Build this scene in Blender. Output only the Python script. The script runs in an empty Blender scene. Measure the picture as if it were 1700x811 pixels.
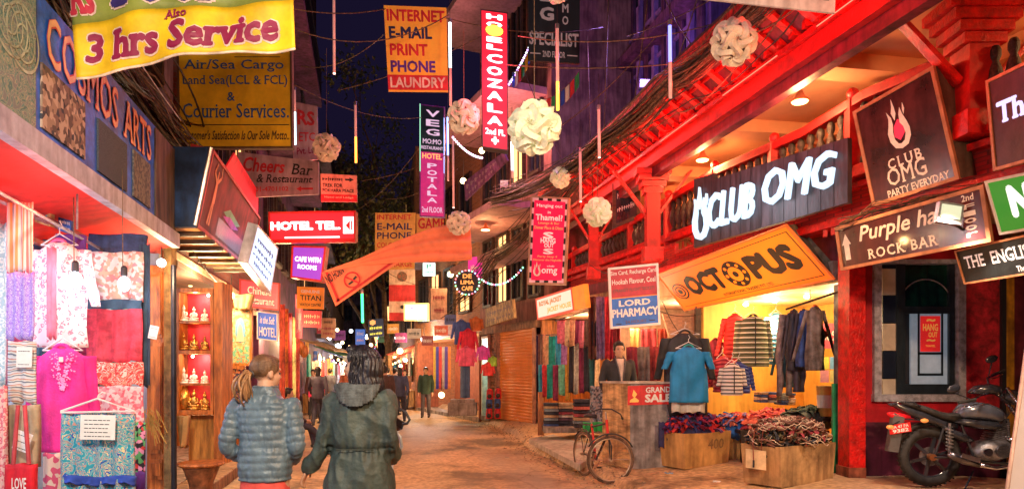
import bpy, bmesh, math, random
from mathutils import Vector, Matrix, Euler
random.seed(7)
S = bpy.context.scene
COL = S.collection
# ---------------------------------------------------------------- camera
CZ, F, CX, HY = 1.55, 1133.0, 850.0, 618.0
cam_d = bpy.data.cameras.new('camera'); cam = bpy.data.objects.new('camera', cam_d); COL.objects.link(cam)
cam.location = (0, 0, CZ); cam.rotation_euler = (math.pi/2, 0, 0)
cam_d.sensor_width = 36; cam_d.lens = 36*F/1700; cam_d.shift_y = (HY-405.5)/1700
cam_d.clip_start = .05; cam_d.clip_end = 3000
S.camera = cam
# ---------------------------------------------------------------- world, exposure
W = bpy.data.worlds.new('World'); S.world = W; W.use_nodes = True
nt = W.node_tree; nt.nodes.clear()
wo = nt.nodes.new('ShaderNodeOutputWorld'); bg = nt.nodes.new('ShaderNodeBackground')
sky = nt.nodes.new('ShaderNodeTexSky'); sky.sky_type = 'NISHITA'; sky.sun_disc = False
sky.sun_elevation = math.radians(-6); sky.sun_rotation = math.radians(200)
mx = nt.nodes.new('ShaderNodeMix'); mx.data_type = 'RGBA'; mx.inputs[0].default_value = .97
nt.links.new(sky.outputs[0], mx.inputs[6]); mx.inputs[7].default_value = (.075, .052, .20, 1)
nt.links.new(mx.outputs[2], bg.inputs[0]); bg.inputs[1].default_value = .10
nt.links.new(bg.outputs[0], wo.inputs[0])
S.view_settings.view_transform = 'Standard'; S.view_settings.look = 'None'
S.view_settings.exposure = 0.12; S.view_settings.gamma = 1
S.cycles.use_denoising = True; S.cycles.max_bounces = 6; S.cycles.diffuse_bounces = 4
S.cycles.glossy_bounces = 3; S.cycles.transmission_bounces = 4; S.cycles.transparent_max_bounces = 6
S.cycles.sample_clamp_indirect = 6; S.cycles.caustics_reflective = False; S.cycles.caustics_refractive = False
# moon / city glow standing in for the sun of a night picture
sl = bpy.data.lights.new('moon', 'SUN'); sl.energy = .12; sl.angle = math.radians(12); sl.color = (.75, .7, 1)
so = bpy.data.objects.new('moon', sl); COL.objects.link(so); so.rotation_euler = (math.radians(38), 0, math.radians(-20))

def P(px, py, Y): return Vector(((px-CX)/F*Y, Y, CZ+(HY-py)/F*Y))
def onl(px, c, m): return c/((px-CX)/F-m)
def G(px, py, z=0.): Y = (CZ-z)*F/(py-HY); return Vector(((px-CX)/F*Y, Y, z))
RWc, RWm = 8.26, -.431      # right shop fronts
RBc, RBm = 7.0, -.33       # balcony rail line
REc, REm = 5.4, -.243       # eave line
LSc, LSm = -2.07, -.21      # left shop sign
LWc, LWm = -2.416, -.21     # left shop fronts
def yl(px): return onl(px, LWc, LWm)
def yr(px): return onl(px, RWc, RWm)
# ---------------------------------------------------------------- materials
MC = {}
def nodes(m):
    m.use_nodes = True; n = m.node_tree.nodes; l = m.node_tree.links
    b = n.get('Principled BSDF')
    return n, l, b
def c4(c): return (c[0], c[1], c[2], 1)
def mat(key, c=(.5,.5,.5), r=.6, m=0., var=.18, sc=6., bump=.15, em=0., emc=None, c2=None, coat=0., spec=.5, bs=None, str_=None):
    if key in MC: return MC[key]
    M = bpy.data.materials.new(key); n, l, b = nodes(M)
    tc = n.new('ShaderNodeTexCoord'); mp = n.new('ShaderNodeMapping'); l.new(tc.outputs['Object'], mp.inputs[0])
    if str_: mp.inputs['Scale'].default_value = str_
    nz = n.new('ShaderNodeTexNoise'); nz.inputs['Scale'].default_value = sc; nz.inputs['Detail'].default_value = 7; nz.inputs['Roughness'].default_value = .62
    l.new(mp.outputs[0], nz.inputs['Vector'])
    rp = n.new('ShaderNodeValToRGB'); l.new(nz.outputs[0], rp.inputs[0])
    lo = c2 if c2 else tuple(x*(1-var*1.6) for x in c); hi = tuple(min(1, x*(1+var)) for x in c)
    rp.color_ramp.elements[0].position = .33; rp.color_ramp.elements[1].position = .62
    rp.color_ramp.elements[0].color = c4(lo); rp.color_ramp.elements[1].color = c4(hi)
    if var >= .12 and not em and not key.startswith(('red_', 'carved', 'yellow_board', 'banner', 'sign_blue', 'grey_frame', 'tile')):      # run-down streaks and grime on real surfaces
        ms = n.new('ShaderNodeMapping'); ms.inputs['Scale'].default_value = (7, 7, .9); l.new(tc.outputs['Object'], ms.inputs[0])
        gz_ = n.new('ShaderNodeTexNoise'); gz_.inputs['Scale'].default_value = 1.6; gz_.inputs['Detail'].default_value = 5; l.new(ms.outputs[0], gz_.inputs['Vector'])
        gr = n.new('ShaderNodeValToRGB'); gr.color_ramp.elements[0].position = .36; gr.color_ramp.elements[0].color = (.55,.5,.48,1); gr.color_ramp.elements[1].position = .56; gr.color_ramp.elements[1].color = (1,1,1,1); l.new(gz_.outputs[0], gr.inputs[0])
        gm_ = n.new('ShaderNodeMix'); gm_.data_type = 'RGBA'; gm_.blend_type = 'MULTIPLY'; gm_.inputs[0].default_value = min(1, var*3); l.new(rp.outputs[0], gm_.inputs[6]); l.new(gr.outputs[0], gm_.inputs[7]); l.new(gm_.outputs[2], b.inputs['Base Color'])
    else: l.new(rp.outputs[0], b.inputs['Base Color'])
    b.inputs['Roughness'].default_value = r; b.inputs['Metallic'].default_value = m
    b.inputs['Specular IOR Level'].default_value = spec
    if coat: b.inputs['Coat Weight'].default_value = coat; b.inputs['Coat Roughness'].default_value = .12
    if bump:
        n2 = n.new('ShaderNodeTexNoise'); n2.inputs['Scale'].default_value = bs or sc*5; n2.inputs['Detail'].default_value = 5
        l.new(mp.outputs[0], n2.inputs['Vector'])
        bp = n.new('ShaderNodeBump'); bp.inputs['Strength'].default_value = bump; bp.inputs['Distance'].default_value = .02
        l.new(n2.outputs[0], bp.inputs['Height']); l.new(bp.outputs[0], b.inputs['Normal'])
    if em:
        b.inputs['Emission Color'].default_value = c4(emc or c); b.inputs['Emission Strength'].default_value = em
    MC[key] = M; return M
def glow(key, c, s):
    if key in MC: return MC[key]
    M = bpy.data.materials.new(key); n, l, b = nodes(M)
    b.inputs['Base Color'].default_value = c4([x*.12 for x in c]); b.inputs['Emission Color'].default_value = c4(c); b.inputs['Emission Strength'].default_value = s
    MC[key] = M; return M
def pat(key, kind, cols, sc=12., r=.8, em=0., rot=0., dist=0.):
    """printed cloth and painted patterns: flat print on the real surface"""
    if key in MC: return MC[key]
    M = bpy.data.materials.new(key); n, l, b = nodes(M)
    tc = n.new('ShaderNodeTexCoord'); mp = n.new('ShaderNodeMapping'); l.new(tc.outputs['Object'], mp.inputs[0])
    mp.inputs['Rotation'].default_value = (0, rot, 0)
    src = mp.outputs[0]
    nz = n.new('ShaderNodeTexNoise'); nz.inputs['Scale'].default_value = sc*.6; nz.inputs['Detail'].default_value = 3; l.new(src, nz.inputs['Vector'])
    ad = n.new('ShaderNodeMix'); ad.data_type = 'VECTOR'; ad.inputs[0].default_value = dist
    l.new(src, ad.inputs[4]); l.new(nz.outputs['Color'], ad.inputs[5])
    v = ad.outputs[1]
    rp = n.new('ShaderNodeValToRGB'); rp.color_ramp.interpolation = 'CONSTANT'
    k = len(cols)
    while len(rp.color_ramp.elements) < k: rp.color_ramp.elements.new(.5)
    for i, c in enumerate(cols):
        rp.color_ramp.elements[i].position = i/k; rp.color_ramp.elements[i].color = c4(c)
    if kind == 'cells':
        t = n.new('ShaderNodeTexVoronoi'); t.inputs['Scale'].default_value = sc; l.new(v, t.inputs['Vector'])
        l.new(t.outputs['Color'], rp.inputs[0])
    elif kind == 'dots':
        t = n.new('ShaderNodeTexVoronoi'); t.inputs['Scale'].default_value = sc; l.new(v, t.inputs['Vector'])
        mt = n.new('ShaderNodeMath'); mt.operation = 'MULTIPLY'; mt.inputs[1].default_value = 1.25; l.new(t.outputs['Distance'], mt.inputs[0]); l.new(mt.outputs[0], rp.inputs[0])
    elif kind == 'swirl':
        t = n.new('ShaderNodeTexNoise'); t.inputs['Scale'].default_value = sc; t.inputs['Detail'].default_value = 1; t.inputs['Distortion'].default_value = 3.5; l.new(v, t.inputs['Vector'])
        mt = n.new('ShaderNodeMath'); mt.operation = 'MULTIPLY_ADD'; mt.inputs[1].default_value = 3.2; mt.inputs[2].default_value = -1.1; l.new(t.outputs[0], mt.inputs[0]); l.new(mt.outputs[0], rp.inputs[0])
    elif kind in ('hs', 'vs'):
        t = n.new('ShaderNodeTexWave'); t.wave_profile = 'SAW'; t.bands_direction = 'Z' if kind == 'hs' else 'X'
        t.inputs['Scale'].default_value = sc; t.inputs['Distortion'].default_value = dist*3; l.new(v, t.inputs['Vector']); l.new(t.outputs['Fac'], rp.inputs[0])
    elif kind == 'check':
        t = n.new('ShaderNodeTexBrick'); t.offset = 0; t.inputs['Scale'].default_value = sc; l.new(v, t.inputs['Vector']); l.new(t.outputs['Color'], rp.inputs[0])
    elif kind == 'rings':
        t = n.new('ShaderNodeTexWave'); t.wave_type = 'RINGS'; t.rings_direction = 'SPHERICAL'; t.inputs['Scale'].default_value = sc; l.new(v, t.inputs['Vector']); l.new(t.outputs['Fac'], rp.inputs[0])
    l.new(rp.outputs[0], b.inputs['Base Color']); b.inputs['Roughness'].default_value = r
    n2 = n.new('ShaderNodeTexNoise'); n2.inputs['Scale'].default_value = 160; l.new(mp.outputs[0], n2.inputs['Vector'])
    bp = n.new('ShaderNodeBump'); bp.inputs['Strength'].default_value = .15; bp.inputs['Distance'].default_value = .01
    l.new(n2.outputs[0], bp.inputs['Height']); l.new(bp.outputs[0], b.inputs['Normal'])
    if em: l.new(rp.outputs[0], b.inputs['Emission Color']); b.inputs['Emission Strength'].default_value = em
    MC[key] = M; return M
def brickmat(key, c, mortar, sc=5., r=.85):
    if key in MC: return MC[key]
    M = bpy.data.materials.new(key); n, l, b = nodes(M)
    tc = n.new('ShaderNodeTexCoord'); mp = n.new('ShaderNodeMapping'); mp.inputs['Rotation'].default_value = (math.pi/2, 0, 0)
    l.new(tc.outputs['Object'], mp.inputs[0])
    t = n.new('ShaderNodeTexBrick'); t.inputs['Scale'].default_value = sc; t.inputs['Mortar Size'].default_value = .025
    t.inputs['Color1'].default_value = c4(c); t.inputs['Color2'].default_value = c4([x*.6 for x in c]); t.inputs['Mortar'].default_value = c4(mortar)
    l.new(mp.outputs[0], t.inputs['Vector']); l.new(t.outputs['Color'], b.inputs['Base Color'])
    bp = n.new('ShaderNodeBump'); bp.inputs['Strength'].default_value = .5; bp.inputs['Distance'].default_value = .01; bp.invert = True
    l.new(t.outputs['Fac'], bp.inputs['Height']); l.new(bp.outputs[0], b.inputs['Normal']); b.inputs['Roughness'].default_value = r
    MC[key] = M; return M
# ---------------------------------------------------------------- mesh helpers
class MB:
    def __init__(s): s.v = []; s.f = []; s.mi = []; s.cm = 0
    def add(s, vs, fs):
        o = len(s.v); s.v += [Vector(x) for x in vs]; s.f += [tuple(i+o for i in f) for f in fs]; s.mi += [s.cm]*len(fs); return s
    def hexa(s, c):   # 8 corners: bottom 4 ccw, top 4 ccw
        return s.add(c, [(3,2,1,0),(4,5,6,7),(0,1,5,4),(1,2,6,5),(2,3,7,6),(3,0,4,7)])
    def box(s, c, d, R=None):
        hx, hy, hz = d[0]/2, d[1]/2, d[2]/2; c = Vector(c)
        co = [Vector(q) for q in ((-hx,-hy,-hz),(hx,-hy,-hz),(hx,hy,-hz),(-hx,hy,-hz),(-hx,-hy,hz),(hx,-hy,hz),(hx,hy,hz),(-hx,hy,hz))]
        if R is not None:
            if isinstance(R, (int, float)): R = Matrix.Rotation(R, 3, 'Z')
            co = [R @ q for q in co]
        return s.hexa([c+q for q in co])
    def bar(s, a, b, w, h=None, up=(0,0,1)):
        a, b = Vector(a), Vector(b); h = h or w; d = (b-a).normalized(); up = Vector(up)
        if abs(d.dot(up)) > .98: up = Vector((1,0,0))
        x = d.cross(up).normalized()*w/2; y = x.cross(d).normalized()*h/2
        return s.hexa([a-x-y, a+x-y, b+x-y, b-x-y, a-x+y, a+x+y, b+x+y, b-x+y])
    def tube(s, pts, r, n=8, cap=True, rz=None):
        pts = [Vector(p) for p in pts]; m = len(pts); vs = []; prev = None
        for i, p in enumerate(pts):
            d = (pts[min(i+1, m-1)]-pts[max(i-1, 0)])
            d = d.normalized() if d.length > 1e-9 else Vector((0,0,1))
            if prev is None:
                u = Vector((0,0,1)) if abs(d.z) < .9 else Vector((1,0,0)); x = d.cross(u).normalized()
            else:
                x = (prev-d*prev.dot(d)); x = x.normalized() if x.length > 1e-6 else d.orthogonal().normalized()
            prev = x; y = d.cross(x); rr = r[i] if isinstance(r, (list, tuple)) else r
            vs += [p+(x*math.cos(2*math.pi*k/n)+y*math.sin(2*math.pi*k/n))*rr for k in range(n)]
        fs = [(i*n+k, i*n+(k+1)%n, (i+1)*n+(k+1)%n, (i+1)*n+k) for i in range(m-1) for k in range(n)]
        if cap: fs += [tuple(range(n))[::-1], tuple((m-1)*n+k for k in range(n))]
        return s.add(vs, fs)
    def loft(s, rings, cap=True):     # rings: lists of equal length
        n = len(rings[0]); m = len(rings); vs = [v for r in rings for v in r]
        fs = [(i*n+k, i*n+(k+1)%n, (i+1)*n+(k+1)%n, (i+1)*n+k) for i in range(m-1) for k in range(n)]
        if cap: fs += [tuple(range(n))[::-1], tuple((m-1)*n+k for k in range(n))]
        return s.add(vs, fs)
    def ell(s, c, r, n=12, m=8, R=None):
        c = Vector(c); r = Vector(r) if not isinstance(r, (int, float)) else Vector((r,r,r)); rings = []
        for i in range(m+1):
            t = math.pi*i/m; t = min(max(t, .04), math.pi-.04)
            ring = []
            for k in range(n):
                q = Vector((r.x*math.sin(t)*math.cos(2*math.pi*k/n), r.y*math.sin(t)*math.sin(2*math.pi*k/n), -r.z*math.cos(t)))
                ring.append(c+(R @ q if R is not None else q))
            rings.append(ring)
        return s.loft(rings)
    def lathe(s, c, prof, n=16, ax=None):
        c = Vector(c); rings = []
        for r, z in prof: 
            ring = [Vector((r*math.cos(2*math.pi*k/n), r*math.sin(2*math.pi*k/n), z)) for k in range(n)]
            if ax is not None: ring = [ax @ q for q in ring]
            rings.append([c+q for q in ring])
        return s.loft(rings)
    def torus(s, c, R, r, M=None, n=28, m=8, a0=0, a1=2*math.pi):
        pts = []; full = abs(a1-a0-2*math.pi) < 1e-6
        for i in range(n+1):
            a = a0+(a1-a0)*i/n; q = Vector((R*math.cos(a), 0, R*math.sin(a)))
            if M is not None: q = M @ q
            pts.append(Vector(c)+q)
        return s.tube(pts, r, m, cap=not full)
    def prism(s, pts, off):           # planar outline pushed along off
        pts = [Vector(p) for p in pts]; off = Vector(off); n = len(pts)
        return s.add(pts+[p+off for p in pts], [tuple(range(n))[::-1], tuple(range(n, 2*n))]+[(i, (i+1)%n, n+(i+1)%n, n+i) for i in range(n)])
    def grid(s, fn, nu, nv, thick=None):
        vs = [fn(i/nu, j/nv) for j in range(nv+1) for i in range(nu+1)]
        fs = [(j*(nu+1)+i, j*(nu+1)+i+1, (j+1)*(nu+1)+i+1, (j+1)*(nu+1)+i) for j in range(nv) for i in range(nu)]
        s.add(vs, fs)
        if thick is not None:
            t = Vector(thick); vs2 = [v+t for v in vs]; o = len(s.v); s.add(vs2, [f[::-1] for f in fs])
            b0 = o-len(vs); W_ = nu+1
            loop = [i for i in range(nu)]+[j*W_+nu for j in range(nv)]+[nv*W_+i for i in range(nu, 0, -1)]+[j*W_ for j in range(nv, 0, -1)]
            for a in range(len(loop)):
                p, q = loop[a], loop[(a+1) % len(loop)]
                s.f.append((b0+q, b0+p, o+p, o+q)); s.mi.append(s.cm)
        return s
    def build(s, name, m=None, parent=None, smooth=False, origin=None, bevel=0):
        me = bpy.data.meshes.new(name)
        if parent is not None: o0 = Vector(parent.get('_o', parent.location)) if False else world_o(parent)
        elif origin is not None: o0 = Vector(origin)
        else:
            xs = [v.x for v in s.v]; ys = [v.y for v in s.v]; zs = [v.z for v in s.v]
            o0 = Vector(((min(xs)+max(xs))/2, (min(ys)+max(ys))/2, min(zs)))
        me.from_pydata([tuple(v-o0) for v in s.v], [], s.f); 
        ms = m if isinstance(m, (list, tuple)) else [m]
        for q in ms:
            if q is not None: me.materials.append(q)
        if len(ms) > 1: me.polygons.foreach_set('material_index', s.mi)
        if smooth: me.polygons.foreach_set('use_smooth', [True]*len(me.polygons))
        me.validate(); me.update()
        o = bpy.data.objects.new(name, me); COL.objects.link(o)
        if parent is not None: o.parent = parent
        else: o.location = o0
        if bevel:
            b = o.modifiers.new('bevel', 'BEVEL'); b.width = bevel; b.segments = 2; b.limit_method = 'ANGLE'
        return o
def world_o(o):
    v = Vector((0,0,0))
    while o is not None: v += o.location; o = o.parent
    return v
def thing(name, label, cat, loc, group=None, rz=0, kind=None):
    o = bpy.data.objects.new(name, None); COL.objects.link(o); o.location = loc; o.rotation_euler.z = rz
    o.empty_display_size = .1
    return tag(o, label, cat, group, kind)
def tag(o, label=None, cat=None, group=None, kind=None):
    if label: o['label'] = label
    if cat: o['category'] = cat
    if group: o['group'] = group
    if kind: o['kind'] = kind
    return o
def copy_tree(o, loc=None, label=None, parent=None, rz=None, scale=None):
    c = o.copy(); COL.objects.link(c); c.parent = parent
    if loc is not None: c.location = loc
    if rz is not None: c.rotation_euler.z = rz
    if scale is not None: c.scale = (scale,)*3
    if label: c['label'] = label
    for ch in o.children: copy_tree(ch, parent=c)
    return c
def inst(me, name, parent, loc, rot=None, scale=None):
    o = bpy.data.objects.new(name, me); COL.objects.link(o); o.parent = parent; o.location = loc
    if rot is not None: o.rotation_euler = rot
    if scale is not None: o.scale = scale
    return o
def lamp(parent_or_loc, p, e, c=(1,.6,.3), r=.05, kind='POINT', spot=None, rot=None):
    d = bpy.data.lights.new('lamp_light', kind); d.energy = e; d.color = c
    if kind in ('POINT', 'SPOT'): d.shadow_soft_size = r
    if kind == 'SPOT' and spot: d.spot_size = math.radians(spot); d.spot_blend = .8
    o = bpy.data.objects.new('lamp_light', d); COL.objects.link(o); o.location = p
    if rot: o.rotation_euler = rot
    if parent_or_loc is not None:
        o.parent = parent_or_loc; o.location = Vector(p)-world_o(parent_or_loc)
    return o
# ---------------------------------------------------------------- lettering
TXC = {}
def txt_raw(s, bold, shear, ext, space, res=2, serif=0):
    k = (s, bold, shear, ext, space, serif)
    if k in TXC: return TXC[k]
    cu = bpy.data.curves.new('t', 'FONT'); cu.body = s; cu.size = 1; cu.shear = shear; cu.extrude = ext
    cu.space_character = space; cu.resolution_u = res; cu.align_x = 'CENTER'; cu.fill_mode = 'BOTH'
    o = bpy.data.objects.new('t', cu); COL.objects.link(o)
    me = bpy.data.meshes.new_from_object(o)
    v = [x.co.copy() for x in me.vertices]; f = [tuple(p.vertices) for p in me.polygons]
    bpy.data.objects.remove(o); bpy.data.curves.remove(cu); bpy.data.meshes.remove(me)
    if serif:            # slab feet on every straight stroke end
        ed = {}
        for q_ in f:
            for a, b in zip(q_, q_[1:]+q_[:1]): ed.setdefault((min(a,b), max(a,b)), []).append(q_)
        sv, sf = [], []
        for (a, b), fs in ed.items():
            A, B = v[a], v[b]
            if len(fs) == 1 and abs(A.y-B.y) < .004 and .03 < abs(A.x-B.x) < .20 and abs(A.z-B.z) < 1e-4:
                cy = sum(v[i].y for i in fs[0])/len(fs[0]); up = 1 if cy > A.y else -1; x0, x1 = min(A.x,B.x)-serif, max(A.x,B.x)+serif; k_ = len(v)+len(sv)
                sv += [Vector((x0,A.y,A.z)), Vector((x1,A.y,A.z)), Vector((x1,A.y+up*serif*.75,A.z)), Vector((x0,A.y+up*serif*.75,A.z))]; sf.append((k_,k_+1,k_+2,k_+3))
        v += [p+Vector((0,0,.05)) for p in sv]; f += sf
    if bold > .004:      # heavier strokes: the glyph repeated with small shifts, each copy a hair behind the last
        n0 = len(v); v0 = list(v); f0 = list(f); ds = [(1,0),(-1,0),(0,1),(0,-1)]+([(.7,.7),(-.7,.7),(.7,-.7),(-.7,-.7)] if bold > .025 else [])
        for j, (dx, dy) in enumerate(ds):
            v += [Vector((p.x+dx*bold*.9, p.y+dy*bold*.9, (p.z if ext else -.1*(j+1)))) for p in v0]; f += [tuple(i+n0*(j+1) for i in q_) for q_ in f0]
    TXC[k] = (v, f); return TXC[k]
class Quad:
    """a flat board through four corners (bottom-left, bottom-right, top-right, top-left seen from the front)"""
    def __init__(s, bl, br, tr, tl):
        s.c = [Vector(bl), Vector(br), Vector(tr), Vector(tl)]
        s.n = ((s.c[1]-s.c[0]).cross(s.c[3]-s.c[0])).normalized()
        mid = sum(s.c, Vector())/4
        s.w = ((s.c[1]-s.c[0]).length+(s.c[2]-s.c[3]).length)/2; s.h = ((s.c[3]-s.c[0]).length+(s.c[2]-s.c[1]).length)/2
        s.mid = mid
    def __call__(s, u, v, w=0.):
        a = s.c[0].lerp(s.c[1], u); b = s.c[3].lerp(s.c[2], u); return a.lerp(b, v)+s.n*w
    def slab(s, mb, u0, v0, u1, v1, w0, w1):
        if abs((s.c[2]-s.c[0]).dot(s.n)) > .006:
            return mb.grid(lambda a, b: s(u0+(u1-u0)*a, v0+(v1-v0)*b, w1), 10 if u1-u0 > .2 else 2, 6 if v1-v0 > .2 else 2, s.n*(w0-w1))
        return mb.hexa([s(u0,v0,w0), s(u1,v0,w0), s(u1,v0,w1), s(u0,v0,w1), s(u0,v1,w0), s(u1,v1,w0), s(u1,v1,w1), s(u0,v1,w1)])
def put_text(q, s, u0, v0, u1, v1, w=.004, bold=.02, shear=0., ext=0., space=1., rot=0., mb=None, serif=0):
    v, f = txt_raw(s, bold, shear, 1. if ext else 0., space, 2, serif)
    if not v: return mb or MB()
    x0 = min(p.x for p in v); x1 = max(p.x for p in v); y0 = min(p.y for p in v); y1 = max(p.y for p in v)
    mb = mb or MB(); vs = []
    for p in v:
        a = (p.x-x0)/max(x1-x0, 1e-6); b = (p.y-y0)/max(y1-y0, 1e-6)
        if rot:
            v_ = v0+(v1-v0)*b+rot*a
        else: v_ = v0+(v1-v0)*b
        vs.append(q(u0+(u1-u0)*a, v_, w+(p.z+1)/2*ext if ext else w+p.z*.0012))
    mb.add(vs, f); return mb
def sign(name, label, cat, q, board, texts=(), frame=None, thick=.04, group=None, extra=None, back=None):
    """texts: (string,u0,v0,u1,v1,material,opts)"""
    base = q(.5, 0, 0)
    root = thing(name, label, cat, base, group)
    mb = MB(); q.slab(mb, 0, 0, 1, 1, -thick, 0); mb.build('board', board, root)
    if frame:
        fm, fw = frame[0], frame[1]; a, b = fw/q.w, fw/q.h; e = frame[2] if len(frame) > 2 else .012
        mb = MB()
        q.slab(mb, -a*.2, -b*.2, 1+a*.2, b, -thick-.002, e); q.slab(mb, -a*.2, 1-b, 1+a*.2, 1+b*.2, -thick-.002, e)
        q.slab(mb, -a*.2, b, a, 1-b, -thick-.002, e); q.slab(mb, 1-a, b, 1+a*.2, 1-b, -thick-.002, e)
        mb.build('frame', fm, root)
    for t in texts:
        if t[0][0] == '#':      # print too small or blurred to read: broken strokes, one row
            mb = MB(); rr = random.Random(t[0]+str(t[1:5])); u = t[1]; hh = t[4]-t[2]
            while u < t[3]:
                k = (t[3]-t[1])*rr.uniform(.06, .13); a = rr.uniform(0, .35)*hh; q.slab(mb, u, t[2]+a*.5, min(u+k*.45, t[3]), t[4]-a, .001, .003); q.slab(mb, u+k*.3, t[2]+hh*.4, min(u+k*.9, t[3]), t[2]+hh*.6, .0035, .005); u += k*rr.uniform(1.05, 1.5)
            tag(mb.build('lettering', t[5], root), kind='stuff'); continue
        o = t[6] if len(t) > 6 else {}
        oo = dict(o); out = oo.pop('outline', None); vert = oo.pop('vert', False)
        if vert:
            mb = MB(); s = t[0]; n = len(s); st = (t[4]-t[2])/n
            for i, ch in enumerate(s):
                if ch == ' ': continue
                put_text(q, ch, t[1], t[4]-st*(i+.86), t[3], t[4]-st*(i+.14), mb=mb, **oo)
            mb.build('lettering', t[5], root)
            continue
        put_text(q, t[0], t[1], t[2], t[3], t[4], **oo).build('lettering', t[5], root)
        if out:
            o2 = dict(oo); o2['bold'] = oo.get('bold', .02)+out[1]; o2['w'] = oo.get('w', .004)-.002; e = out[1]*.5
            du = (t[3]-t[1])*e/max(1, len(t[0])*.6); dv = (t[4]-t[2])*e*1.1
            put_text(q, t[0], t[1]-du, t[2]-dv, t[3]+du, t[4]+dv, **o2).build('letter_outline', out[0], root)
    if extra: extra(root, q)
    return root
def flat(q, pts, w=.005, mb=None):
    mb = mb or MB(); mb.add([q(u, v, w) for u, v in pts], [tuple(range(len(pts)))]); return mb
def cable(pts, r, m, label, cat='cable', group=None, name='overhead_cable', seg=10, sag=0.3):
    a, b = Vector(pts[0]), Vector(pts[-1]); out = []
    for i in range(seg+1):
        t = i/seg; p = a.lerp(b, t); p.z -= sag*4*t*(1-t); out.append(p)
    return tag(MB().tube(out, r, 5).build(name, m, smooth=True), label, cat, group)
# ---------------------------------------------------------------- shared materials
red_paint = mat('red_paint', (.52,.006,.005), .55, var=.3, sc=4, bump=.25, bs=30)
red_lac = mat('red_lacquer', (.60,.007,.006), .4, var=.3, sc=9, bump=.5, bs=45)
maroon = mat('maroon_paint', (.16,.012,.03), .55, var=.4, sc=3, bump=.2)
dark_wood = mat('dark_wood', (.05,.028,.018), .5, var=.5, sc=5, bump=.4, str_=(1,1,5))
orange_wood = mat('orange_wood', (.50,.17,.035), .42, var=.35, sc=4, bump=.3, str_=(6,6,1))
pale_wood = mat('pale_wood', (.52,.27,.09), .6, var=.35, sc=4, bump=.3, str_=(5,5,1))
black_iron = mat('black_iron', (.025,.024,.028), .45, m=.6, var=.3, sc=20)
chrome = mat('chrome', (.62,.62,.66), .18, m=1, var=.08, bump=0)
grey_metal = mat('grey_metal', (.33,.33,.36), .4, m=.7, var=.25, sc=12)
white_p = mat('white_paint', (.75,.73,.72), .5, var=.12, sc=5)
paper = mat('white_paper', (.8,.79,.76), .7, var=.06, sc=8)
plaster = mat('orange_plaster', (.62,.34,.20), .8, var=.16, sc=2.2, bump=.2)
concrete = mat('concrete', (.30,.25,.22), .85, var=.35, sc=3.5, bump=.5, bs=25)
cable_m = mat('cable_rubber', (.03,.022,.02), .5, var=.4, sc=30)
cable_b = mat('cable_brown', (.16,.09,.045), .6, var=.5, sc=30)
skin = mat('skin', (.52,.30,.20), .55, var=.06, sc=10, bump=.05)
ink = mat('black_ink', (.018,.016,.02), .5, var=.1)
glassm = mat('dark_glass', (.02,.03,.05), .08, var=.3, sc=2, bump=0, spec=.8)
warm_glow = glow('warm_glow', (1,.62,.22), 9); white_glow = glow('white_glow', (.92,.97,1), 7)
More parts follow.
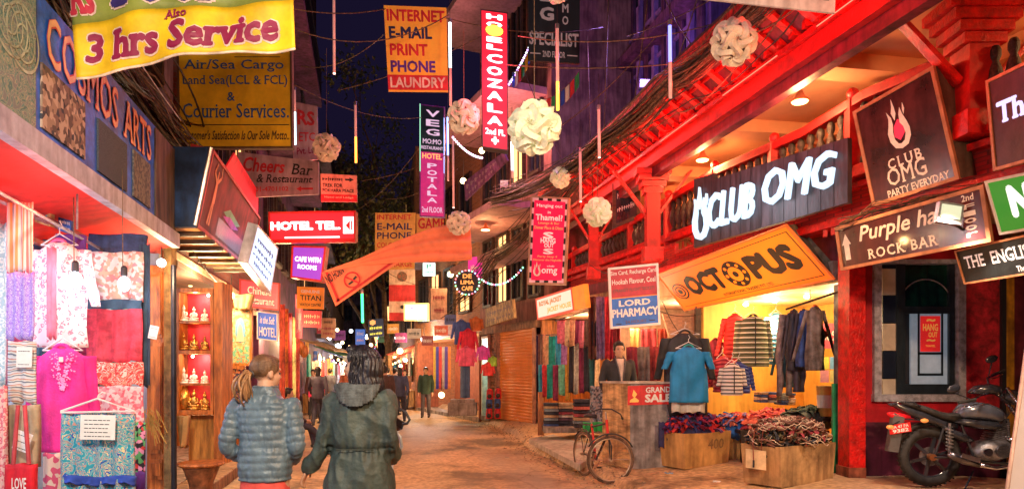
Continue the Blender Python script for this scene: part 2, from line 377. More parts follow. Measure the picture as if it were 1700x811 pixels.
# ---------------------------------------------------------------- ground
def road_mat():
    M = bpy.data.materials.new('street_dirt'); n, l, b = nodes(M)
    tc = n.new('ShaderNodeTexCoord')
    a = n.new('ShaderNodeTexNoise'); a.inputs['Scale'].default_value = .55; a.inputs['Detail'].default_value = 8; a.inputs['Roughness'].default_value = .65
    l.new(tc.outputs['Object'], a.inputs['Vector'])
    r1 = n.new('ShaderNodeValToRGB'); e = r1.color_ramp.elements
    e[0].position = .40; e[0].color = (.21,.125,.055,1); e[1].position = .58; e[1].color = (.76,.49,.25,1)
    x = e.new(.48); x.color = (.60,.37,.18,1)
    l.new(a.outputs[0], r1.inputs[0])
    f = n.new('ShaderNodeTexNoise'); f.inputs['Scale'].default_value = 14; f.inputs['Detail'].default_value = 8; l.new(tc.outputs['Object'], f.inputs['Vector'])
    r2 = n.new('ShaderNodeValToRGB'); r2.color_ramp.elements[0].position = .38; r2.color_ramp.elements[0].color = (.5,.46,.42,1); r2.color_ramp.elements[1].position = .6; r2.color_ramp.elements[1].color = (1,1,1,1)
    l.new(f.outputs[0], r2.inputs[0])
    m1 = n.new('ShaderNodeMix'); m1.data_type = 'RGBA'; m1.blend_type = 'MULTIPLY'; m1.inputs[0].default_value = .8
    l.new(r1.outputs[0], m1.inputs[6]); l.new(r2.outputs[0], m1.inputs[7])
    # cracks
    nv = n.new('ShaderNodeTexNoise'); nv.inputs['Scale'].default_value = 2; nv.inputs['Detail'].default_value = 4; l.new(tc.outputs['Object'], nv.inputs['Vector'])
    mv = n.new('ShaderNodeMix'); mv.data_type = 'VECTOR'; mv.inputs[0].default_value = .22; l.new(tc.outputs['Object'], mv.inputs[4]); l.new(nv.outputs['Color'], mv.inputs[5])
    v = n.new('ShaderNodeTexVoronoi'); v.feature = 'DISTANCE_TO_EDGE'; v.inputs['Scale'].default_value = .75; l.new(mv.outputs[1], v.inputs['Vector'])
    r3 = n.new('ShaderNodeValToRGB'); r3.color_ramp.elements[0].position = .004; r3.color_ramp.elements[0].color = (.35,.3,.26,1); r3.color_ramp.elements[1].position = .016; r3.color_ramp.elements[1].color = (1,1,1,1)
    l.new(v.outputs['Distance'], r3.inputs[0])
    m2 = n.new('ShaderNodeMix'); m2.data_type = 'RGBA'; m2.blend_type = 'MULTIPLY'; m2.inputs[0].default_value = .38
    gy = n.new('ShaderNodeTexNoise'); gy.inputs['Scale'].default_value = .32; gy.inputs['Detail'].default_value = 6; mg = n.new('ShaderNodeMapping'); mg.inputs['Scale'].default_value = (1.6,.45,1); l.new(tc.outputs['Object'], mg.inputs[0]); l.new(mg.outputs[0], gy.inputs['Vector'])
    r4 = n.new('ShaderNodeValToRGB'); r4.color_ramp.elements[0].position = .44; r4.color_ramp.elements[0].color = (0,0,0,1); r4.color_ramp.elements[1].position = .60; r4.color_ramp.elements[1].color = (.75,.75,.75,1); l.new(gy.outputs[0], r4.inputs[0])
    m5 = n.new('ShaderNodeMix'); m5.data_type = 'RGBA'; l.new(r4.outputs[0], m5.inputs[0]); l.new(m1.outputs[2], m5.inputs[6]); m5.inputs[7].default_value = (.34,.27,.21,1)
    l.new(m5.outputs[2], m2.inputs[6]); l.new(r3.outputs[0], m2.inputs[7]); l.new(m2.outputs[2], b.inputs['Base Color'])
    b.inputs['Roughness'].default_value = .62
    bp = n.new('ShaderNodeBump'); bp.inputs['Strength'].default_value = .6; bp.inputs['Distance'].default_value = .03
    l.new(f.outputs[0], bp.inputs['Height']); l.new(bp.outputs[0], b.inputs['Normal'])
    return M
streetm = road_mat()
mb = MB(); mb.add([(-700,-700,-.25),(700,-700,-.25),(700,1200,-.25),(-700,1200,-.25)], [(0,1,2,3)])
tag(mb.build('ground', mat('earth', (.12,.08,.05), .9), origin=(0,0,0)), kind='structure')
from mathutils import noise
mb = MB()
def rd(u, v):
    y = -4+70*v**1.6; x = (u-.5)*(11+y*.15)-.21*max(0, y-5)
    h = .035*noise.noise(Vector((x*.8, y*.8, 0)))+.012*noise.noise(Vector((x*4, y*4, 1)))
    return Vector((x, y, h-.012-abs(u-.5)*.06))
mb.grid(rd, 90, 150)
tag(mb.build('street', streetm, smooth=True, origin=(0,0,0)), kind='structure')
# raised pavement on the right with a broken edge
outer = [(1.9,-3),(1.95,2),(1.9,5),(1.82,7.2),(1.68,8.3),(1.52,9.2),(1.25,10.4),(.95,11.6),(.75,12.6),(.42,13.9),(.2,16.5),(-.4,20),(-1.7,24),(-3.0,28),(-9,60)]
inner = [(7.2,-3),(7.2,2),(7.0,5),(6.9,7.2),(6.6,8.3),(4.9,9.2),(4.4,10.4),(3.6,11.6),(3.2,12.6),(2.6,13.9),(1.6,16.5),(.1,20),(-1.3,24),(-2.6,28),(-8.2,60)]
def lp(pl, y):
    for (x0, y0), (x1, y1) in zip(pl, pl[1:]):
        if y0 <= y <= y1: return x0+(x1-x0)*(y-y0)/(y1-y0)
    return pl[0][0]
def pz(x, y): 
    a, b = lp(outer, y), lp(inner, y); t = min(1, max(0, (x-a)/max(b-a, .1))); return .11+.12*min(1, t*2)
mb = MB()
def pv(u, v):
    y = -3+63*v**1.7; a, b = lp(outer, y), lp(inner, y)
    if u < .02: return Vector((a-.10+.05*noise.noise(Vector((0,y*2,0))), y, -.06))
    if u < .06: 
        return Vector((a+.06*noise.noise(Vector((3,y*3,0))), y, .085+.02*noise.noise(Vector((5,y*5,0)))))
    x = a+(b-a)*u; return Vector((x, y, pz(x, y)+.012*noise.noise(Vector((x*2, y*2, 3)))))
mb.grid(pv, 24, 170)
tilem = streetm.copy(); tilem.name = 'pavement_dirt'
tag(mb.build('raised_pavement', tilem, smooth=True, origin=(0,0,0)), kind='structure')
# pale concrete ramp in front of the scarf stall
mb = MB(); pp = [G(878,728,.16), G(962,772,.16), G(1010,740,.2), G(968,712,.2)]
mb.prism([p+Vector((0,0,.012)) for p in pp], (0,0,-.1))
tag(mb.build('concrete_slab', mat('pale_slab', (.52,.47,.40), .8, sc=5, bump=.3), bevel=.01), 'pale concrete ramp slab in front of the scarf stall', 'slab')
# rubble along the pavement edge
rs = MB()
rnd = random.Random(3)
for i in range(900):
    y = rnd.uniform(7, 24); a = lp(outer, y); x = a+rnd.gauss(-.15, .28); r = rnd.uniform(.005, .018)
    z = 0 if x < a-.05 else pz(x, y); k = []
    for dx, dy, dz in ((-1,-1,0),(1,-1,0),(1,1,0),(-1,1,0),(-.6,-.6,1),(.7,-.5,1),(.6,.6,1),(-.5,.7,1)):
        k.append(Vector((x+dx*r*rnd.uniform(.6,1.3), y+dy*r*rnd.uniform(.6,1.3), z-.005+dz*r*rnd.uniform(.6,1.2))))
    rs.hexa(k)
tag(rs.build('rubble', mat('rubble', (.34,.23,.15), .9, var=.5, sc=9), origin=(0,0,0)), 'scattered pebbles and rubble along the pavement edge', 'rubble', kind='stuff')
# left edge kerb steps
mb = MB()
for i in range(30):
    y0, y1 = 1+i*1.3, 2.27+i*1.3
    x0, x1 = LWc+LWm*y0+.42, LWc+LWm*y1+.42
    mb.hexa([(x0-1.6,y0,-.1),(x0,y0,-.1),(x1,y1,-.1),(x1-1.6,y1,-.1),(x0-1.6,y0,.13),(x0,y0,.13),(x1,y1,.13),(x1-1.6,y1,.13)])
tag(mb.build('pavement', mat('kerb_stone', (.30,.17,.09), .7, var=.3, sc=4, bump=.5), origin=(0,0,0), bevel=.02), kind='structure')

# ---------------------------------------------------------------- facade builder
def facade(label, A, B, z0, z1, wallm, wins=(), side=1, thick=3., framem=None, paneset=None, bands=(), name='building', extra=None, balc=(), cat='building'):
    """A->B along the street; side=1: the street is to the right of A->B (left row), -1: the right row"""
    A = Vector((A[0], A[1], 0)); B = Vector((B[0], B[1], 0)); d = (B-A); n = Vector((d.y, -d.x, 0)).normalized()*side
    def L(u, z, w=0): p = A+d*u+n*w; return Vector((p.x, p.y, z))
    root = thing(name, label, cat, L(.5, 0))
    def bx(mb, u0, u1, za, zb, w0, w1): return mb.hexa([L(u0,za,w0), L(u1,za,w0), L(u1,za,w1), L(u0,za,w1), L(u0,zb,w0), L(u1,zb,w0), L(u1,zb,w1), L(u0,zb,w1)])
    bx(MB(), 0, 1, z0, z1, -thick, 0).build('wall', wallm, root)
    fm = framem or dark_wood
    D = d.length
    for i, (u0, u1, za, zb, pm) in enumerate(wins):
        mb = MB(); t = .08/D
        bx(mb, u0-t, u0, za-.08, zb+.08, .001, .09); bx(mb, u1, u1+t, za-.08, zb+.08, .001, .09)
        bx(mb, u0, u1, zb, zb+.08, .001, .088); bx(mb, u0, u1, za-.08, za, .001, .12)
        um = (u0+u1)/2; bx(mb, um-t*.3, um+t*.3, za, zb, .002, .06)
        fr = mb.build('window', fm, root)
        bx(MB(), u0, u1, za, zb, .001, .03).build('pane', pm, fr)
    for (za, zb, w, m) in bands: bx(MB(), -.002, 1.002, za, zb, -.02, w).build('cornice', m, root)
    for (u0, u1, z, w, m) in balc:
        mb = MB(); bx(mb, u0, u1, z-.18, z, .002, w); b = mb.build('balcony', m, root)
        mb = MB(); bx(mb, u0, u1, z+.9, z+.97, w-.06, w)
        k = int((u1-u0)*D/.28)
        for i in range(k+1):
            u = u0+(u1-u0)*i/k; bx(mb, u-.012/D*2, u+.012/D*2, z, z+.9, w-.045, w-.015)
        mb.build('railing', framem or black_iron, b)
    if extra: extra(root, bx, L)
    return root, L, bx, D
plum = mat('plum_wall', (.10,.03,.09), .8, var=.4, sc=2, bump=.4)
dusk = mat('dusk_wall', (.14,.10,.12), .85, var=.4, sc=1.5, bump=.4)
brick_d = brickmat('dark_brick', (.20,.07,.05), (.12,.09,.08), 3.5)
brick_o = brickmat('orange_brick', (.45,.17,.07), (.3,.2,.14), 4)
lit = glow('lit_window', (1,.5,.18), 2.4); litp = glow('lit_pink', (1,.25,.45), 1.2)
def wl(y): return LWc+LWm*y
def gw(nu, zs, h, lits=(), u0=.06, u1=.94, wd=.6):
    out = []; st = (u1-u0)/nu
    for j, z in enumerate(zs):
        for i in range(nu):
            a = u0+st*(i+.5*(1-wd)); out.append((a, a+st*wd, z, z+h, lit if (i, j) in lits else glassm))
    return out
# left row upper storeys
facade('dark left building rising above the blue arts sign', (wl(1)-.1,1), (wl(8.8)-.1,8.8), 3.05, 15, dusk, gw(4, (5.0,8.2,11.4), 1.7))
facade('brick building above the leaning red light box on the left', (wl(8.8)-.05,8.8), (wl(15)-.05,15), 2.9, 16, brick_d, gw(4, (4.6,7.8,11.0), 1.6, ((2,0),)), bands=((4.1,4.25,.25,dusk),(7.2,7.35,.25,dusk)))
facade('maroon balconied building behind the white bar signs', (wl(15),15), (wl(22),22), 0, 18, plum, gw(4, (4.4,7.6,10.8,14), 1.7, ((1,1),)), balc=((.05,.95,7.0,.9,plum),(.05,.95,10.2,.9,plum)))
facade('tall plum building at the left edge of the sky gap', (wl(22),22), (wl(31),31), 0, 19.5, plum, gw(5, (3.9,7.2,10.4,13.6,16.4), 1.6, ((4,1),(1,0))), balc=((.05,.95,6.6,.9,dusk),(.3,.95,9.8,.9,dusk)))
facade('lower brick building on the left beyond the hotel signs', (wl(31),31), (wl(44),44), 0, 12.5, brick_d, gw(6, (3.6,6.6,9.4), 1.5, ((4,0),(2,1),(5,1))), bands=((3.1,3.3,.3,dusk),))
facade('far dark building closing the left side of the street', (wl(44),44), (wl(66),66), 0, 13.5, dusk, gw(8, (3.6,6.6,9.6), 1.5, ((1,0),(3,0),(6,1))))
facade('far building across the end of the street', (-21,70), (-8,73), 0, 15, dusk, gw(9, (4,7,10), 1.5, ((4,0),(5,1),(7,0))), side=1)
# ground-floor rooms of the left row
def room(label, A, B, depth, h, wallm, ceilm, floorm, side, z0=.13, name='shop_room', endl=True, endr=True):
    A = Vector((A[0], A[1], 0)); B = Vector((B[0], B[1], 0)); d = B-A; n = Vector((d.y, -d.x, 0)).normalized()*side
    def L(u, z, w=0): p = A+d*u+n*w; return Vector((p.x, p.y, z))
    def bx(mb, u0, u1, za, zb, w0, w1): return mb.hexa([L(u0,za,w0), L(u1,za,w0), L(u1,za,w1), L(u0,za,w1), L(u0,zb,w0), L(u1,zb,w0), L(u1,zb,w1), L(u0,zb,w1)])
    root = thing(name, label, 'shop', L(.5, z0)); t = .08/d.length
    bx(MB(), 0, 1, z0-.1, h, -depth-.1, -depth).build('back_wall', wallm, root)
    bx(MB(), 0, 1, h, h+.08, -depth-.1, -.02).build('ceiling', ceilm, root)
    bx(MB(), 0, 1, z0-.12, z0+.01, -depth, .0).build('floor', floorm, root)
    if endl: bx(MB(), 0, t, z0-.1, h, -depth, -.02).build('side_wall', wallm, root)
    if endr: bx(MB(), 1-t, 1, z0-.1, h, -depth, -.02).build('side_wall', wallm, root)
    return root, L, bx
shop_wall = mat('shop_white_blue', (.42,.55,.68), .7, var=.2, sc=3)
r1, L1, bx1 = room('bright textile shop under the blue arts sign', (wl(1.5),1.5), (wl(8.0),8.0), 1.7, 2.93, shop_wall, mat('red_soffit', (.75,.07,.04), .5, var=.1), concrete, 1)
r2, L2, bx2 = room('orange lit souvenir shop behind the carved cabinet', (wl(8.1),8.1), (wl(13.5),13.5), 2.0, 3.0, orange_wood, mat('pale_ceiling', (.7,.5,.3), .6), concrete, 1)
r3, L3, bx3 = room('red curio shop left of the street centre', (wl(13.6)-.02,13.6), (wl(21),21), 2.0, 2.8, mat('curio_wall', (.5,.14,.05), .6), plaster, concrete, 1)
# red awning soffit, grey fascia
def lin(c, m, y): return c+m*y
mb = MB(); ys = [1.2+i*.6 for i in range(11)]; 
q0 = []
for y in (1.2, 7.3): q0.append((lin(LSc,LSm,y), y))
(xa, ya), (xb, yb) = q0
awn = thing('awning', 'red lit awning underside with grey edge beam under the blue arts sign', 'awning', (xa, 4, 2.9))
MB().hexa([(xa-.9,ya,2.70),(xa-.03,ya,2.90),(xb-.03,yb,2.90),(xb-.9,yb,2.70),(xa-.9,ya,2.73),(xa-.03,ya,2.93),(xb-.03,yb,2.93),(xb-.9,yb,2.73)]).build('soffit', mat('soffit_red', (.80,.022,.012), .75, var=.12, sc=3), awn)
MB().hexa([(xa-.03,ya,2.88),(xa+.05,ya,2.88),(xb+.05,yb,2.88),(xb-.03,yb,2.88),(xa-.03,ya,3.03),(xa+.05,ya,3.03),(xb+.05,yb,3.03),(xb-.03,yb,3.03)]).build('edge_beam', mat('grey_beam', (.48,.47,.52), .5, var=.2, sc=6), awn)
for off, z in ((-.45,2.74),(-.75,2.66),(-.9,2.6)):
    MB().bar((xa+off,ya,z), (xb+off,yb,z), .05, .04).build('rail', mat('rail_red', (.3,.05,.04), .5), awn)
lamp(awn, (-3.1,4.6,2.55), 12, (1,.12,.05), .12); lamp(awn, (-3.55,6.3,2.5), 10, (1,.15,.06), .12)
# COSMOS ARTS sign
y0, y1 = 1.9, 7.29
q = Quad((lin(LSc,LSm,y0),y0,3.04), (lin(LSc,LSm,y1),y1,3.04), (lin(LSc,LSm,y1),y1,3.93), (lin(LSc,LSm,y0),y0,3.93))
def uy(px): return (onl(px, LSc, LSm)-y0)/(y1-y0)
blue_b = mat('sign_blue', (.015,.12,.55), .5, var=.4, sc=5, bump=.1)
peach = mat('peach_letter', (.85,.45,.26), .5, var=.1); lred = mat('letter_red', (.62,.05,.06), .5)
def cosx(root, q):
    a = uy(56)
    q.slab(MB(), 0, .0, a, 1, .001, .012).build('ornament_panel', pat('banknote', 'swirl', [(.10,.20,.17),(.30,.33,.22),(.13,.26,.22),(.38,.36,.25),(.2,.22,.2)], 9, dist=.05), root)
    for cu, cv, r in ((uy(12),.60,.21),(uy(34),.56,.20)):
        mb = MB()
        for R, w in ((r,.018),(r*.72,.012),(r*.4,.012)):
            ring = [(cu+math.cos(t)*R/q.w, cv+math.sin(t)*R/q.h) for t in [i*math.pi/18 for i in range(36)]]; ring2 = [(cu+math.cos(t)*(R-w)/q.w, cv+math.sin(t)*(R-w)/q.h) for t in [i*math.pi/18 for i in range(36)]]
            vs = [q(u, v, .016) for u, v in ring]+[q(u, v, .016) for u, v in ring2]
            mb.add(vs, [(i, (i+1)%36, 36+(i+1)%36, 36+i) for i in range(36)])
        mb.build('medallion', mat('pale_green_ink', (.45,.5,.36), .6), root)
    for (a, b, c, d, m) in ((uy(66),uy(138),.06,.52,pat('minerals','cells',[(.04,.03,.03),(.35,.24,.16),(.12,.08,.06),(.5,.36,.26),(.2,.12,.09),(.05,.05,.06)],26)),
                            (uy(160),uy(208),.05,.50,pat('darkcloth','hs',[(.05,.06,.08),(.10,.11,.13),(.04,.05,.06)],30,dist=.1)),
                            (uy(219),uy(247),.06,.52,pat('greycloth','cells',[(.12,.11,.10),(.2,.18,.15),(.08,.08,.09)],40)),
                            (uy(256),.995,.0,.98,mat('brownpanel',(.16,.10,.06),.6,var=.5,sc=6,str_=(1,1,.2)))):
        q.slab(MB(), a, c, b, d, .001, .015).build('picture', m, root)
sign('shop_sign', 'long blue COSMOS ARTS shop sign with peach letters over the red awning', 'shop sign', q, blue_b,
     [('COSMOS', uy(75), .56, uy(194), .93, peach, dict(serif=.055, bold=.005, w=.012, outline=(lred,.022))), ('ARTS', uy(203), .56, uy(249), .93, peach, dict(serif=.055, bold=.005, w=.012, outline=(lred,.022)))],
     thick=.12, extra=cosx)
# ---------------------------------------------------------------- cloth
def strip(name, label, cat, px0, py0, px1, py1, Y, m, group=None, amp=.02, fr=5, taper=1., thick=.012, sway=0., parent=None, dy=0., seed=0):
    a = P(px0, py0, Y); b = P(px1, py1, Y); w = b.x-a.x; h = a.z-b.z; r_ = random.Random(seed+int(px0*7+py0)); ph = r_.uniform(0, 6)
    def fn(u, v):
        k = taper+(1-taper)*(1-v); x = a.x+w*(.5+(u-.5)*k)+sway*v*v+.012*math.sin(v*5+ph)*w
        y = Y+dy*u+amp*math.sin(u*fr*2*math.pi+ph+v*.7)*(.35+.65*v)+.3*amp*math.sin(u*fr*5.3*math.pi+ph*2)
        z = a.z-h*v+.006*math.sin(u*9+ph)-(.015*math.sin(u*fr*2*math.pi+ph+1.2) if v == 1 else 0)
        return Vector((x, y, z))
    mb = MB().grid(fn, max(8, fr*4), 10, (0, thick, 0))
    o = mb.build(name, m, parent, smooth=True)
    if parent is None: tag(o, label, cat, group)
    return o
def pinned(label, px0, py0, px1, py1, Y, m, rot=0., cat='price tag', lines=3, group=None):
    c = P((px0+px1)/2, (py0+py1)/2, Y); w = (px1-px0)/F*Y; h = (py1-py0)/F*Y; R = Matrix.Rotation(rot, 3, 'Y')
    f = lambda u, v: c+R @ Vector(((u-.5)*w, .012*math.sin(v*3), (v-.5)*h))
    q = Quad(f(0,0), f(1,0), f(1,1), f(0,1))
    def ex(root, q):
        mb = MB(); rr = random.Random(int(px0))
        for i in range(lines):
            v = .8-.65*i/max(1, lines-1 or 1); u = .12
            while u < .82:
                k = rr.uniform(.04, .14); q.slab(mb, u, v-.03, min(u+k,.88), v, .001, .002); u += k+.03
        tag(mb.build('handwriting', ink, root), kind='stuff')
    return sign('price_tag', label, cat, q, m, thick=.003, extra=ex)
def hanger(parent, c, w, m=None, hook=.1):
    c = Vector(c); mb = MB(); mb.tube([c+Vector((-w/2,0,-.09)), c+Vector((0,0,0)), c+Vector((w/2,0,-.09)), c+Vector((-w/2,0,-.09))], .006, 6)
    mb.tube([c, c+Vector((0,0,.04)), c+Vector((.02,0,.06)), c+Vector((.0,0,hook))], .004, 5)
    return mb.build('hanger', m or white_p, parent)
def ring(c, ax, ay, a, b, n, fold=0., nf=6, ph=0.):
    out = []
    for k in range(n):
        t = 2*math.pi*k/n; e = 1+fold*math.sin(nf*t+ph)
        out.append(Vector(c)+Vector(ax)*math.cos(t)*a*e+Vector(ay)*math.sin(t)*b*e)
    return out
def shirt(name, label, cat, px, py_top, py_bot, wpx, Y, m, sleeve=.9, smat=None, yaw=0., flare=1.1, quilt=0., hang=True, group=None, hood=False, fold=.05, sl_ang=.22, neckm=None, zipm=None, length=None):
    """a garment hanging on a hanger: torso, two sleeves, collar"""
    top = P(px, py_top, Y); H = (py_bot-py_top)/F*Y; Wd = wpx/F*Y
    root = thing(name, label, cat, top-Vector((0,0,H)), group)
    ax = Vector((math.cos(yaw), math.sin(yaw), 0)); ay = Vector((-math.sin(yaw), math.cos(yaw), 0))
    sw = Wd*.5; n = 40
    rings = []; NV = 22 if not quilt else 60
    for j in range(NV+1):
        v = j/NV; z = top.z-.02-v*H
        if v < .08: a = sw*(.34+.66*(v/.08)**.8)
        else: a = sw*(1-.10*math.sin(min(1,(v-.08)/.35)*math.pi)+(flare-1)*v)
        b = .045+.035*min(1, v*6)
        if quilt: e = abs(math.sin(v*H/quilt*math.pi))**.5; a += .010*e; b += .035*e-.01
        rg = ring((top.x, top.y, z), ax, ay, a, b, n, fold*v if not quilt else .01, 7, v*1.5); sl = max(0, 1-v/.45)*.30*sw
        for p in rg:
            xx = abs((p-top).dot(ax))/sw; p.z -= sl*max(0, xx-.28)
            if v < .1 and not quilt: p.z -= max(0, .30-xx)*sw*.5*(1-v/.1)*(1 if (p-top).dot(ay) < 0 else .2)
            if not quilt: p += ay*.012*math.sin(v*9+xx*5+px)*min(1, v*3)
        rings.append(rg)
    MB().loft(rings).build('torso', m, root, smooth=True)
    for sgn in (-1, 1):
        rings = []; L_ = H*sleeve if length is None else length; s0 = Vector((top.x, top.y, top.z-.05-.16*sw))+ax*sgn*sw*.86
        for j in range(NV+1):
            v = j/NV; c = s0+ax*sgn*(math.sin(sl_ang)*L_*v+.02)+Vector((0,0,-math.cos(sl_ang)*L_*v)); rad = Wd*(.135-.045*v)*(1+.05*math.sin(v*17+sgn))
            e = (abs(math.sin(v*L_/quilt*math.pi))**.5*.012-.006) if quilt else 0
            rings.append(ring(c, ax, ay, rad+e, rad*.62+e, 18, .06, 4, v*7))
        MB().loft(rings).build('sleeve', smat or m, root, smooth=True)
    mb = MB(); mb.torus((top.x, top.y-.01, top.z-.035), Wd*.13, .016, Matrix.Rotation(yaw, 3, 'Z') @ Matrix.Diagonal((1,1,.7)), 18, 6)
    mb.build('collar', neckm or smat or m, root, smooth=True)
    if zipm: MB().bar(top+ay*-.105+Vector((0,0,-.05)), top+ay*-.105+Vector((0,0,-H)), .014, .012).build('zip', zipm, root)
    if hang: hanger(root, (top.x, top.y, top.z+.05), Wd*.75)
    return root
# ---------------------------------------------------------------- left shop stock
floral = pat('floral_white_pink', 'dots', [(.82,.72,.75),(.75,.25,.33),(.84,.74,.76),(.8,.72,.74)], 26, dist=.06)
florl2 = pat('floral_peach', 'cells', [(.85,.75,.74),(.75,.3,.28),(.83,.76,.76),(.6,.45,.35),(.85,.7,.7),(.8,.3,.35)], 34)
pinkred = mat('pink_red_cloth', (.80,.07,.12), .8, var=.25, sc=12, bump=.3); pinkc = mat('hot_pink', (.85,.03,.32), .75, var=.15, sc=5, bump=.3, bs=60)
navy = mat('navy_cloth', (.035,.06,.16), .8, var=.3, sc=10); purple_l = pat('purple_lace', 'dots', [(.30,.18,.75),(.62,.55,.85),(.36,.22,.8),(.5,.4,.85)], 50)
bulb_g = glow('bulb_white', (.92,.96,1), 14)
def clothline():
    t = thing('hanging_rail', 'thin metal rail the left shop garments hang from', 'rail', (-3.3,4.6,2.6))
    MB().tube([(-2.75,3.0,2.62),(-4.15,8.0,2.62)], .012, 6).build('rail_bar', grey_metal, t)
    MB().tube([(-3.25,5.1,2.62),(-3.25,5.1,2.9)], .008, 5).build('rail_hook', grey_metal, t); MB().tube([(-3.85,7.0,2.62),(-3.85,7.0,2.9)], .008, 5).build('rail_hook', grey_metal, t)
clothline()
shirt('floral_kurta', 'white kurta with pink floral print hanging behind the hot pink one', 'kurta', 99, 398, 572, 82, 5.35, floral, sleeve=.55, smat=floral, neckm=mat('rose', (.75,.12,.3), .7))
strip('kurta_placket', None, None, 77, 410, 92, 560, 5.2, mat('rose2', (.8,.2,.3), .8), amp=.006, fr=2, parent=[o for o in COL.objects if o.name == 'floral_kurta'][0])
strip('skirt_cloth', 'pink and peach floral skirt cloth with a dark hem band on wire hanger', 'skirt', 147, 418, 236, 498, 5.9, florl2, amp=.02, fr=3)
strip('dark_shawl', 'dark navy shawl folded over the hanger top above the floral skirt cloth', 'shawl', 146, 388, 240, 420, 5.96, navy, amp=.01, fr=2, thick=.05)
strip('dark_cloth', 'long dark blue cloth hanging beside the floral skirt cloth', 'cloth', 233, 405, 249, 640, 5.97, mat('slate_cloth', (.05,.10,.17), .8), amp=.02, fr=2)
strip('dark_band', 'dark blue band of cloth under the floral skirt cloth', 'cloth', 145, 497, 235, 514, 5.88, mat('slate2', (.05,.11,.19), .8), amp=.02, fr=3)
strip('red_cloth', 'plain pinkish red cloth hanging under the dark band', 'cloth', 143, 513, 235, 601, 5.86, pinkred, amp=.025, fr=3)
strip('patterned_scarf', 'red and cream floral scarf hanging under the plain red cloth', 'scarf', 150, 601, 237, 640, 5.84, pat('redfloral','swirl',[(.75,.06,.05),(.85,.7,.62),(.78,.08,.06),(.85,.35,.25),(.7,.05,.06)],9,dist=.05), amp=.015, fr=3)
strip('pink_scarf', 'pink paisley scarf lowest behind the white hanger', 'scarf', 152, 640, 238, 700, 5.8, pat('pinkpaisley','cells',[(.8,.4,.42),(.75,.15,.2),(.85,.6,.6),(.7,.25,.3)],40), amp=.015, fr=3)
strip('black_floral_cloth', 'black cloth with red green and pink blossoms beside the turquoise trousers', 'cloth', 221, 700, 241, 811, 5.5, pat('blackflor','cells',[(.02,.02,.03),(.6,.05,.05),(.02,.02,.03),(.1,.4,.15),(.7,.3,.5),(.03,.02,.03)],32), amp=.015, fr=2)
strip('purple_cloth_end', 'purple cloth end at the bottom beside the black blossom cloth', 'cloth', 222, 782, 240, 830, 5.3, mat('violet', (.2,.06,.4), .8), amp=.01, fr=2)
strip('pink_flower_cloth', 'cream cloth with dark pink flowers low beside the red top', 'cloth', 70, 752, 104, 830, 4.75, pat('creamfl','cells',[(.82,.62,.5),(.82,.65,.52),(.7,.1,.2),(.82,.6,.5)],26), amp=.01, fr=2)
k = shirt('pink_kurta', 'hot pink long sleeved kurta with pale embroidery at the neck', 'kurta', 104, 572, 744, 88, 5.0, pinkc, sleeve=.62, flare=1.12, fold=.08, sl_ang=.12)
def emb(k):
    mb = MB(); rr = random.Random(5)
    for i in range(260):
        a = rr.uniform(0, 1); b = rr.gauss(0, .35)
        px = 104+b*(34*(1-a)+4); py = 585+a*62; p = P(px, py, 4.9); r = .006
        if abs(px-104) < 9*(1-a*1.4): continue
        mb.ell((p.x, p.y-.005, p.z), (r,.003,r), 6, 4)
    mb.build('embroidery', mat('lilac_thread', (.85,.35,.7), .6), k)
    q = Quad(P(98,600,4.88), P(105,600,4.88), P(105,592,4.88), P(98,592,4.88)); q.slab(MB(), 0,0,1,1,0,.003).build('neck_label', paper, k)
emb(k)
strip('purple_lace_top', 'purple lace shawl hanging at the far left', 'shawl', 12, 452, 57, 562, 4.6, purple_l, amp=.02, fr=3)
strip('striped_shawl', 'pink orange and white striped fringed scarf at top left', 'scarf', 12, 335, 54, 450, 4.7, pat('strs','vs',[(.8,.2,.2),(.85,.65,.6),(.8,.35,.15),(.8,.75,.7)],7), amp=.02, fr=3)
strip('plaid_scarf', 'grey white and tan plaid scarf folded below the purple lace', 'scarf', 12, 566, 58, 668, 4.5, pat('plaid','hs',[(.6,.6,.6),(.15,.17,.22),(.7,.66,.6),(.5,.25,.2),(.65,.65,.68)],9,dist=.08), amp=.012, fr=2)
strip('beige_bag', 'beige cloth bag hanging below the plaid scarf', 'bag', 8, 672, 60, 775, 4.45, mat('beige', (.42,.33,.22), .8, var=.2), amp=.012, fr=2, thick=.05)
strip('pale_cloth', 'pale blue and white lace cloth at the left frame edge', 'cloth', -20, 370, 12, 640, 4.75, pat('paleblue','dots',[(.5,.68,.75),(.8,.85,.88),(.45,.62,.72)],30), amp=.02, fr=2)
strip('red_fringed_cloth', 'pink fringed cloth low at the left frame edge', 'cloth', -10, 640, 10, 830, 4.4, pat('pfr','dots',[(.8,.4,.42),(.7,.15,.2),(.8,.5,.45)],40), amp=.02, fr=2)
t = thing('child_shirt', 'bright red child shirt with white lettering at the bottom left corner', 'shirt', P(32, 830, 4.3))
strip('torso', None, None, 8, 770, 54, 850, 4.3, mat('bright_red', (.72,.01,.03), .75), amp=.01, fr=2, thick=.05, parent=t)
mb = MB(); a = P(22,770,4.32); b = P(28,690,4.36); c = P(40,690,4.36); d = P(48,770,4.32)
MB().tube([a, P(26,720,4.35), P(30,672,4.38)], .012, 6).build('strap', mat('strap_red', (.6,.06,.08), .7), t)
MB().tube([d, P(44,720,4.35), P(41,672,4.38)], .012, 6).build('strap', mat('strap_red'), t)
q = Quad(P(20,811,4.27), P(44,811,4.27), P(44,792,4.27), P(20,792,4.27)); put_text(q, 'LOVE', 0,0,1,1).build('lettering', paper, t)
pinned('small white price tag pinned to the beige bag', 24, 716, 50, 748, 4.36, paper, .35)
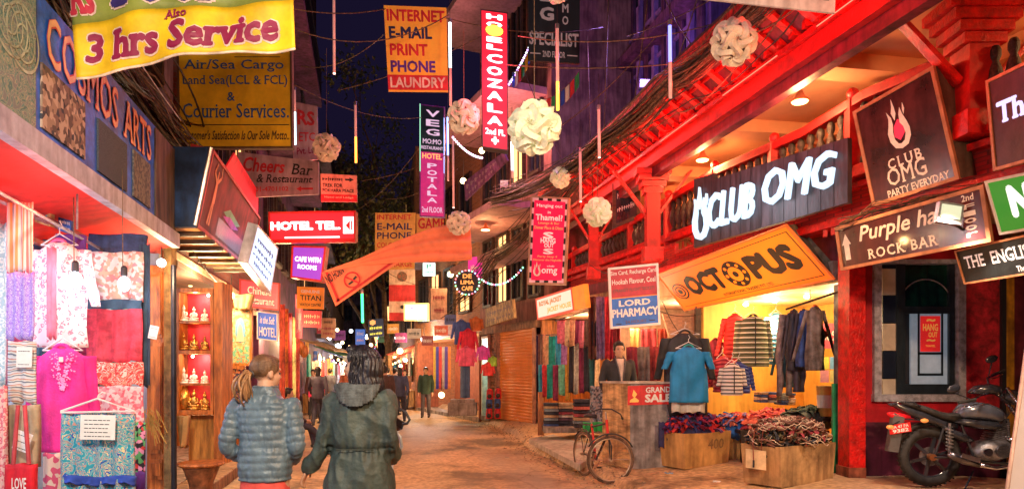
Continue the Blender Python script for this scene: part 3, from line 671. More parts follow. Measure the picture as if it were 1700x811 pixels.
pinned('white paper tag pinned to the plaid scarf', 27, 575, 53, 609, 4.45, paper, .02, lines=2)
pinned('white handwritten sign on the turquoise trousers', 133, 688, 191, 729, 4.22, paper, .02, lines=5)
pinned('long white tag hanging on the dark blue cloth', 247, 540, 262, 562, 5.9, paper, .2, lines=2)
# turquoise paisley trousers on a big white hanger
t = thing('paisley_trousers', 'turquoise paisley trousers on a wide white wire hanger', 'trousers', P(162, 850, 4.3))
pais = pat('paisley', 'swirl', [(.02,.30,.42),(.05,.42,.5),(.75,.6,.3),(.02,.08,.4),(.1,.5,.55),(.7,.25,.15),(.04,.35,.45)], 13, dist=.08)
strip('trouser_body', None, None, 102, 685, 222, 850, 4.3, pais, amp=.022, fr=4, thick=.03, parent=t)
strip('hem_band', None, None, 101, 790, 222, 803, 4.27, mat('royal', (.03,.08,.5), .7), amp=.022, fr=4, thick=.03, parent=t)
MB().tube([P(101,682,4.28), P(162,661,4.28), P(224,682,4.28), P(101,684,4.28)], .007, 6).build('hanger', white_p, t)
MB().tube([P(162,661,4.28), P(164,655,4.28), P(170,650,4.28), P(175,653,4.28)], .005, 6).build('hook', white_p, t)
# wire hangers and bulbs
for px, py, Y, lab in ((125,455,5.15,'white bulb hanging in front of the floral kurta'), (206,462,5.6,'white bulb hanging in front of the peach floral cloth')):
    t = thing('hanging_bulb', lab, 'light bulb', P(px, py+20, Y), 'bulbs hanging in the textile shop')
    MB().tube([P(px-3,280,Y), P(px-2,py-15,Y)], .004, 5).build('cord', cable_b, t)
    MB().lathe(P(px,py-6,Y), [(.012,.075),(.024,.06),(.026,.0),(.02,-.01)], 12).build('socket', ink, t)
    MB().ell(P(px,py+9,Y), (.045,.045,.06), 14, 10).build('bulb', bulb_g, t, smooth=True)
    lamp(t, P(px, py+22, Y-.16), 5, (.9,.93,1), .06)
lamp(r1, (-4.2,4.6,2.4), 42, (.7,.84,1), .2); lamp(r1, (-4.8,6.6,2.4), 45, (.9,.9,1), .2); lamp(r1, (-3.9,3.2,1.6), 36, (.7,.84,1), .2)
# stock on the shop's back wall
sp = Quad(P(55,330,5.6), P(90,330,5.6), P(90,290,5.6), P(55,290,5.6))
sign('framed_picture', 'small framed turquoise picture high in the textile shop', 'picture', Quad(P(60,368,5.4),P(84,375,5.4),P(84,348,5.4),P(60,340,5.4)), mat('turq', (.02,.4,.45), .4), frame=(pale_wood,.02))
sign('notice', 'blue and white notice beside the framed turquoise picture', 'notice', Quad(P(97,382,5.5),P(118,388,5.5),P(118,366,5.5),P(97,360,5.5)), mat('bluen', (.03,.12,.5), .5), [('#a',.1,.6,.9,.85,paper),('#b',.1,.2,.9,.42,paper)])
cols = [((.75,.1,.2),'crimson'),((.1,.3,.6),'blue'),((.8,.5,.1),'amber'),((.5,.1,.4),'purple'),((.7,.65,.6),'cream'),((.1,.45,.4),'teal')]
for i in range(6):
    c, nm = cols[i]; px = 12+i*34; Yb = 5.75+i*.28
    strip('shawl', '%s shawl on the back rail of the textile shop' % nm, 'shawl', px, 392+i*4, px+30, 640, Yb, mat('shawl_'+nm, c, .8, var=.3, sc=14), 'shawls on the back rail of the textile shop', amp=.02, fr=3)
strip('violet_folded_cloth', 'deep violet folded cloth over the rail beside the floral kurta', 'cloth', 92, 388, 137, 420, 5.45, mat('deepviolet', (.12,.03,.25), .8), amp=.01, fr=2, thick=.05)
# ---------------------------------------------------------------- carved door, post, cabinet
def L_(y, z, w=0): return Vector((wl(y)+w, y, z))
t = thing('carved_door', 'orange carved wooden door leaf standing open left of the cabinet', 'door', P(266, 800, 7.6))
def panel_slab(mb, px0, py0, px1, py1, Y, y1_): 
    a = P(px0, py1, Y); b = P(px1, py0, Y); return mb.hexa([(a.x,Y,a.z),(b.x,Y,a.z),(b.x,y1_,a.z),(a.x,y1_,a.z),(a.x,Y,b.z),(b.x,Y,b.z),(b.x,y1_,b.z),(a.x,y1_,b.z)])
panel_slab(MB(), 244, 440, 272, 815, 7.6, 7.66).build('door_leaf', orange_wood, t)
for a, b in ((452,560),(568,752),(762,795)): 
    fr = panel_slab(MB(), 247, a, 269, b, 7.585, 7.6).build('panel', orange_wood, t); panel_slab(MB(), 250, a+6, 266, b-6, 7.57, 7.585).build('raised_field', orange_wood, fr)
t = thing('door_frame', 'yellowish carved door frame beside dark iron post', 'door frame', P(278, 810, 7.5))
panel_slab(MB(), 272, 400, 284, 812, 7.5, 7.62).build('jamb', mat('ochre_wood', (.30,.20,.07), .6, var=.4, sc=8, bump=.4), t)
t = thing('iron_post', 'dark iron post between the carved door and the cabinet', 'post', P(289, 826, 7.4))
MB().tube([P(289, 832, 7.4), P(288, 440, 7.4)], .028, 10).build('post_shaft', mat('dark_post', (.03,.035,.05), .35, m=.5), t)
MB().lathe(P(289,832,7.4), [(.07,0),(.06,.03),(.03,.06)], 12).build('post_foot', black_iron, t)
# dry corn garland
mb = MB(); rr = random.Random(2)
for i in range(26):
    p = P(rr.uniform(240,262), rr.uniform(676,700), 7.3); mb.tube([p, p+Vector((rr.uniform(-.02,.06), -.02, -rr.uniform(.03,.12))), p+Vector((rr.uniform(0,.13), -.02, -rr.uniform(.1,.28)))], .005, 4)
tag(mb.build('dried_garland', mat('drygrass', (.5,.35,.08), .8)), 'dried grass garland hanging on the carved door', 'garland')
# display cabinet with four lit shelves
Yc = 8.1
cab = thing('display_cabinet', 'orange wooden display cabinet with four lit shelves of gilt figures', 'cabinet', P(327, 765, Yc))
def cb(px0, py0, px1, py1, y0, y1, m, nm): a = P(px0, py1, Yc); b = P(px1, py0, Yc); return MB().hexa([(a.x,y0,a.z),(b.x,y0,a.z),(b.x,y1,a.z),(a.x,y1,a.z),(a.x,y0,b.z),(b.x,y0,b.z),(b.x,y1,b.z),(a.x,y1,b.z)]).build(nm, m, cab)
cb(293, 484, 352, 686, Yc+.22, Yc+.24, mat('cabinet_red', (.7,.03,.04), .5), 'back_panel')
cb(293, 484, 297, 686, Yc, Yc+.22, orange_wood, 'side'); cb(349, 484, 354, 686, Yc, Yc+.22, orange_wood, 'side')
cb(293, 478, 354, 485, Yc-.01, Yc+.23, orange_wood, 'top'); cb(293, 680, 354, 687, Yc-.01, Yc+.23, orange_wood, 'bottom')
for py in (534, 584, 637): cb(297, py-(3 if py == 584 else 1), 349, py+(3 if py == 584 else 2), Yc-.005 if py == 584 else Yc+.01, Yc+.219, orange_wood, 'shelf')
cb(355, 468, 369, 770, Yc+.0, Yc+.3, orange_wood, 'side_board'); cb(300, 690, 354, 768, Yc+.2, Yc+.26, mat('lit_board', (.55,.25,.05), .5, var=.25, sc=5, str_=(5,5,1)), 'lower_board')
gold = mat('gilt', (.75,.42,.10), .28, m=.8, var=.3, sc=30); ivory = mat('ivory', (.85,.78,.62), .4, var=.1)
def buddha(label, px, py, h, m, Y, head=False):
    t = thing('gilt_figure', label, 'figurine', P(px, py, Y)); b = P(px, py, Y); mb = MB()
    if head:
        mb.lathe(b, [(.10*h,0),(.18*h,.04*h),(.22*h,.25*h),(.27*h,.45*h),(.25*h,.7*h),(.13*h,.88*h),(.08*h,.95*h),(.03*h,1.0*h)], 14)
        mb.ell(b+Vector((0,-.25*h,.42*h)), (.03*h,.05*h,.08*h), 8, 6)
        for s in (-1,1): mb.ell(b+Vector((s*.27*h,0,.42*h)), (.03*h,.05*h,.14*h), 8, 6)
    else:
        mb.lathe(b, [(.30*h,0),(.33*h,.05*h),(.28*h,.12*h)], 14)
        mb.ell(b+Vector((0,0,.2*h)), (.33*h,.2*h,.10*h), 12, 8); mb.ell(b+Vector((0,0,.42*h)), (.16*h,.11*h,.24*h), 12, 8)
        mb.ell(b+Vector((0,0,.76*h)), (.1*h,.1*h,.13*h), 12, 8); mb.ell(b+Vector((0,0,.92*h)), (.045*h,.045*h,.08*h), 8, 6)
        for s in (-1,1): mb.tube([b+Vector((s*.15*h,0,.55*h)), b+Vector((s*.24*h,-.05*h,.38*h)), b+Vector((s*.06*h,-.18*h,.26*h))], [.06*h,.05*h,.04*h], 8)
    mb.build('figure', m, t, smooth=True)
lv = ('top', 'second', 'third', 'bottom')
for i, (py, hh) in enumerate(((533,.20),(580,.21),(636,.2),(679,.27))):
    for j, px in enumerate((305, 322, 340)):
        mm = ivory if i in (0, 2) else gold
        buddha('%s %s figurine on the %s shelf of the cabinet' % (('left','middle','right')[j], 'ivory seated' if mm is ivory else ('gilt head' if i == 3 and j == 0 else 'gilt seated'), lv[i]), px, py, hh*(1,.9,.8)[j] if not(i == 3 and j == 0) else .28, mm, Yc+.1, head=(i == 3 and j == 0))
for py, e, c in ((490,3.5,(1,.85,.7)),(541,1.0,(1,.6,.25)),(592,3.5,(1,.85,.75)),(641,1.0,(1,.6,.25))): lamp(cab, P(324, py, Yc+.04), e, c, .02)
for px, py in ((346,490),(320,591)): 
    MB().ell(P(px,py,Yc+.06), .018, 10, 6).build('shelf_light', glow('shelflight', (1,.85,.6), 12), cab)
# urn-shaped stone stand
t = thing('urn_stand', 'dark waisted wooden stand with round top below the cabinet', 'stand', G(334, 880))
b = P(334, 772, 7.6); b.z = 0
zt = P(334, 766, 7.6).z
MB().lathe((b.x,b.y,0), [(.2,0),(.21,.06),(.14,.12),(.12,zt*.45),(.13,zt*.6),(.19,zt*.88),(.2,zt-.04)], 20).build('body', mat('urn', (.22,.08,.03), .5, var=.4, sc=10), t, smooth=True)
MB().lathe((b.x,b.y,zt-.04), [(.23,0),(.25,.02),(.24,.04)], 20).build('top', orange_wood, t)
t = strip('tan_sack', 'tan cloth sack hanging beside the cabinet', 'sack', 292, 690, 312, 742, 7.7, mat('sack', (.45,.27,.1), .8), amp=.03, fr=1, taper=.4, thick=.08)
# hanging thangka, basket, pink restaurant sign, blue hotel sign
def sg(px4, Ys, ): return Quad(P(px4[0][0],px4[0][1],Ys[0]), P(px4[1][0],px4[1][1],Ys[1]), P(px4[2][0],px4[2][1],Ys[1]), P(px4[3][0],px4[3][1],Ys[0]))
tq = sg(((381,606),(418,606),(418,512),(379,512)), (10.2,10.2))
def thx(root, q):
    mb = flat(q, [(.5+.22*math.cos(t), .62+.22*math.sin(t)) for t in [i*math.pi/8 for i in range(16)]], .004); mb.build('halo', mat('halo_blue', (.1,.3,.55), .6), root)
    mb = flat(q, [(.3,.42),(.7,.42),(.62,.55),(.58,.68),(.5,.74),(.42,.68),(.38,.55)], .007); mb.build('painted_figure', mat('thfig', (.75,.45,.3), .6), root)
    flat(q, [(.05,.05),(.95,.05),(.95,.34),(.05,.34)], .004).build('painted_ground', pat('thgreen','cells',[(.1,.35,.15),(.6,.2,.1),(.15,.4,.3),(.6,.45,.2)],40), root)
sign('thangka', 'green and orange painted scroll hanging right of the cabinet', 'painting', tq, pat('thbase','cells',[(.55,.35,.2),(.15,.35,.25),(.6,.25,.1),(.5,.45,.3)],30), frame=(orange_wood,.03), extra=thx)
strip('dark_patterned_rug', 'dark red patterned rug hanging under the painted scroll', 'rug', 381, 612, 416, 680, 10.25, pat('rug','cells',[(.12,.03,.04),(.45,.15,.08),(.05,.04,.1),(.5,.3,.15)],40), amp=.01, fr=2)
strip('straw_basket', 'straw fan hanging above the painted scroll', 'fan', 384, 488, 418, 512, 10.0, mat('straw', (.55,.35,.15), .8), amp=.02, fr=3, taper=.7, thick=.1)
t = thing('shop_bulb', 'glowing bulb beside the carved cabinet top', 'light bulb', P(384,492,9.6)); MB().ell(P(384,490,9.6), .05, 12, 8).build('bulb', warm_glow, t); MB().tube([P(384,486,9.6), P(384,455,9.6)], .006, 5).build('cord', cable_m, t); lamp(t, P(386,496,9.3), 30, (1,.65,.3), .05)
sign('restaurant_sign', 'pink Chinese Restaurant sign under the leaning light box', 'sign', sg(((398,508),(463,515),(464,470),(398,463)), (11.3,11.3)), mat('pinksign', (.7,.06,.10), .4, em=.25, emc=(.9,.1,.15)),
     [('Chinese',.2,.5,.8,.78,paper,dict(em=0) if 0 else {}),('Restaurant',.12,.15,.88,.42,paper)], frame=(mat('redframe',(.5,.03,.03),.5),.02))
sign('hotel_sign', 'small blue and white HOTEL sign below the pink restaurant sign', 'sign', sg(((427,562),(461,566),(461,520),(427,516)), (11.8,11.8)), mat('bluesign', (.03,.12,.55), .4, em=.3, emc=(.05,.2,.9)),
     [('in the Soft',.12,.58,.85,.85,paper,dict(shear=.3)),('HOTEL',.1,.12,.92,.46,paper)], frame=(paper,.015))
# ---------------------------------------------------------------- leaning light box with a dancing figure
dkred = mat('box_dark_red', (.16,.012,.016), .5, var=.5, sc=3, bump=.02, spec=.25)
def XL(Y, x0=-3.37, y0=7.3): return x0-.21*(Y-y0)
BL = Vector((XL(7.3),7.3,3.11)); BR = Vector((XL(10.46),10.46,3.14)); TR = BR+Vector((.17,0,.78)); TL = BL+Vector((.17,0,.82))
q = Quad(BL, BR, TR, TL)
def boxx(root, q):
    MB().hexa([v+Vector((0,-.07,0)) for v in (BL+Vector((-.28,.0,-.02)), BL+Vector((.01,0,-.02)), TL+Vector((.01,0,.01)), TL+Vector((-.40,0,.01)), BL+Vector((-.28,.06,-.02)), BL+Vector((.01,.06,-.02)), TL+Vector((.01,.06,.01)), TL+Vector((-.40,.06,.01)))]).build('end_panel', mat('box_blue', (.02,.05,.14), .5, var=.4, sc=4), root)
    MB().tube([BL+Vector((.01,-.07,0)), TL+Vector((.01,-.07,0))], .02, 6).build('edge_trim', mat('alu', (.6,.6,.62), .3, m=.8), root)
    # underside with bars
    MB().hexa([BL+Vector((-.5,0,-.02)), BL+Vector((0,0,-.02)), BR+Vector((0,0,-.02)), BR+Vector((-.5,0,-.02)), BL+Vector((-.5,0,0)), BL, BR, BR+Vector((-.5,0,0))]).build('underside', mat('undero', (.75,.40,.15), .5, var=.2), root)
    for i in range(7):
        p = BL.lerp(BR, .06+i*.15); MB().bar(p+Vector((-.5,0,-.045)), p+Vector((.03,0,-.045)), .06, .05).build('bracket', dark_wood, root)
    fig = mat('figure_gold', (.65,.22,.06), .4)
    mb = MB()
    def seg(a, b, w):
        a = Vector((a[0]*q.w, a[1]*q.h)); b = Vector((b[0]*q.w, b[1]*q.h)); d = (b-a); nn = Vector((-d.y, d.x)).normalized()*w
        pts = [a+nn, b+nn*.7, b-nn*.7, a-nn]; flat(q, [(p.x/q.w, p.y/q.h) for p in pts], .006, mb)
    seg((.10,.12),(.12,.45),.035); seg((.13,.12),(.135,.45),.03); seg((.13,.43),(.13,.72),.06); seg((.13,.7),(.08,.8),.025); seg((.08,.8),(.10,.93),.02); seg((.13,.7),(.18,.82),.025); seg((.18,.82),(.17,.95),.02); seg((.13,.74),(.13,.86),.03)
    mb.build('painted_dancer', fig, root)
    flat(q, [(.25,.08),(.85,.08),(.85,.34),(.25,.34)], .004).build('caption_panel', mat('capred', (.10,.01,.012), .3), root)
    flat(q, [(.3,.46),(.5,.40),(.62,.5),(.4,.58)], .005).build('painted_swirl', mat('swg', (.1,.5,.25), .5), root); flat(q, [(.3,.40),(.48,.34),(.6,.42),(.42,.48)], .0055).build('painted_swirl', mat('swp', (.5,.1,.5), .5), root)
sign('light_box_sign', 'leaning dark red light box sign with painted dancer and blue end', 'light box', q, dkred, [('THANGKA & STATUES',.28,.22,.82,.31,peach),('WHOLESALE',.36,.11,.74,.18,peach)], frame=(mat('redtrim',(.5,.03,.03),.4),.03), thick=.22, extra=boxx)
mb = MB(); a = P(362,254,8.2); b = P(393,255,9.4)
q = Quad(P(364,262,8.3), P(428,372,11.2), P(428,316,11.2), P(392,255,8.3))
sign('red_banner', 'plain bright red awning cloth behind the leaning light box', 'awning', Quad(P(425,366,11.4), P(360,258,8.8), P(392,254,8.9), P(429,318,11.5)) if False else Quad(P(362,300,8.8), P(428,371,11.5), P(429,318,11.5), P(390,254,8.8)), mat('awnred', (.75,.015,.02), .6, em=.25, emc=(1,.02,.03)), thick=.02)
q = Quad(P(410,437,9.0), P(448,486,10.6), P(461,411,10.6), P(427,373,9.0))
sign('menu_light_box', 'glowing bluish white menu light box at the end of the dark red one', 'light box', q, glow('menu_white', (.62,.75,1), 1.3),
     [('MENU',.15,.72,.85,.85,ink),('MO:MO  THUKPA',.1,.55,.9,.62,ink),('PIZZA  PASTA',.1,.42,.9,.49,ink),('COFFEE TEA',.1,.29,.9,.36,ink),('OPEN DAILY',.15,.14,.85,.21,ink)][:0]+[('#1',.15,.66,.85,.8,mat('b_ink',(.05,.1,.4),.5)),('#2',.1,.48,.9,.58,mat('b_ink')),('#3',.1,.33,.9,.4,mat('b_ink')),('#4',.2,.15,.8,.24,mat('b_ink'))],
     frame=(mat('alu'),.02), thick=.12)
t = thing('shop_bulb', 'white bulb under the awning corner above the carved door', 'light bulb', P(268,440,7.2)); MB().ell(P(268,436,7.2), .045, 10, 6).build('bulb', bulb_g, t); MB().tube([P(268,430,7.2), P(268,405,7.2)], .006, 5).build('cord', cable_m, t); lamp(t, P(275,450,7.0), 30, (1,.62,.3), .06)
lamp(r2, (-4.3,9.6,2.7), 130, (1,.7,.35), .15); lamp(r2, (-4.75,11.8,2.6), 130, (1,.65,.3), .15)
lamp(r3, (-5.4,15.5,2.5), 170, (1,.6,.3), .15); lamp(r3, (-6.15,19,2.5), 190, (1,.6,.3), .15)
for i in range(5):
    p = L2(.1+i*.19, 2.93, -.35); t = thing('ceiling_bulb', 'warm ceiling bulb in the souvenir shop, '+('nearest the carved door','above the display cabinet','behind the side board','above the painted scroll','farthest by the HOTEL sign')[i], 'light bulb', p, 'ceiling bulbs in the souvenir shop'); MB().ell(p, .045, 10, 6).build('bulb', warm_glow, t)
# ---------------------------------------------------------------- banners and signs over the street
yel = mat('banner_yellow', (.88,.52,.01), .6, var=.22, sc=3, bump=.25, bs=8); olive = mat('banner_olive', (.24,.27,.04), .6, var=.2, sc=3)
mar = mat('maroon_print', (.27,.01,.06), .6, var=.1); pinkw = mat('pinkish_white', (.85,.6,.5), .6)
def banner():
    Y = 4.6; root = thing('cloth_banner', 'big yellow and olive cloth banner advertising 3 hrs Service at top left', 'banner', P(300, 120, Y))
    TLp, TRp, BRp, BLp = (100,-130), (483,-150), (490,80), (127,130)
    bow = lambda u: -13*math.sin(u*math.pi)*(1-.2*u)
    def at(u, v, w=0):   # v=0 bottom
        x = (BLp[0]*(1-u)+BRp[0]*u)*(1-v)+(TLp[0]*(1-u)+TRp[0]*u)*v
        y = (BLp[1]*(1-u)+BRp[1]*u)*(1-v)+(TLp[1]*(1-u)+TRp[1]*u)*v
        y += bow(u)*(1-v)
        p = P(x, y, Y+.10*u); p.y += .03*math.sin(u*9+v*4)+.015*math.sin(u*23-v*6)-w; return p
    vs = .345
    MB().grid(lambda u, v: at(u, v*vs), 50, 8, (0,.006,0)).build('lower_cloth', yel, root, smooth=True)
    MB().grid(lambda u, v: at(u, vs+v*(1-vs)), 50, 10, (0,.006,0)).build('upper_cloth', olive, root, smooth=True)
    MB().tube([at(i/30, 0)-Vector((0,0,.004)) for i in range(31)], .009, 5).build('hem', mat('hem', (.8,.65,.5), .7), root, smooth=True)
    def inv(px, py):
        u, v = .5, .2
        for _ in range(30):
            x = (BLp[0]*(1-u)+BRp[0]*u)*(1-v)+(TLp[0]*(1-u)+TRp[0]*u)*v; u += (px-x)/370
            yb = (BLp[1]*(1-u)+BRp[1]*u)+bow(u); yt = (TLp[1]*(1-u)+TRp[1]*u); v = (py-yb)/(yt-yb)
        return u, v
    def wr(s, p0, p1, p2, m, **k):   # p0 lower-left px, p1 lower-right px, p2 upper-left px
        raw, f = txt_raw(s, k.get('bold', .03), k.get('shear', 0), 0, k.get('space', 1), 2, .06)
        x0 = min(p.x for p in raw); x1 = max(p.x for p in raw); y0_ = min(p.y for p in raw); y1_ = max(p.y for p in raw); mb = MB(); vv = []
        for p in raw:
            a = (p.x-x0)/(x1-x0); b = (p.y-y0_)/(y1_-y0_)
            px = p0[0]+(p1[0]-p0[0])*a+(p2[0]-p0[0])*b; py = p0[1]+(p1[1]-p0[1])*a+(p2[1]-p0[1])*b
            u, v = inv(px, py); vv.append(at(u, v, k.get('w', .012)+p.z*.001))
        mb.add(vv, f); return mb.build('lettering', m, root)
    wr('3 hrs Service', (139,104), (461,64), (139,64-9), mar, bold=.045, shear=.08)
    wr('3 hrs Service', (136,107), (464,67), (136,52), pinkw, bold=.075, shear=.08, w=.006)
    wr('Also', (276,36), (313,30), (276,21), mar, bold=.03)
    wr('Rs', (115,26), (158,22), (113,-30), mat('rsred', (.55,.03,.06), .6), bold=.05); wr('Rs', (113,28), (160,24), (111,-32), pinkw, bold=.07, w=.006)
    wr('100/-', (184,16), (400,-4), (184,-75), mat('indigo', (.05,.03,.2), .6), bold=.06); wr('100/-', (181,19), (404,-1), (181,-78), pinkw, bold=.08, w=.006)
banner()
def S4(name, label, cat, px4, Y, board, texts=(), **k):
    """px4: bottom-left, bottom-right, top-right, top-left in picture points; Y one or two distances (left, right)"""
    Ys = Y if isinstance(Y, tuple) else (Y, Y)
    return sign(name, label, cat, sg(px4, Ys), board, texts, **k)
bl_ink = mat('blue_print', (.03,.10,.32), .6, var=.1)
yboard = mat('yellow_board', (.85,.47,.015), .6, var=.25, sc=1.6, bump=.15)
S4('hanging_sign', 'large yellow Air/Sea Cargo and Courier Services sign with blue letters', 'sign', ((297,246),(486,246),(484,60),(294,60)), 8.4, yboard,
   [('Air/Sea Cargo',.05,.68,.93,.79,bl_ink,dict(serif=.05,bold=.01)),('Land Sea(LCL & FCL)',.04,.545,.96,.65,bl_ink,dict(serif=.05,bold=.01)),('&',.43,.42,.50,.5,bl_ink),('Courier Services.',.04,.27,.97,.40,bl_ink,dict(serif=.05,bold=.01)),
    ('Customer\'s Satisfaction Is Our Sole Motto..',.03,.075,.97,.16,mat('brownink',(.08,.04,.02),.6),dict(shear=.3)),('(LCL ONLY) ETC.',.68,.835,.93,.87,ink)],
   extra=lambda r, q: (q.slab(MB(), .05,.205,.97,.212,.001,.003).build('rule', ink, r), q.slab(MB(), .5,.81,.9,.816,.001,.003).build('rule', ink, r)), frame=(mat('rustf',(.12,.06,.03),.7),.02), thick=.06)
lil = mat('lilac_board', (.50,.34,.42), .6, var=.2, sc=3)
S4('hanging_sign', 'white RS Pvt Ltd board behind the yellow cargo sign', 'sign', ((487,270),(528,264),(526,176),(485,168)), 12.2, lil, [('RS',.2,.62,.9,.88,mat('signred',(.6,.03,.05),.5),dict(bold=.04)),('ETC',.25,.34,.9,.5,mat('signred')),('Pvt. Ltd',.15,.12,.95,.24,mar)])
S4('hanging_sign', 'greyish white Bar & Restaurant board with red arrow', 'sign', ((398,328),(529,322),(529,268),(395,252)), 11.2, lil,
   [('Cheers',.06,.58,.58,.92,mat('signred'),dict(shear=.3,bold=.03)),('Bar',.66,.56,.93,.86,ink,dict(serif=.05,shear=.25,bold=.01)),('& Restaurant',.22,.34,.93,.54,ink,dict(serif=.05,shear=.25,bold=.01)),('01-4701102',.2,.12,.62,.24,mat('signred'))],
   extra=lambda r, q: flat(q, [(.72,.17),(.78,.25),(.78,.2),(.93,.2),(.93,.14),(.78,.14),(.78,.09)]).build('arrow', mat('signred'), r))
S4('hanging_sign', 'small pink and red trek board right of the Bar & Restaurant board', 'sign', ((533,334),(593,335),(592,291),(532,288)), 13.5, mat('salmonb', (.75,.35,.28), .6),
   [('#v',.05,.74,.6,.9,ink),('TREK FOR',.05,.52,.6,.66,ink),('POKHARA PEACE',.05,.34,.92,.47,ink),('Hotel and Lodge',.1,.1,.9,.2,pinkw)],
   extra=lambda r, q: (q.slab(MB(), 0,0,1,.26,.001,.003).build('red_band', mat('signred'), r), flat(q, [(.92,.82),(.8,.9),(.8,.85),(.68,.85),(.68,.79),(.8,.79),(.8,.74)]).build('arrow', ink, r)))
# red neon HOTEL TEL sign
neon_red = glow('neon_red', (1,.012,.02), 1.6); wletter = glow('white_letter', (1,.86,.84), 2.2)
def neonx(r, q):
    q.slab(MB(), .0,-.08,1,0,-.1,.03).build('tube_housing', mat('redsteel',(.4,.02,.02),.4), r)
    q.slab(MB(), .86,.22,.98,.80,.01,.02).build('emblem_plate', wletter, r)
    flat(q, [(.89,.5),(.94,.68),(.94,.32)], .024).build('emblem', mat('signred'), r); q.slab(MB(), .95,.34,.965,.66,.021,.024).build('emblem_bar', mat('signred'), r)
    q.slab(MB(), .18,.08,.82,.13,.02,.03).build('light_strip', wletter, r)
    lamp(r, q(.5,.5,.9), 60, (1,.05,.07), .1); lamp(r, q(.5,-.5,.6), 20, (1,.05,.07), .1)
S4('neon_sign', 'glowing red HOTEL TEL sign with white letters and square arrow emblem', 'neon sign', ((448,400),(590,398),(590,350),(446,352)), 13.8, neon_red, [('HOTEL TEL.',.02,.36,.83,.66,wletter,dict(bold=.06,ext=.02,w=.01))], thick=.2, extra=neonx, frame=(mat('redsteel',(.4,.02,.02),.4),.03))
S4('light_box_sign', 'glowing purple CAFE WITH ROOMS light box under the red neon sign', 'light box', ((483,460),(534,467),(541,409),(485,408)), 14.2, glow('violet_glow', (.32,.05,.50), 1.2), [('CAFE WITH',.1,.52,.9,.68,wletter,dict(bold=.04)),('ROOMS',.2,.3,.8,.44,wletter,dict(bold=.04))], thick=.25, frame=(mat('redtrim'),.03))
orb = mat('orange_board', (.80,.25,.02), .5, em=.2, emc=(1,.3,.03))
S4('hanging_sign', 'orange board with black letters on the left below the purple light box', 'sign', ((493,511),(537,513),(538,477),(493,475)), 15.5, orb, [('TITAN',.12,.38,.9,.62,ink),('WATCH CENTRE',.1,.12,.9,.24,ink),('GENUINE',.15,.72,.85,.86,paper)])
S4('hanging_sign', 'plain dark red board below the orange one on the left', 'sign', ((502,542),(533,544),(534,516),(502,515)), 16.5, mat('dkred2', (.35,.02,.03), .5, em=.15, emc=(.8,.03,.05)), [('#t',.1,.55,.9,.8,peach),('#r',.1,.2,.9,.42,peach)])
S4('hanging_sign', 'tall narrow pink red board beside the orange board', 'sign', ((490,560),(501,561),(502,490),(490,488)), 15.8, mat('pinkred2', (.7,.1,.12), .5, em=.2, emc=(1,.2,.2)), [('#h',.2,.1,.85,.9,paper)])
S4('hanging_sign', 'tan board hanging low on the left in the distance', 'sign', ((533,560),(556,561),(557,528),(533,527)), 19, mat('tanb', (.5,.32,.18), .6), [('#x',.2,.7,.8,.9,ink),('#y',.1,.4,.9,.55,mar),('#z',.15,.15,.85,.3,mar)])
# internet banner
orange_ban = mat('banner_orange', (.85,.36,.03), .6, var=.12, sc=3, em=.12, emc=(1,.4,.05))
redp = mat('red_print', (.62,.02,.03), .6); navyp = mat('navy_print', (.03,.03,.12), .6)
S4('hanging_sign', 'orange INTERNET E-MAIL PRINT PHONE LAUNDRY banner hung over the street', 'banner', ((645,152),(744,153),(741,13),(637,9)), 10.5, orange_ban,
   [('INTERNET',.04,.82,.97,.96,redp,dict(bold=.04)),('E-MAIL',.06,.62,.76,.76,navyp,dict(bold=.04)),('PRINT',.06,.42,.68,.56,redp,dict(bold=.04)),('PHONE',.06,.225,.8,.365,mat('purplep',(.12,.02,.3),.6),dict(bold=.04)),('LAUNDRY',.04,.045,.96,.17,pinkw,dict(bold=.03))],
   thick=.012, extra=lambda r, q: q.slab(MB(), 0,.02,1,.195,.001,.003).build('red_band', redp, r))
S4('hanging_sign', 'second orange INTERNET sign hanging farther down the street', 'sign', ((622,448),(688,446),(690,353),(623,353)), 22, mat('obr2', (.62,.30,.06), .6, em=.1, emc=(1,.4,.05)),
   [('INTERNET',.05,.88,.9,.97,redp),('E-MAIL',.05,.70,.92,.82,navyp),('PHONE',.05,.54,.9,.66,navyp),('COLOR PRINT',.05,.39,.95,.48,redp),('SIM CARD',.05,.2,.95,.32,navyp),('RECHARGE',.1,.04,.95,.14,redp)])
S4('hanging_sign', 'orange GAME ZONE sign beside the second internet sign', 'sign', ((692,420),(742,420),(742,355),(691,355)), 22.4, mat('obr2'), [('GAME',.05,.62,.95,.9,redp,dict(bold=.03)),('ZONE',.05,.15,.95,.5,redp,dict(bold=.03))])
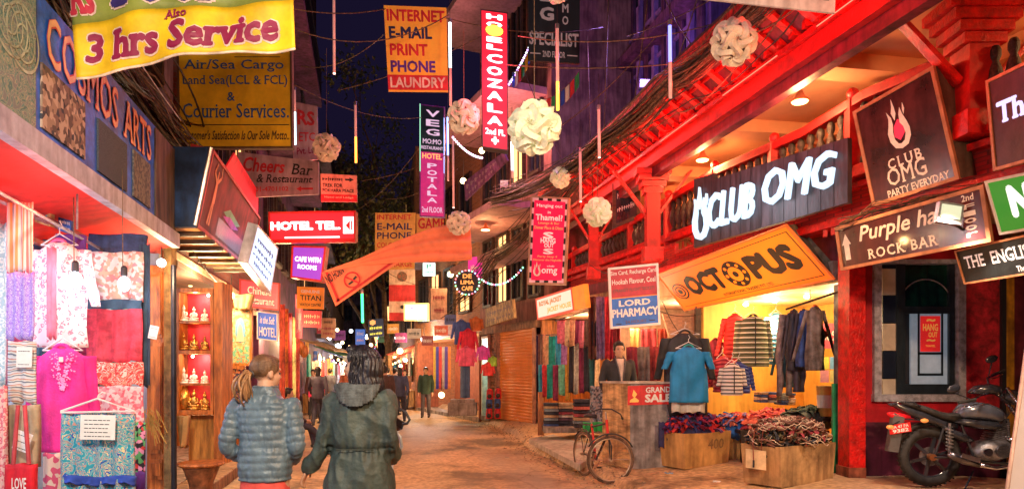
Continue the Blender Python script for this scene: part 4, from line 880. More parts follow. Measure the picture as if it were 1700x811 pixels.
# HOTEL POTALA
def potx(r, q):
    q.slab(MB(), 0,0,1,.58,.001,.002).build('magenta_panel', mat('magenta', (.40,.015,.14), .5, em=.35, emc=(.9,.04,.3)), r)
    q.slab(MB(), 0,.4,.03,1,.002,.03).build('light_tube', glow('greentube', (.4,1,.6), 1.2), r); q.slab(MB(), .97,.4,1,.9,.002,.03).build('light_tube', glow('bluetube', (.3,.5,1), 1.6), r)
pl = glow('pinklet', (.85,.55,.75), .9)
S4('vertical_sign', 'vertical VEG MO:MO RESTAURANT HOTEL POTALA sign in green and magenta', 'sign', ((697,359),(738,361),(738,178),(697,173)), 15, mat('dkgreen', (.015,.05,.05), .5),
   [('VEG',.25,.72,.8,.97,pl,dict(vert=True,bold=.03)),('MO:MO',.12,.655,.88,.70,pl),('RESTAURANT',.06,.605,.94,.635,pl),('HOTEL',.1,.52,.9,.57,glow('orlet',(1,.35,.1),1.5),dict(bold=.03)),('POTALA',.3,.12,.7,.49,pl,dict(vert=True,bold=.03)),('2nd FLOOR',.08,.04,.92,.09,pl)], extra=potx, thick=.08, frame=(mat('purplefr',(.2,.05,.3),.5),.02))
# big vertical red neon HOTEL sign
wn = glow('white_neon', (1,.88,.92), 2.2)
def hsx(r, q):
    flat(q, [(.5+.32*math.cos(t), .855+.040*math.sin(t)) for t in [i*math.pi/8 for i in range(16)]], .02).build('yellow_disc', glow('yelglow', (1,.85,.05), 3), r)
    lamp(r, q(.5,.6,.6), 50, (1,.06,.15), .2); lamp(r, q(.5,.2,.6), 30, (1,.1,.2), .2)
S4('neon_sign', 'tall glowing red vertical HOTEL sign with crowded white letters and a yellow disc', 'neon sign', ((801,244),(843,250),(843,22),(798,16)), 9.5, glow('neon_pinkred', (1,.012,.035), 1.15),
   [('HOTEL',.2,.71,.8,.985,wn,dict(vert=True,bold=.06)),('COZALA',.2,.16,.8,.70,wn,dict(vert=True,bold=.05)),('2nd FL',.12,.10,.9,.145,wn,dict(bold=.04)),('+',.35,.03,.65,.09,wn,dict(bold=.06))], thick=.16, extra=hsx, frame=(mat('blkframe',(.03,.02,.03),.5),.012))
for _ in ():
    pass
# VEG MOMO SPECIALIST
greyl = mat('grey_letter', (.42,.38,.38), .6, em=.12, emc=(.5,.4,.42))
S4('hanging_sign', 'dark VEG MO:MO SPECIALIST sign with grey letters at the top', 'sign', ((877,100),(962,106),(963,-70),(877,-75)), 12, mat('blackgreen', (.015,.02,.025), .5),
   [('VEG',.22,.36,.5,.90,greyl,dict(vert=True,bold=.05)),('MO:MO',.66,.34,.78,.92,greyl,dict(vert=True,bold=.03)),('SPECIALIST',.02,.15,.98,.28,greyl,dict(bold=.03)),('2ND FLOOR',.28,.04,.72,.10,greyl)], thick=.05,
   extra=lambda r, q: (q.slab(MB(), .04,.065,.24,.075,.001,.003).build('rule', greyl, r), q.slab(MB(), .76,.065,.96,.075,.001,.003).build('rule', greyl, r)))
# salmon cloth banner with no-horn mark
def salmon():
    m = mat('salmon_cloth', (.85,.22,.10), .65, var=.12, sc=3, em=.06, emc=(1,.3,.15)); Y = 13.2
    root = thing('cloth_banner', 'salmon cloth banner with a NO HORN mark stretched and folded over the street', 'banner', P(640, 505, Y))
    top = [(538,450),(600,428),(660,400),(720,378),(756,371),(781,372)]; bot = [(541,452),(600,440),(660,436),(720,434),(756,433),(784,431)]
    def it(pl, u):
        k = u*(len(pl)-1); i = min(int(k), len(pl)-2); t = k-i; return pl[i][0]+(pl[i+1][0]-pl[i][0])*t, pl[i][1]+(pl[i+1][1]-pl[i][1])*t
    def fn(u, v):
        a = it(bot, u); b = it(top, u); p = P(a[0]*(1-v)+b[0]*v, a[1]*(1-v)+b[1]*v, Y); p.y += .06*math.sin(v*16+u*3)*u-.02; return p
    MB().grid(fn, 30, 14, (0,.01,0)).build('upper_fold', m, root, smooth=True)
    pts = [(534,452),(557,508),(665,433),(620,430),(560,446)]
    MB().prism([P(a,b,Y+.08) for a, b in pts], (0,.01,0)).build('lower_cloth', m, root)
    def edge(a, b, w, nm): 
        A, B = Vector(a), Vector(b); d = (B-A).normalized(); n_ = Vector((-d.y, d.x))*w
        MB().add([P(*(A), Y+.06), P(*(B), Y+.06), P(*(B+n_), Y+.06), P(*(A+n_), Y+.06)], [(0,1,2,3)]).build(nm, redp, root)
    edge((540,452),(560,500),-4,'red_edge'); edge((559,502),(655,435),-4,'red_edge')
    q = Quad(P(572,481,Y+.055), P(604,470,Y+.055), P(597,448,Y+.055), P(565,458,Y+.055)); mb = MB(); n = 24
    ring = [(.5+.42*math.cos(i*2*math.pi/n), .5+.58*math.sin(i*2*math.pi/n)) for i in range(n)]; r2 = [(.5+.34*math.cos(i*2*math.pi/n), .5+.47*math.sin(i*2*math.pi/n)) for i in range(n)]
    mb.add([q(*c) for c in ring]+[q(*c) for c in r2], [(i,(i+1)%n,n+(i+1)%n,n+i) for i in range(n)]); flat(q, [(.2,.8),(.27,.87),(.8,.2),(.73,.13)], .002, mb); mb.build('no_horn_ring', redp, root)
    flat(q, [(.25,.35),(.42,.42),(.72,.72),(.78,.6),(.5,.3),(.3,.22)], .001).build('horn', ink, root)
    q = Quad(P(541,463,Y+.055), P(568,451,Y+.055), P(563,444,Y+.055), P(536,455,Y+.055)); q = Quad(P(546,472,Y+.05), P(572,452,Y+.05), P(567,440,Y+.05), P(538,458,Y+.05))
    put_text(q, 'NO HORN', 0,0,1,1,bold=.03).build('lettering', ink, root)
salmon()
# Mexican-style flag banner, plain tag signs and lit signs in the distance
fr_ = mat('flag_red', (.6,.03,.03), .6); fw = mat('flag_cream', (.75,.5,.36), .6)
def flagx(r, q):
    q.slab(MB(), .0,.38,1,.7,.001,.003).build('red_band', fr_, r); q.slab(MB(), 0,0,1,.16,.001,.003).build('red_band', fr_, r)
    flat(q, [(.5+.2*math.cos(t), .86+.10*math.sin(t)) for t in [i*math.pi/8 for i in range(16)]], .004).build('emblem', pat('embl','cells',[(.08,.15,.1),(.4,.1,.05),(.1,.1,.08)],60), r)
    flat(q, [(.5+.08*math.cos(t), .27+.04*math.sin(t)) for t in [i*math.pi/4 for i in range(8)]], .004).build('emblem', ink, r)
S4('flag_banner', 'cream and red banner with round emblem hanging beyond the salmon cloth', 'banner', ((646,532),(690,532),(689,447),(646,447)), 24, fw, extra=flagx, thick=.02)
S4('flag_banner', 'cream banner with pale patterned sheets right of the round emblem banner', 'banner', ((715,530),(742,530),(742,478),(715,478)), 23, mat('pinkbook', (.7,.4,.3), .6), [('#m',.15,.6,.85,.8,mar),('#c',.2,.2,.8,.4,mar)], thick=.02)
S4('light_box_sign', 'glowing white light box with purple letter in the middle distance', 'light box', ((671,531),(711,531),(711,503),(671,504)), 23.5, glow('whitebox', (1,.95,.9), 3.5), [('P',.25,.25,.42,.8,glow('purplet',(.35,.15,.7),1)),('cafe',.5,.4,.85,.6,glow('purplet',(.35,.15,.7),1))], thick=.2, frame=(glow('yframe', (1,.6,.15), 2.2),.05), extra=lambda r, q: lamp(r, q(.5,.5,.5), 60, (1,.8,.5), .1))
S4('light_box_sign', 'small glowing green and white light box above the emblem banner', 'light box', ((702,457),(722,457),(722,436),(702,436)), 25, glow('greenwhite', (.75,1,.9), 1.8), [('P',.3,.55,.7,.9,glow('grl',(.02,.5,.25),.6)),('#p',.15,.15,.85,.4,glow('grl',(.02,.5,.25),.6))], thick=.15)
def round_sign():
    Y = 17.5; c = P(776,469,Y); R = .29
    t = thing('round_sign', 'round black DE LIMA sign ringed with coloured bulbs', 'sign', c-Vector((0,0,R)))
    MB().lathe(c, [(R,0),(R,.04),(R-.03,.05)], 28, Matrix.Rotation(math.pi/2, 3, 'X')).build('board', ink, t)
    q = Quad(c+Vector((-R,-.06,-R)), c+Vector((R,-.06,-R)), c+Vector((R,-.06,R)), c+Vector((-R,-.06,R))); ol = glow('orangelet', (1,.35,.08), 1.5)
    put_text(q, 'DE', .3,.68,.7,.88, bold=.04).build('lettering', ol, t); put_text(q, 'LIMA', .2,.42,.8,.60, bold=.04).build('lettering', ol, t); put_text(q, 'CAFE', .25,.14,.75,.34, bold=.04).build('lettering', ol, t)
    for i in range(22):
        a = i*2*math.pi/22; MB().ell(c+Vector((math.cos(a)*(R+.02), -.06, math.sin(a)*(R+.02))), .02, 6, 4).build('bulb', [glow('ledg',(.2,1,.4),4),glow('ledw',(.9,.95,1),4),glow('ledr',(1,.15,.2),4),glow('ledb',(.3,.5,1),4)][i % 4], t)
round_sign()
def bulb_string(label, pts, sag, n, cols, Y):
    a, b = P(*pts[0], Y[0]), P(*pts[1], Y[1]); t = thing('string_light', label, 'string light', (a+b)/2)
    cur = [a.lerp(b, i/n)-Vector((0,0,sag*4*(i/n)*(1-i/n))) for i in range(n+1)]
    MB().tube(cur, .006, 4).build('wire', cable_m, t)
    for j, cm in enumerate(cols):
        for i in range(j, n+1, len(cols)): MB().ell(cur[i], .022, 6, 4).build('bulb', cm, t)
LG, LWh, LR, LB = glow('ledg',(.2,1,.4),4), glow('ledw',(.9,.95,1),4), glow('ledr',(1,.15,.2),4), glow('ledb',(.3,.5,1),4)
bulb_string('multicoloured bulb string sagging right of the round sign', ((800,464),(868,444)), .25, 20, (LG, LWh, LR, LB), (17.5, 16.5))
bulb_string('violet and white bulb string hanging behind the tall red sign', ((845,140),(880,75)), .03, 16, (glow('ledv',(.6,.3,1),5), LWh), (13, 14))
bulb_string('pinkish white bulb string left of the tall red sign', ((752,228),(800,262)), .08, 16, (glow('ledp',(1,.5,.8),5), LWh), (13, 13))
bulb_string('blue bulb string low above the crowd', ((634,538),(622,578)), .0, 12, (LB, LG, LR), (28, 28))
S4('hanging_sign', 'bright pink sheet sign above the round sign', 'sign', ((777,462),(800,462),(800,425),(777,427)), 19, glow('pinksheet', (.9,.03,.3), .9), [('#s',.2,.35,.8,.65,paper)])
S4('hanging_sign', 'dark sign with yellow letters and red flower above the crowd', 'sign', ((612,560),(637,557),(636,528),(611,530)), 27, mat('navyb', (.03,.04,.1), .5), [('#d',.1,.4,.9,.62,glow('yl',(1,.8,.1),1.4)),('#k',.1,.1,.9,.27,glow('yl',(1,.8,.1),1.4)),('*',.1,.65,.5,.98,glow('orlet',(1,.35,.1),1.5),dict(bold=.1))])
S4('hanging_sign', 'small blue and red sign left of the yellow lettered one', 'sign', ((590,572),(606,572),(606,546),(590,546)), 30, mat('blueb2', (.05,.12,.45), .5, em=.3, emc=(.1,.3,1)), [('#b',.15,.6,.85,.85,paper),('#o',.15,.2,.85,.4,peach)])
S4('hanging_sign', 'faded purple board leaning under the soffit right of the red vertical sign', 'sign', ((773,333),(842,266),(836,252),(770,302)), (16,14), mat('fadepurple', (.28,.10,.28), .6, var=.35, sc=4), [('#q',.06,.5,.8,.8,lil),('#w',.1,.15,.7,.35,lil)])
# ---------------------------------------------------------------- LED tubes and cables
def led_tube(label, px, p0, p1, Y, lo, col, w=.02, g=None):
    """px, top and bottom picture rows; lo = lit share from the bottom(+) or the top(-)"""
    a, b = P(px, p0, Y), P(px+1, p1, Y); t = thing('light_tube', label, 'light tube', b, g)
    pinkt = mat('tube_pink', (.75,.38,.32), .3, em=.25, emc=(1,.4,.35)); gm = glow('tube%d%d%d' % tuple(int(c*99) for c in col), col, 4)
    m = a.lerp(b, (1-lo) if lo > 0 else -lo)
    if lo > 0: MB().tube([a, m], w, 8).build('tube', pinkt, t, smooth=True); MB().tube([m, b], w*.95, 8).build('lit_end', gm, t, smooth=True)
    else: MB().tube([m, b], w, 8).build('tube', pinkt, t, smooth=True); MB().tube([a, m], w*.95, 8).build('lit_end', gm, t, smooth=True)
    MB().tube([a+Vector((0,0,.0)), a+Vector((0,0,.06))], w*1.25, 8).build('cap', grey_metal, t)
    MB().tube([a+Vector((0,0,.05)), a+Vector((0,0,.5))], .004, 4).build('cord', cable_m, t)
led_tube('pink light tube hanging at the top left of the sky', 554, -60, 123, 10, .01, (1,.5,.4))
led_tube('light tube glowing orange at its lower end in the sky gap', 590, 175, 270, 11, .45, (1,.28,.04))
led_tube('light tube glowing pale blue against the white RS board', 489, 150, 240, 11.5, .6, (.6,.85,1))
led_tube('light tube glowing white beside the big INTERNET banner', 747, 38, 175, 10, -.55, (.85,.95,1))
led_tube('short light tube glowing blue right of the VEG MO:MO HOTEL POTALA sign', 743, 195, 300, 14, -.6, (.25,.35,1))
led_tube('pink light tube with orange end in front of the dark specialist sign', 925, 48, 183, 8.5, .35, (1,.45,.04))
led_tube('light tube glowing deep blue in front of the red eave', 1112, 43, 163, 7.5, -.5, (.15,.16,1))
led_tube('plain pink light tube right of the big paper lantern', 994, 182, 262, 9.5, .01, (1,.5,.4))
led_tube('plain pink light tube above the Thamel poster', 963, 252, 335, 10.5, .01, (1,.5,.4))
led_tube('white lit light tube at the foot of the tall red sign', 850, 235, 295, 9.9, -.8, (.85,.95,1))
led_tube('long pink light tube behind the small left lantern', 752, 230, 345, 13.5, .01, (1,.5,.4))
led_tube('green and red light tube low in the distance', 601, 482, 535, 26, .9, (.05,1,.25), .05)
def K(a, b, Ya, Yb, sag, lab='', r=.008, m=None, g='thin cables crossing over the street'):
    cable([P(*a, Ya), P(*b, Yb)], r, m or cable_b, lab, 'cable', g, sag=sag)
CL = ['from the yellow banner up to the INTERNET banner', 'sagging from the yellow cargo sign to the INTERNET banner', 'from the white RS board to the VEG MO:MO sign', 'from the INTERNET banner past the specialist sign', 'from above the tall red sign to the tan paper ball', 'level across the dark shutters below the specialist sign', 'rising from the cargo sign towards the INTERNET banner', 'rising from the sky gap behind the INTERNET banner', 'low over the tree beside the salmon soffit', 'rising through the tree behind the VEG MO:MO sign', 'highest in the dark tree crown', 'above the Thamel poster top', 'at the top edge over the blue light tube', 'slanting up beside the red eave end', 'dropping from the big paper ball to the poster', 'slanting from the specialist sign to the purple shutters']
for a in (((400,-10),(640,15),9,10.5,.15),((480,45),(745,25),9.5,10.4,.3),((487,140),(700,195),11,14.5,.2),((740,30),(1000,45),10,12,.15),((860,60),(1240,22),9,9,.2),((840,108),(1120,106),9,9,.05),
          ((500,110),(640,55),12,11,.2),((560,150),(800,60),14,12,.1),((640,330),(760,280),18,16,.2),((600,300),(880,170),16,14,.3),((590,350),(700,240),22,18,.2),((880,330),(960,240),14,12,.1),
          ((1040,60),(1180,0),12,10,.05),((1010,230),(1180,60),12,9,.15),((870,120),(960,330),14,14,.0),((930,210),(1090,60),13,11,.1)):
    K(*a, 'thin cable '+CL.pop(0))
K((160,-10), (300,200), 5.2, 7.6, .03, 'single pale cable running down over the blue arts sign', .007, mat('white_cable', (.6,.58,.6), .5), None)
# lantern suspension threads are part of the lanterns. Cable bundles:
def bundle(label, pl, Ys, n, spread, r, seed, mats=(cable_m, cable_b)):
    rr = random.Random(seed); t = thing('cable_bundle', label, 'cables', P(*pl[len(pl)//2], Ys[len(Ys)//2]))
    for k, m in enumerate(mats):
        mb = MB()
        for i in range(n//len(mats)):
            pts = []; o = Vector((rr.gauss(0, spread), rr.gauss(0, spread), rr.gauss(0, spread))); ph = rr.uniform(0, 6)
            for j in range((len(pl)-1)*6+1):
                s = j/6; a = min(int(s), len(pl)-2); u = s-a
                p = P(*pl[a], Ys[a]).lerp(P(*pl[a+1], Ys[a+1]), u)
                pts.append(p+o*(1+.5*math.sin(s*1.7+ph))+Vector((.02*math.sin(s*4+ph), 0, .03*math.sin(s*3+ph*2)-spread*.8*abs(math.sin(u*math.pi)))))
            mb.tube(pts, rr.uniform(.5, 1.2)*r, 4, cap=False)
        tag(mb.build('strand', m, t), kind='stuff')
bundle('thick bundle of dark cables sagging behind the blue arts sign', [(60,-60),(130,40),(215,140),(300,240),(380,330)], [4.8,5.6,6.9,8.4,10], 70, .10, .010, 5)
bundle('thick brown and black cable bundle along the top of the red eave', [(1330,-70),(1225,45),(1120,135),(1010,230),(930,290),(820,330)], [7.4,8.3,9.6,11.5,13.6,16], 80, .09, .011, 9, (cable_b, cable_m, cable_b))
bundle('loose black cables drooping under the balconies in the middle distance', [(760,500),(820,430),(900,360),(960,300)], [19,17.5,15.5,13.5], 30, .14, .012, 12)
bundle('tangle of cables under the brown rock bar sign', [(1395,372),(1450,350),(1530,332),(1640,310)], [7.85,7.6,7.2,6.7], 16, .03, .007, 14)
# ---------------------------------------------------------------- paper ball lanterns
cream = mat('lantern_paper', (.80,.78,.58), .5, var=.15, sc=2.2, em=.07, emc=(.9,.9,.5)); pinkcr = mat('lantern_paper_pink', (.74,.60,.46), .55, var=.2, sc=2.2, em=.03, emc=(1,.6,.4))
def petal_mesh(m):
    mb = MB(); n1, n2 = 8, 2; vs = []
    def fn(u, v):
        s = (u-.5)*2; w = (v-.5)*2; wid = .245*(1-.35*s*s)
        x = s*.62; y = w*wid+.24*math.sin(s*math.pi*.9); x2 = x*math.cos(.12)-y*math.sin(.12); y2 = x*math.sin(.12)+y*math.cos(.12)
        R = .93+.14*math.cos(s*math.pi*.62)-.15*abs(w)**1.15+.08*w*s-.03
        d = Vector((x2, y2, 1)).normalized(); return d*R
    mb.grid(fn, n1, n2)
    me = bpy.data.meshes.new('petal'); me.from_pydata([tuple(v) for v in mb.v], [], mb.f); me.materials.append(m); me.update(); return me
def lantern_proto(m, name='paper_ball_lantern'):
    me = petal_mesh(m); root = thing(name, 'x', 'paper lantern', (0,0,0)); ph = (1+5**.5)/2
    vv = [Vector(v).normalized() for v in ((0,1,ph),(0,-1,ph),(0,1,-ph),(0,-1,-ph),(1,ph,0),(-1,ph,0),(1,-ph,0),(-1,-ph,0),(ph,0,1),(-ph,0,1),(ph,0,-1),(-ph,0,-1))]
    el = (vv[0]-vv[1]).length*1.01; k = 0
    for i in range(12):
        for j in range(i+1, 12):
            if (vv[i]-vv[j]).length < el:
                z = (vv[i]+vv[j]).normalized(); x = (vv[j]-vv[i]).normalized(); y = z.cross(x)
                o = bpy.data.objects.new('petal', me); COL.objects.link(o); o.parent = root; M_ = Matrix((x, y, z)).transposed(); o.rotation_mode = 'QUATERNION'; o.rotation_quaternion = M_.to_quaternion()
    MB().ell((0,0,0), .74, 16, 10).build('inner_globe', glow('lantern_core', (.9,.75,.3), .5) if m is cream else mat('core2', (.25,.12,.08), .7), root, smooth=True)
    MB().tube([(0,0,.95),(0,0,1.02)], .08, 8).build('cap', ink, root)
    return root
Lc = lantern_proto(cream); Lp = lantern_proto(pinkcr)
def lantern(proto, first, px, py, rp, Y, label, cord=1.2, rot=0):
    r = rp/F*Y*.97; o = proto if first else copy_tree(proto); o.location = P(px, py, Y); o.scale = (r,r,r); o.rotation_euler = (rot*.7, rot*.4, rot); o['label'] = label; o['group'] = 'paper ball lanterns hanging over the street'
    c = MB().tube([P(px,py,Y), P(px,py,Y)+Vector((0,0,cord))], .004, 5).build('lantern_cord', cable_b); tag(c, 'cord of the ' + label, 'cord')
lantern(Lc, 1, 887, 212, 46, 5.8, 'largest cream paper ball lantern, lowest right of the tall red sign', 1.3, .3)
lantern(Lc, 0, 992, 352, 25, 10.2, 'cream paper ball lantern hanging right of the Thamel poster', 1.6, 1.1)
lantern(Lc, 0, 930, 295, 18, 13, 'smallest cream paper ball lantern just above the Thamel poster', 1.2, 2.1)
lantern(Lp, 1, 1218, 70, 39, 6.9, 'tan paper ball lantern hanging in front of the red eave', .6, .6)
lantern(Lp, 0, 770, 195, 29, 9.2, 'peach paper ball lantern left of the tall red sign', 1.2, 1.6)
lantern(Lp, 0, 542, 245, 24, 11, 'tan paper ball lantern hanging beside the white bar signs', 1.6, 2.6)
lantern(Lp, 0, 762, 370, 21, 12.6, 'pinkish paper ball lantern resting at the top of the salmon cloth banner', .8, 3.3)
lantern(Lp, 0, 925, -16, 22, 8, 'pink paper ball lantern cut by the top edge of the picture', .8, 4.)
# ---------------------------------------------------------------- tree
def tree(label, bx, by, h, seed, spread=2.2):
    rr = random.Random(seed); t = thing('tree', label, 'tree', (bx, by, 0)); mb = MB(); tips = []
    def br(p, d, L_, r, dep):
        pts = [p]; q = p
        for i in range(4): d = (d+Vector((rr.uniform(-.2,.2), rr.uniform(-.2,.2), rr.uniform(-.02,.12)))).normalized(); q = q+d*L_/4; pts.append(q)
        mb.tube(pts, [r*(1-.13*i) for i in range(5)], 6 if dep < 2 else 4)
        if dep >= 3: tips.append(q); return
        for k in range(3 if dep else 5):
            nd = (d+Vector((rr.uniform(-.9,.9), rr.uniform(-.9,.9), rr.uniform(-.1,.6)))).normalized(); br(pts[rr.choice((2,3,4))], nd, L_*.62, r*.5, dep+1)
    br(Vector((bx,by,0)), Vector((.02,0,1)), h*.55, .22, 0)
    mb.build('trunk', mat('bark', (.14,.09,.05), .9, var=.4, sc=8, bump=.6), t)
    for nm, c in (('crown', (.20,.19,.05)), ('crown', (.08,.11,.03))):
        lf = MB()
        for p in tips:
            for i in range(55):
                c_ = p+Vector((rr.gauss(0,.55), rr.gauss(0,.55), rr.gauss(0,.45))); s = rr.uniform(.06,.17); a = Vector((rr.uniform(-1,1),rr.uniform(-1,1),rr.uniform(-1,1))).normalized(); b = a.orthogonal().normalized()
                lf.add([c_-a*s, c_+b*s*.5, c_+a*s, c_-b*s*.5], [(0,1,2,3)])
        tag(lf.build(nm, mat('leaf%d' % int(c[0]*100), c, .6, var=.4, sc=3, bump=0), t), kind='stuff')
tree('leafy tree standing beyond the signs in the middle of the street', -6.8, 36, 13.5, 4)
tree('smaller tree behind the leafy one near the vertical hotel sign', -5.6, 31, 9.5, 11)
# ---------------------------------------------------------------- right building with the red balcony
def RW(y, w=0.): return RWc+RWm*y-w
def PL(c, m, px, py): Y = onl(px, c, m); return P(px, py, Y)
# far right-hand buildings
def wr_(y): return 8.26-.431*y
facade('tall building with purple lit shutters above the red eave', (4.2,14.4), (1.6,24), 6.1, 16, mat('purple_wall', (.06,.03,.11), .8, var=.5, sc=1.2), gw(7, (7.0,10.3,13.2), 2.2, wd=.66), side=-1, framem=mat('purple_frame', (.22,.13,.34), .6),
       bands=((6.3,6.5,.5,plum),(9.5,9.7,.5,plum)),
       extra=lambda root, bx, L: [bx(MB(), .02+i*.0425, .02+i*.0425+(.014 if i % 3 else .022), 6.5+(i % 2)*.2, 12.5-(i*7 % 5)*.4, .03, .10+.05*(i % 2)).build('shutter_board', MC['purple_frame'] if i % 2 else plum, root) for i in range(23)])
pinkc_ = mat('pink_concrete', (.50,.28,.28), .8, var=.15, sc=2)
facade('building with deep salmon balcony slabs beyond the Thamel poster', (wr_(17.1)+.1,17.1), (wr_(21.5),21.5), 2.9, 17, mat('salmon_wall', (.32,.15,.12), .8, var=.3, sc=2), gw(4, (3.6,6.8,9.9,13), 1.9, ((2,0),(1,1))), side=-1,
       extra=lambda root, bx, L: [bx(MB(), u0, u1, z, z+.18, .001, w).build('slab', pinkc_, root) for (u0, u1, z, w) in ((0,.95,5.6,1.5),(.05,1.0,8.6,1.5),(.0,1,11.6,1.7),(0,1.,4.6,1.0))])
facade('low brick shop building right of the street centre', (wr_(21.5),21.5), (wr_(28.5),28.5), 2.9, 9.5, brick_o, gw(4, (3.6,6.4), 1.6, ((0,0),(2,0),(3,1))), side=-1, balc=((.05,.9,5.9,.8,dusk),))
X28 = wr_(28.5)
facade('warmly lit building beyond the low brick one', (X28,28.5), (X28-.21*14,42.5), 0, 11, brick_o, gw(6, (3.4,6.2,8.8), 1.5, ((0,0),(1,1),(3,0),(5,0),(2,2))), side=-1, balc=((.1,.6,5.9,.8,dusk),))
facade('far dark building on the right side of the street', (X28-.21*14,42.5), (X28-.21*36,64.5), 0, 13, dusk, gw(8, (3.4,6.6,9.6), 1.5, ((0,0),(3,1),(5,0))), side=-1)
# red building: band wall, balcony floor, back wall, ceiling
def RB(y): return RBc+RBm*y
bal = thing('red_building', 'red building with carved balcony above the club and clothes shops', 'building', (4.5,9,0))
yA, yB = 4.3, 16.9
Z0, ZT = 3.42, 3.92
bandm = brickmat('red_brick_band', (.58,.008,.006), (.2,.006,.006), 5.5, .6)
MB().hexa([(RB(yB)+.03,yB,Z0),(RB(yA)+.03,yA,Z0),(RB(yA)+.5,yA,Z0),(RB(yB)+.5,yB,Z0),(RB(yB)+.03,yB,ZT),(RB(yA)+.03,yA,ZT),(RB(yA)+.5,yA,ZT),(RB(yB)+.5,yB,ZT)]).build('band_wall', bandm, bal)
for z, w, h in ((Z0-.02,.10,.09),(ZT-.12,.10,.07),(ZT,.16,.07)): MB().bar((RB(yB)+.03,yB,z+h/2), (RB(yA)+.03,yA,z+h/2), w*2, h).build('moulding', red_lac, bal)
# scalloped trim under the band: small dentils
dm = MB().box((0,0,0), (.05,.06,.09)); dent = dm.build('dentil', red_lac, None, origin=(0,0,0)); dent.parent = bal; dent.location = Vector((RB(yA)-.06,yA,Z0-.06))-bal.location
k = 0
y = yA
while y < yB:
    if not 8.9 < y < 13: inst(dent.data, 'dentil', bal, Vector((RB(y)-.02,y,Z0-.07))-bal.location, (0,0,-.32))
    y += .13
MB().hexa([(RB(yB)+.3,yB,3.46),(RB(yA)+.3,yA,3.46),(RB(yA)+6,yA,3.46),(RB(yB)+6,yB,3.46),(RB(yB)+.3,yB,3.58),(RB(yA)+.3,yA,3.58),(RB(yA)+6,yA,3.58),(RB(yB)+6,yB,3.58)]).build('balcony_floor', plaster, bal)
def RE(y, w=0.): return REc+REm*y+w
ceil_m = mat('ceiling_orange', (.78,.33,.15), .75, var=.08, sc=1.5)
MB().hexa([(RE(yB,.25),yB,5.33),(RE(2,.25),2,5.33),(RE(2,7),2,5.33),(RE(yB,6),yB,5.33),(RE(yB,.25),yB,5.5),(RE(2,.25),2,5.5),(RE(2,7),2,5.5),(RE(yB,6),yB,5.5)]).build('ceiling', ceil_m, bal)
for y in (6.0, 8.0, 10.1, 12.4): MB().hexa([(RE(y,.2),y,5.14),(RE(y,7),y+1.2,5.14),(RE(y,7),y+1.65,5.14),(RE(y,.2),y+.35,5.14),(RE(y,.2),y,5.329),(RE(y,7),y+1.2,5.329),(RE(y,7),y+1.65,5.329),(RE(y,.2),y+.35,5.329)]).build('ceiling_beam', ceil_m, bal)
MB().hexa([(RE(yB,1.5),yB,5.10),(RE(2,2.4),2,5.10),(RE(2,2.75),2,5.10),(RE(yB,1.8),yB,5.10),(RE(yB,1.5),yB,5.328),(RE(2,2.4),2,5.328),(RE(2,2.75),2,5.328),(RE(yB,1.8),yB,5.328)]).build('ceiling_beam', ceil_m, bal)
MB().hexa([(RB(yB)+2.6,yB,3.5),(RB(yA)+4.2,yA,3.5),(RB(yA)+4.4,yA,3.5),(RB(yB)+2.8,yB,3.5),(RB(yB)+2.6,yB,5.4),(RB(yA)+4.2,yA,5.4),(RB(yA)+4.4,yA,5.4),(RB(yB)+2.8,yB,5.4)]).build('rear_wall', plaster, bal)
# end wall of the balcony towards the far side
MB().hexa([(RB(yB),yB,Z0),(RB(yB)+5,yB,Z0),(RB(yB)+5,yB+.2,Z0),(RB(yB),yB+.2,Z0),(RB(yB),yB,6),(RB(yB)+5,yB,6),(RB(yB)+5,yB+.2,6),(RB(yB),yB+.2,6)]).build('end_wall', maroon, bal)
# eave: sloping carved boards, front beam, brackets
ev = thing('carved_eave', 'carved red wooden eave with rows of brackets running above the balcony', 'eave', (3.2,9,5.3))
def EV(y, w, z): return Vector((RE(y)+w, y, z))
eA, eB = 2.0, 17.0
MB().bar(EV(eB,0,5.28), EV(eA,0,5.28), .16, .20).build('front_beam', red_paint, ev)
MB().bar(EV(eB,-.09,5.42), EV(eA,-.09,5.42), .10, .07).build('front_moulding', red_lac, ev)
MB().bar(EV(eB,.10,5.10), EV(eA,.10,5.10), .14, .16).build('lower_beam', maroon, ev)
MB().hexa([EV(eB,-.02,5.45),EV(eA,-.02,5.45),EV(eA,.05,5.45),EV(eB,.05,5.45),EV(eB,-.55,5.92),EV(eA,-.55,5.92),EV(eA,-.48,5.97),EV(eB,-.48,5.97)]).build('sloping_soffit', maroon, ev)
MB().bar(EV(eB,-.56,5.98), EV(eA,-.56,5.98), .12, .17).build('outer_beam', mat('carved_red', (.55,.03,.02), .5, var=.5, sc=12, bump=1, bs=30), ev)
MB().bar(EV(eB,-.30,5.72), EV(eA,-.30,5.72), .05, .08).build('middle_rail', red_lac, ev)
MB().hexa([EV(eB,-.6,6.07),EV(eA,-.6,6.07),EV(eA,2.5,7.4),EV(eB,2.5,7.4),EV(eB,-.6,6.13),EV(eA,-.6,6.13),EV(eA,2.5,7.46),EV(eB,2.5,7.46)]).build('roof', mat('roof_dark', (.06,.03,.04), .8), ev)
bk = None; y = 3.0
while y < 15.2:
    if bk is None:
        bk = MB().hexa([(-.02,-.07,0),(.06,-.07,0),(.06,.07,0),(-.02,.07,0),(-.50,-.05,.40),(-.42,-.05,.46),(-.42,.05,.46),(-.50,.05,.40)]).build('bracket', red_lac, None, origin=(0,0,0)); bk.parent = ev; bk.location = EV(y,-.03,5.44)-ev.location; me_b = bk.data
    else: inst(me_b, 'bracket', ev, EV(y,-.03,5.44)-ev.location)
    y += .36
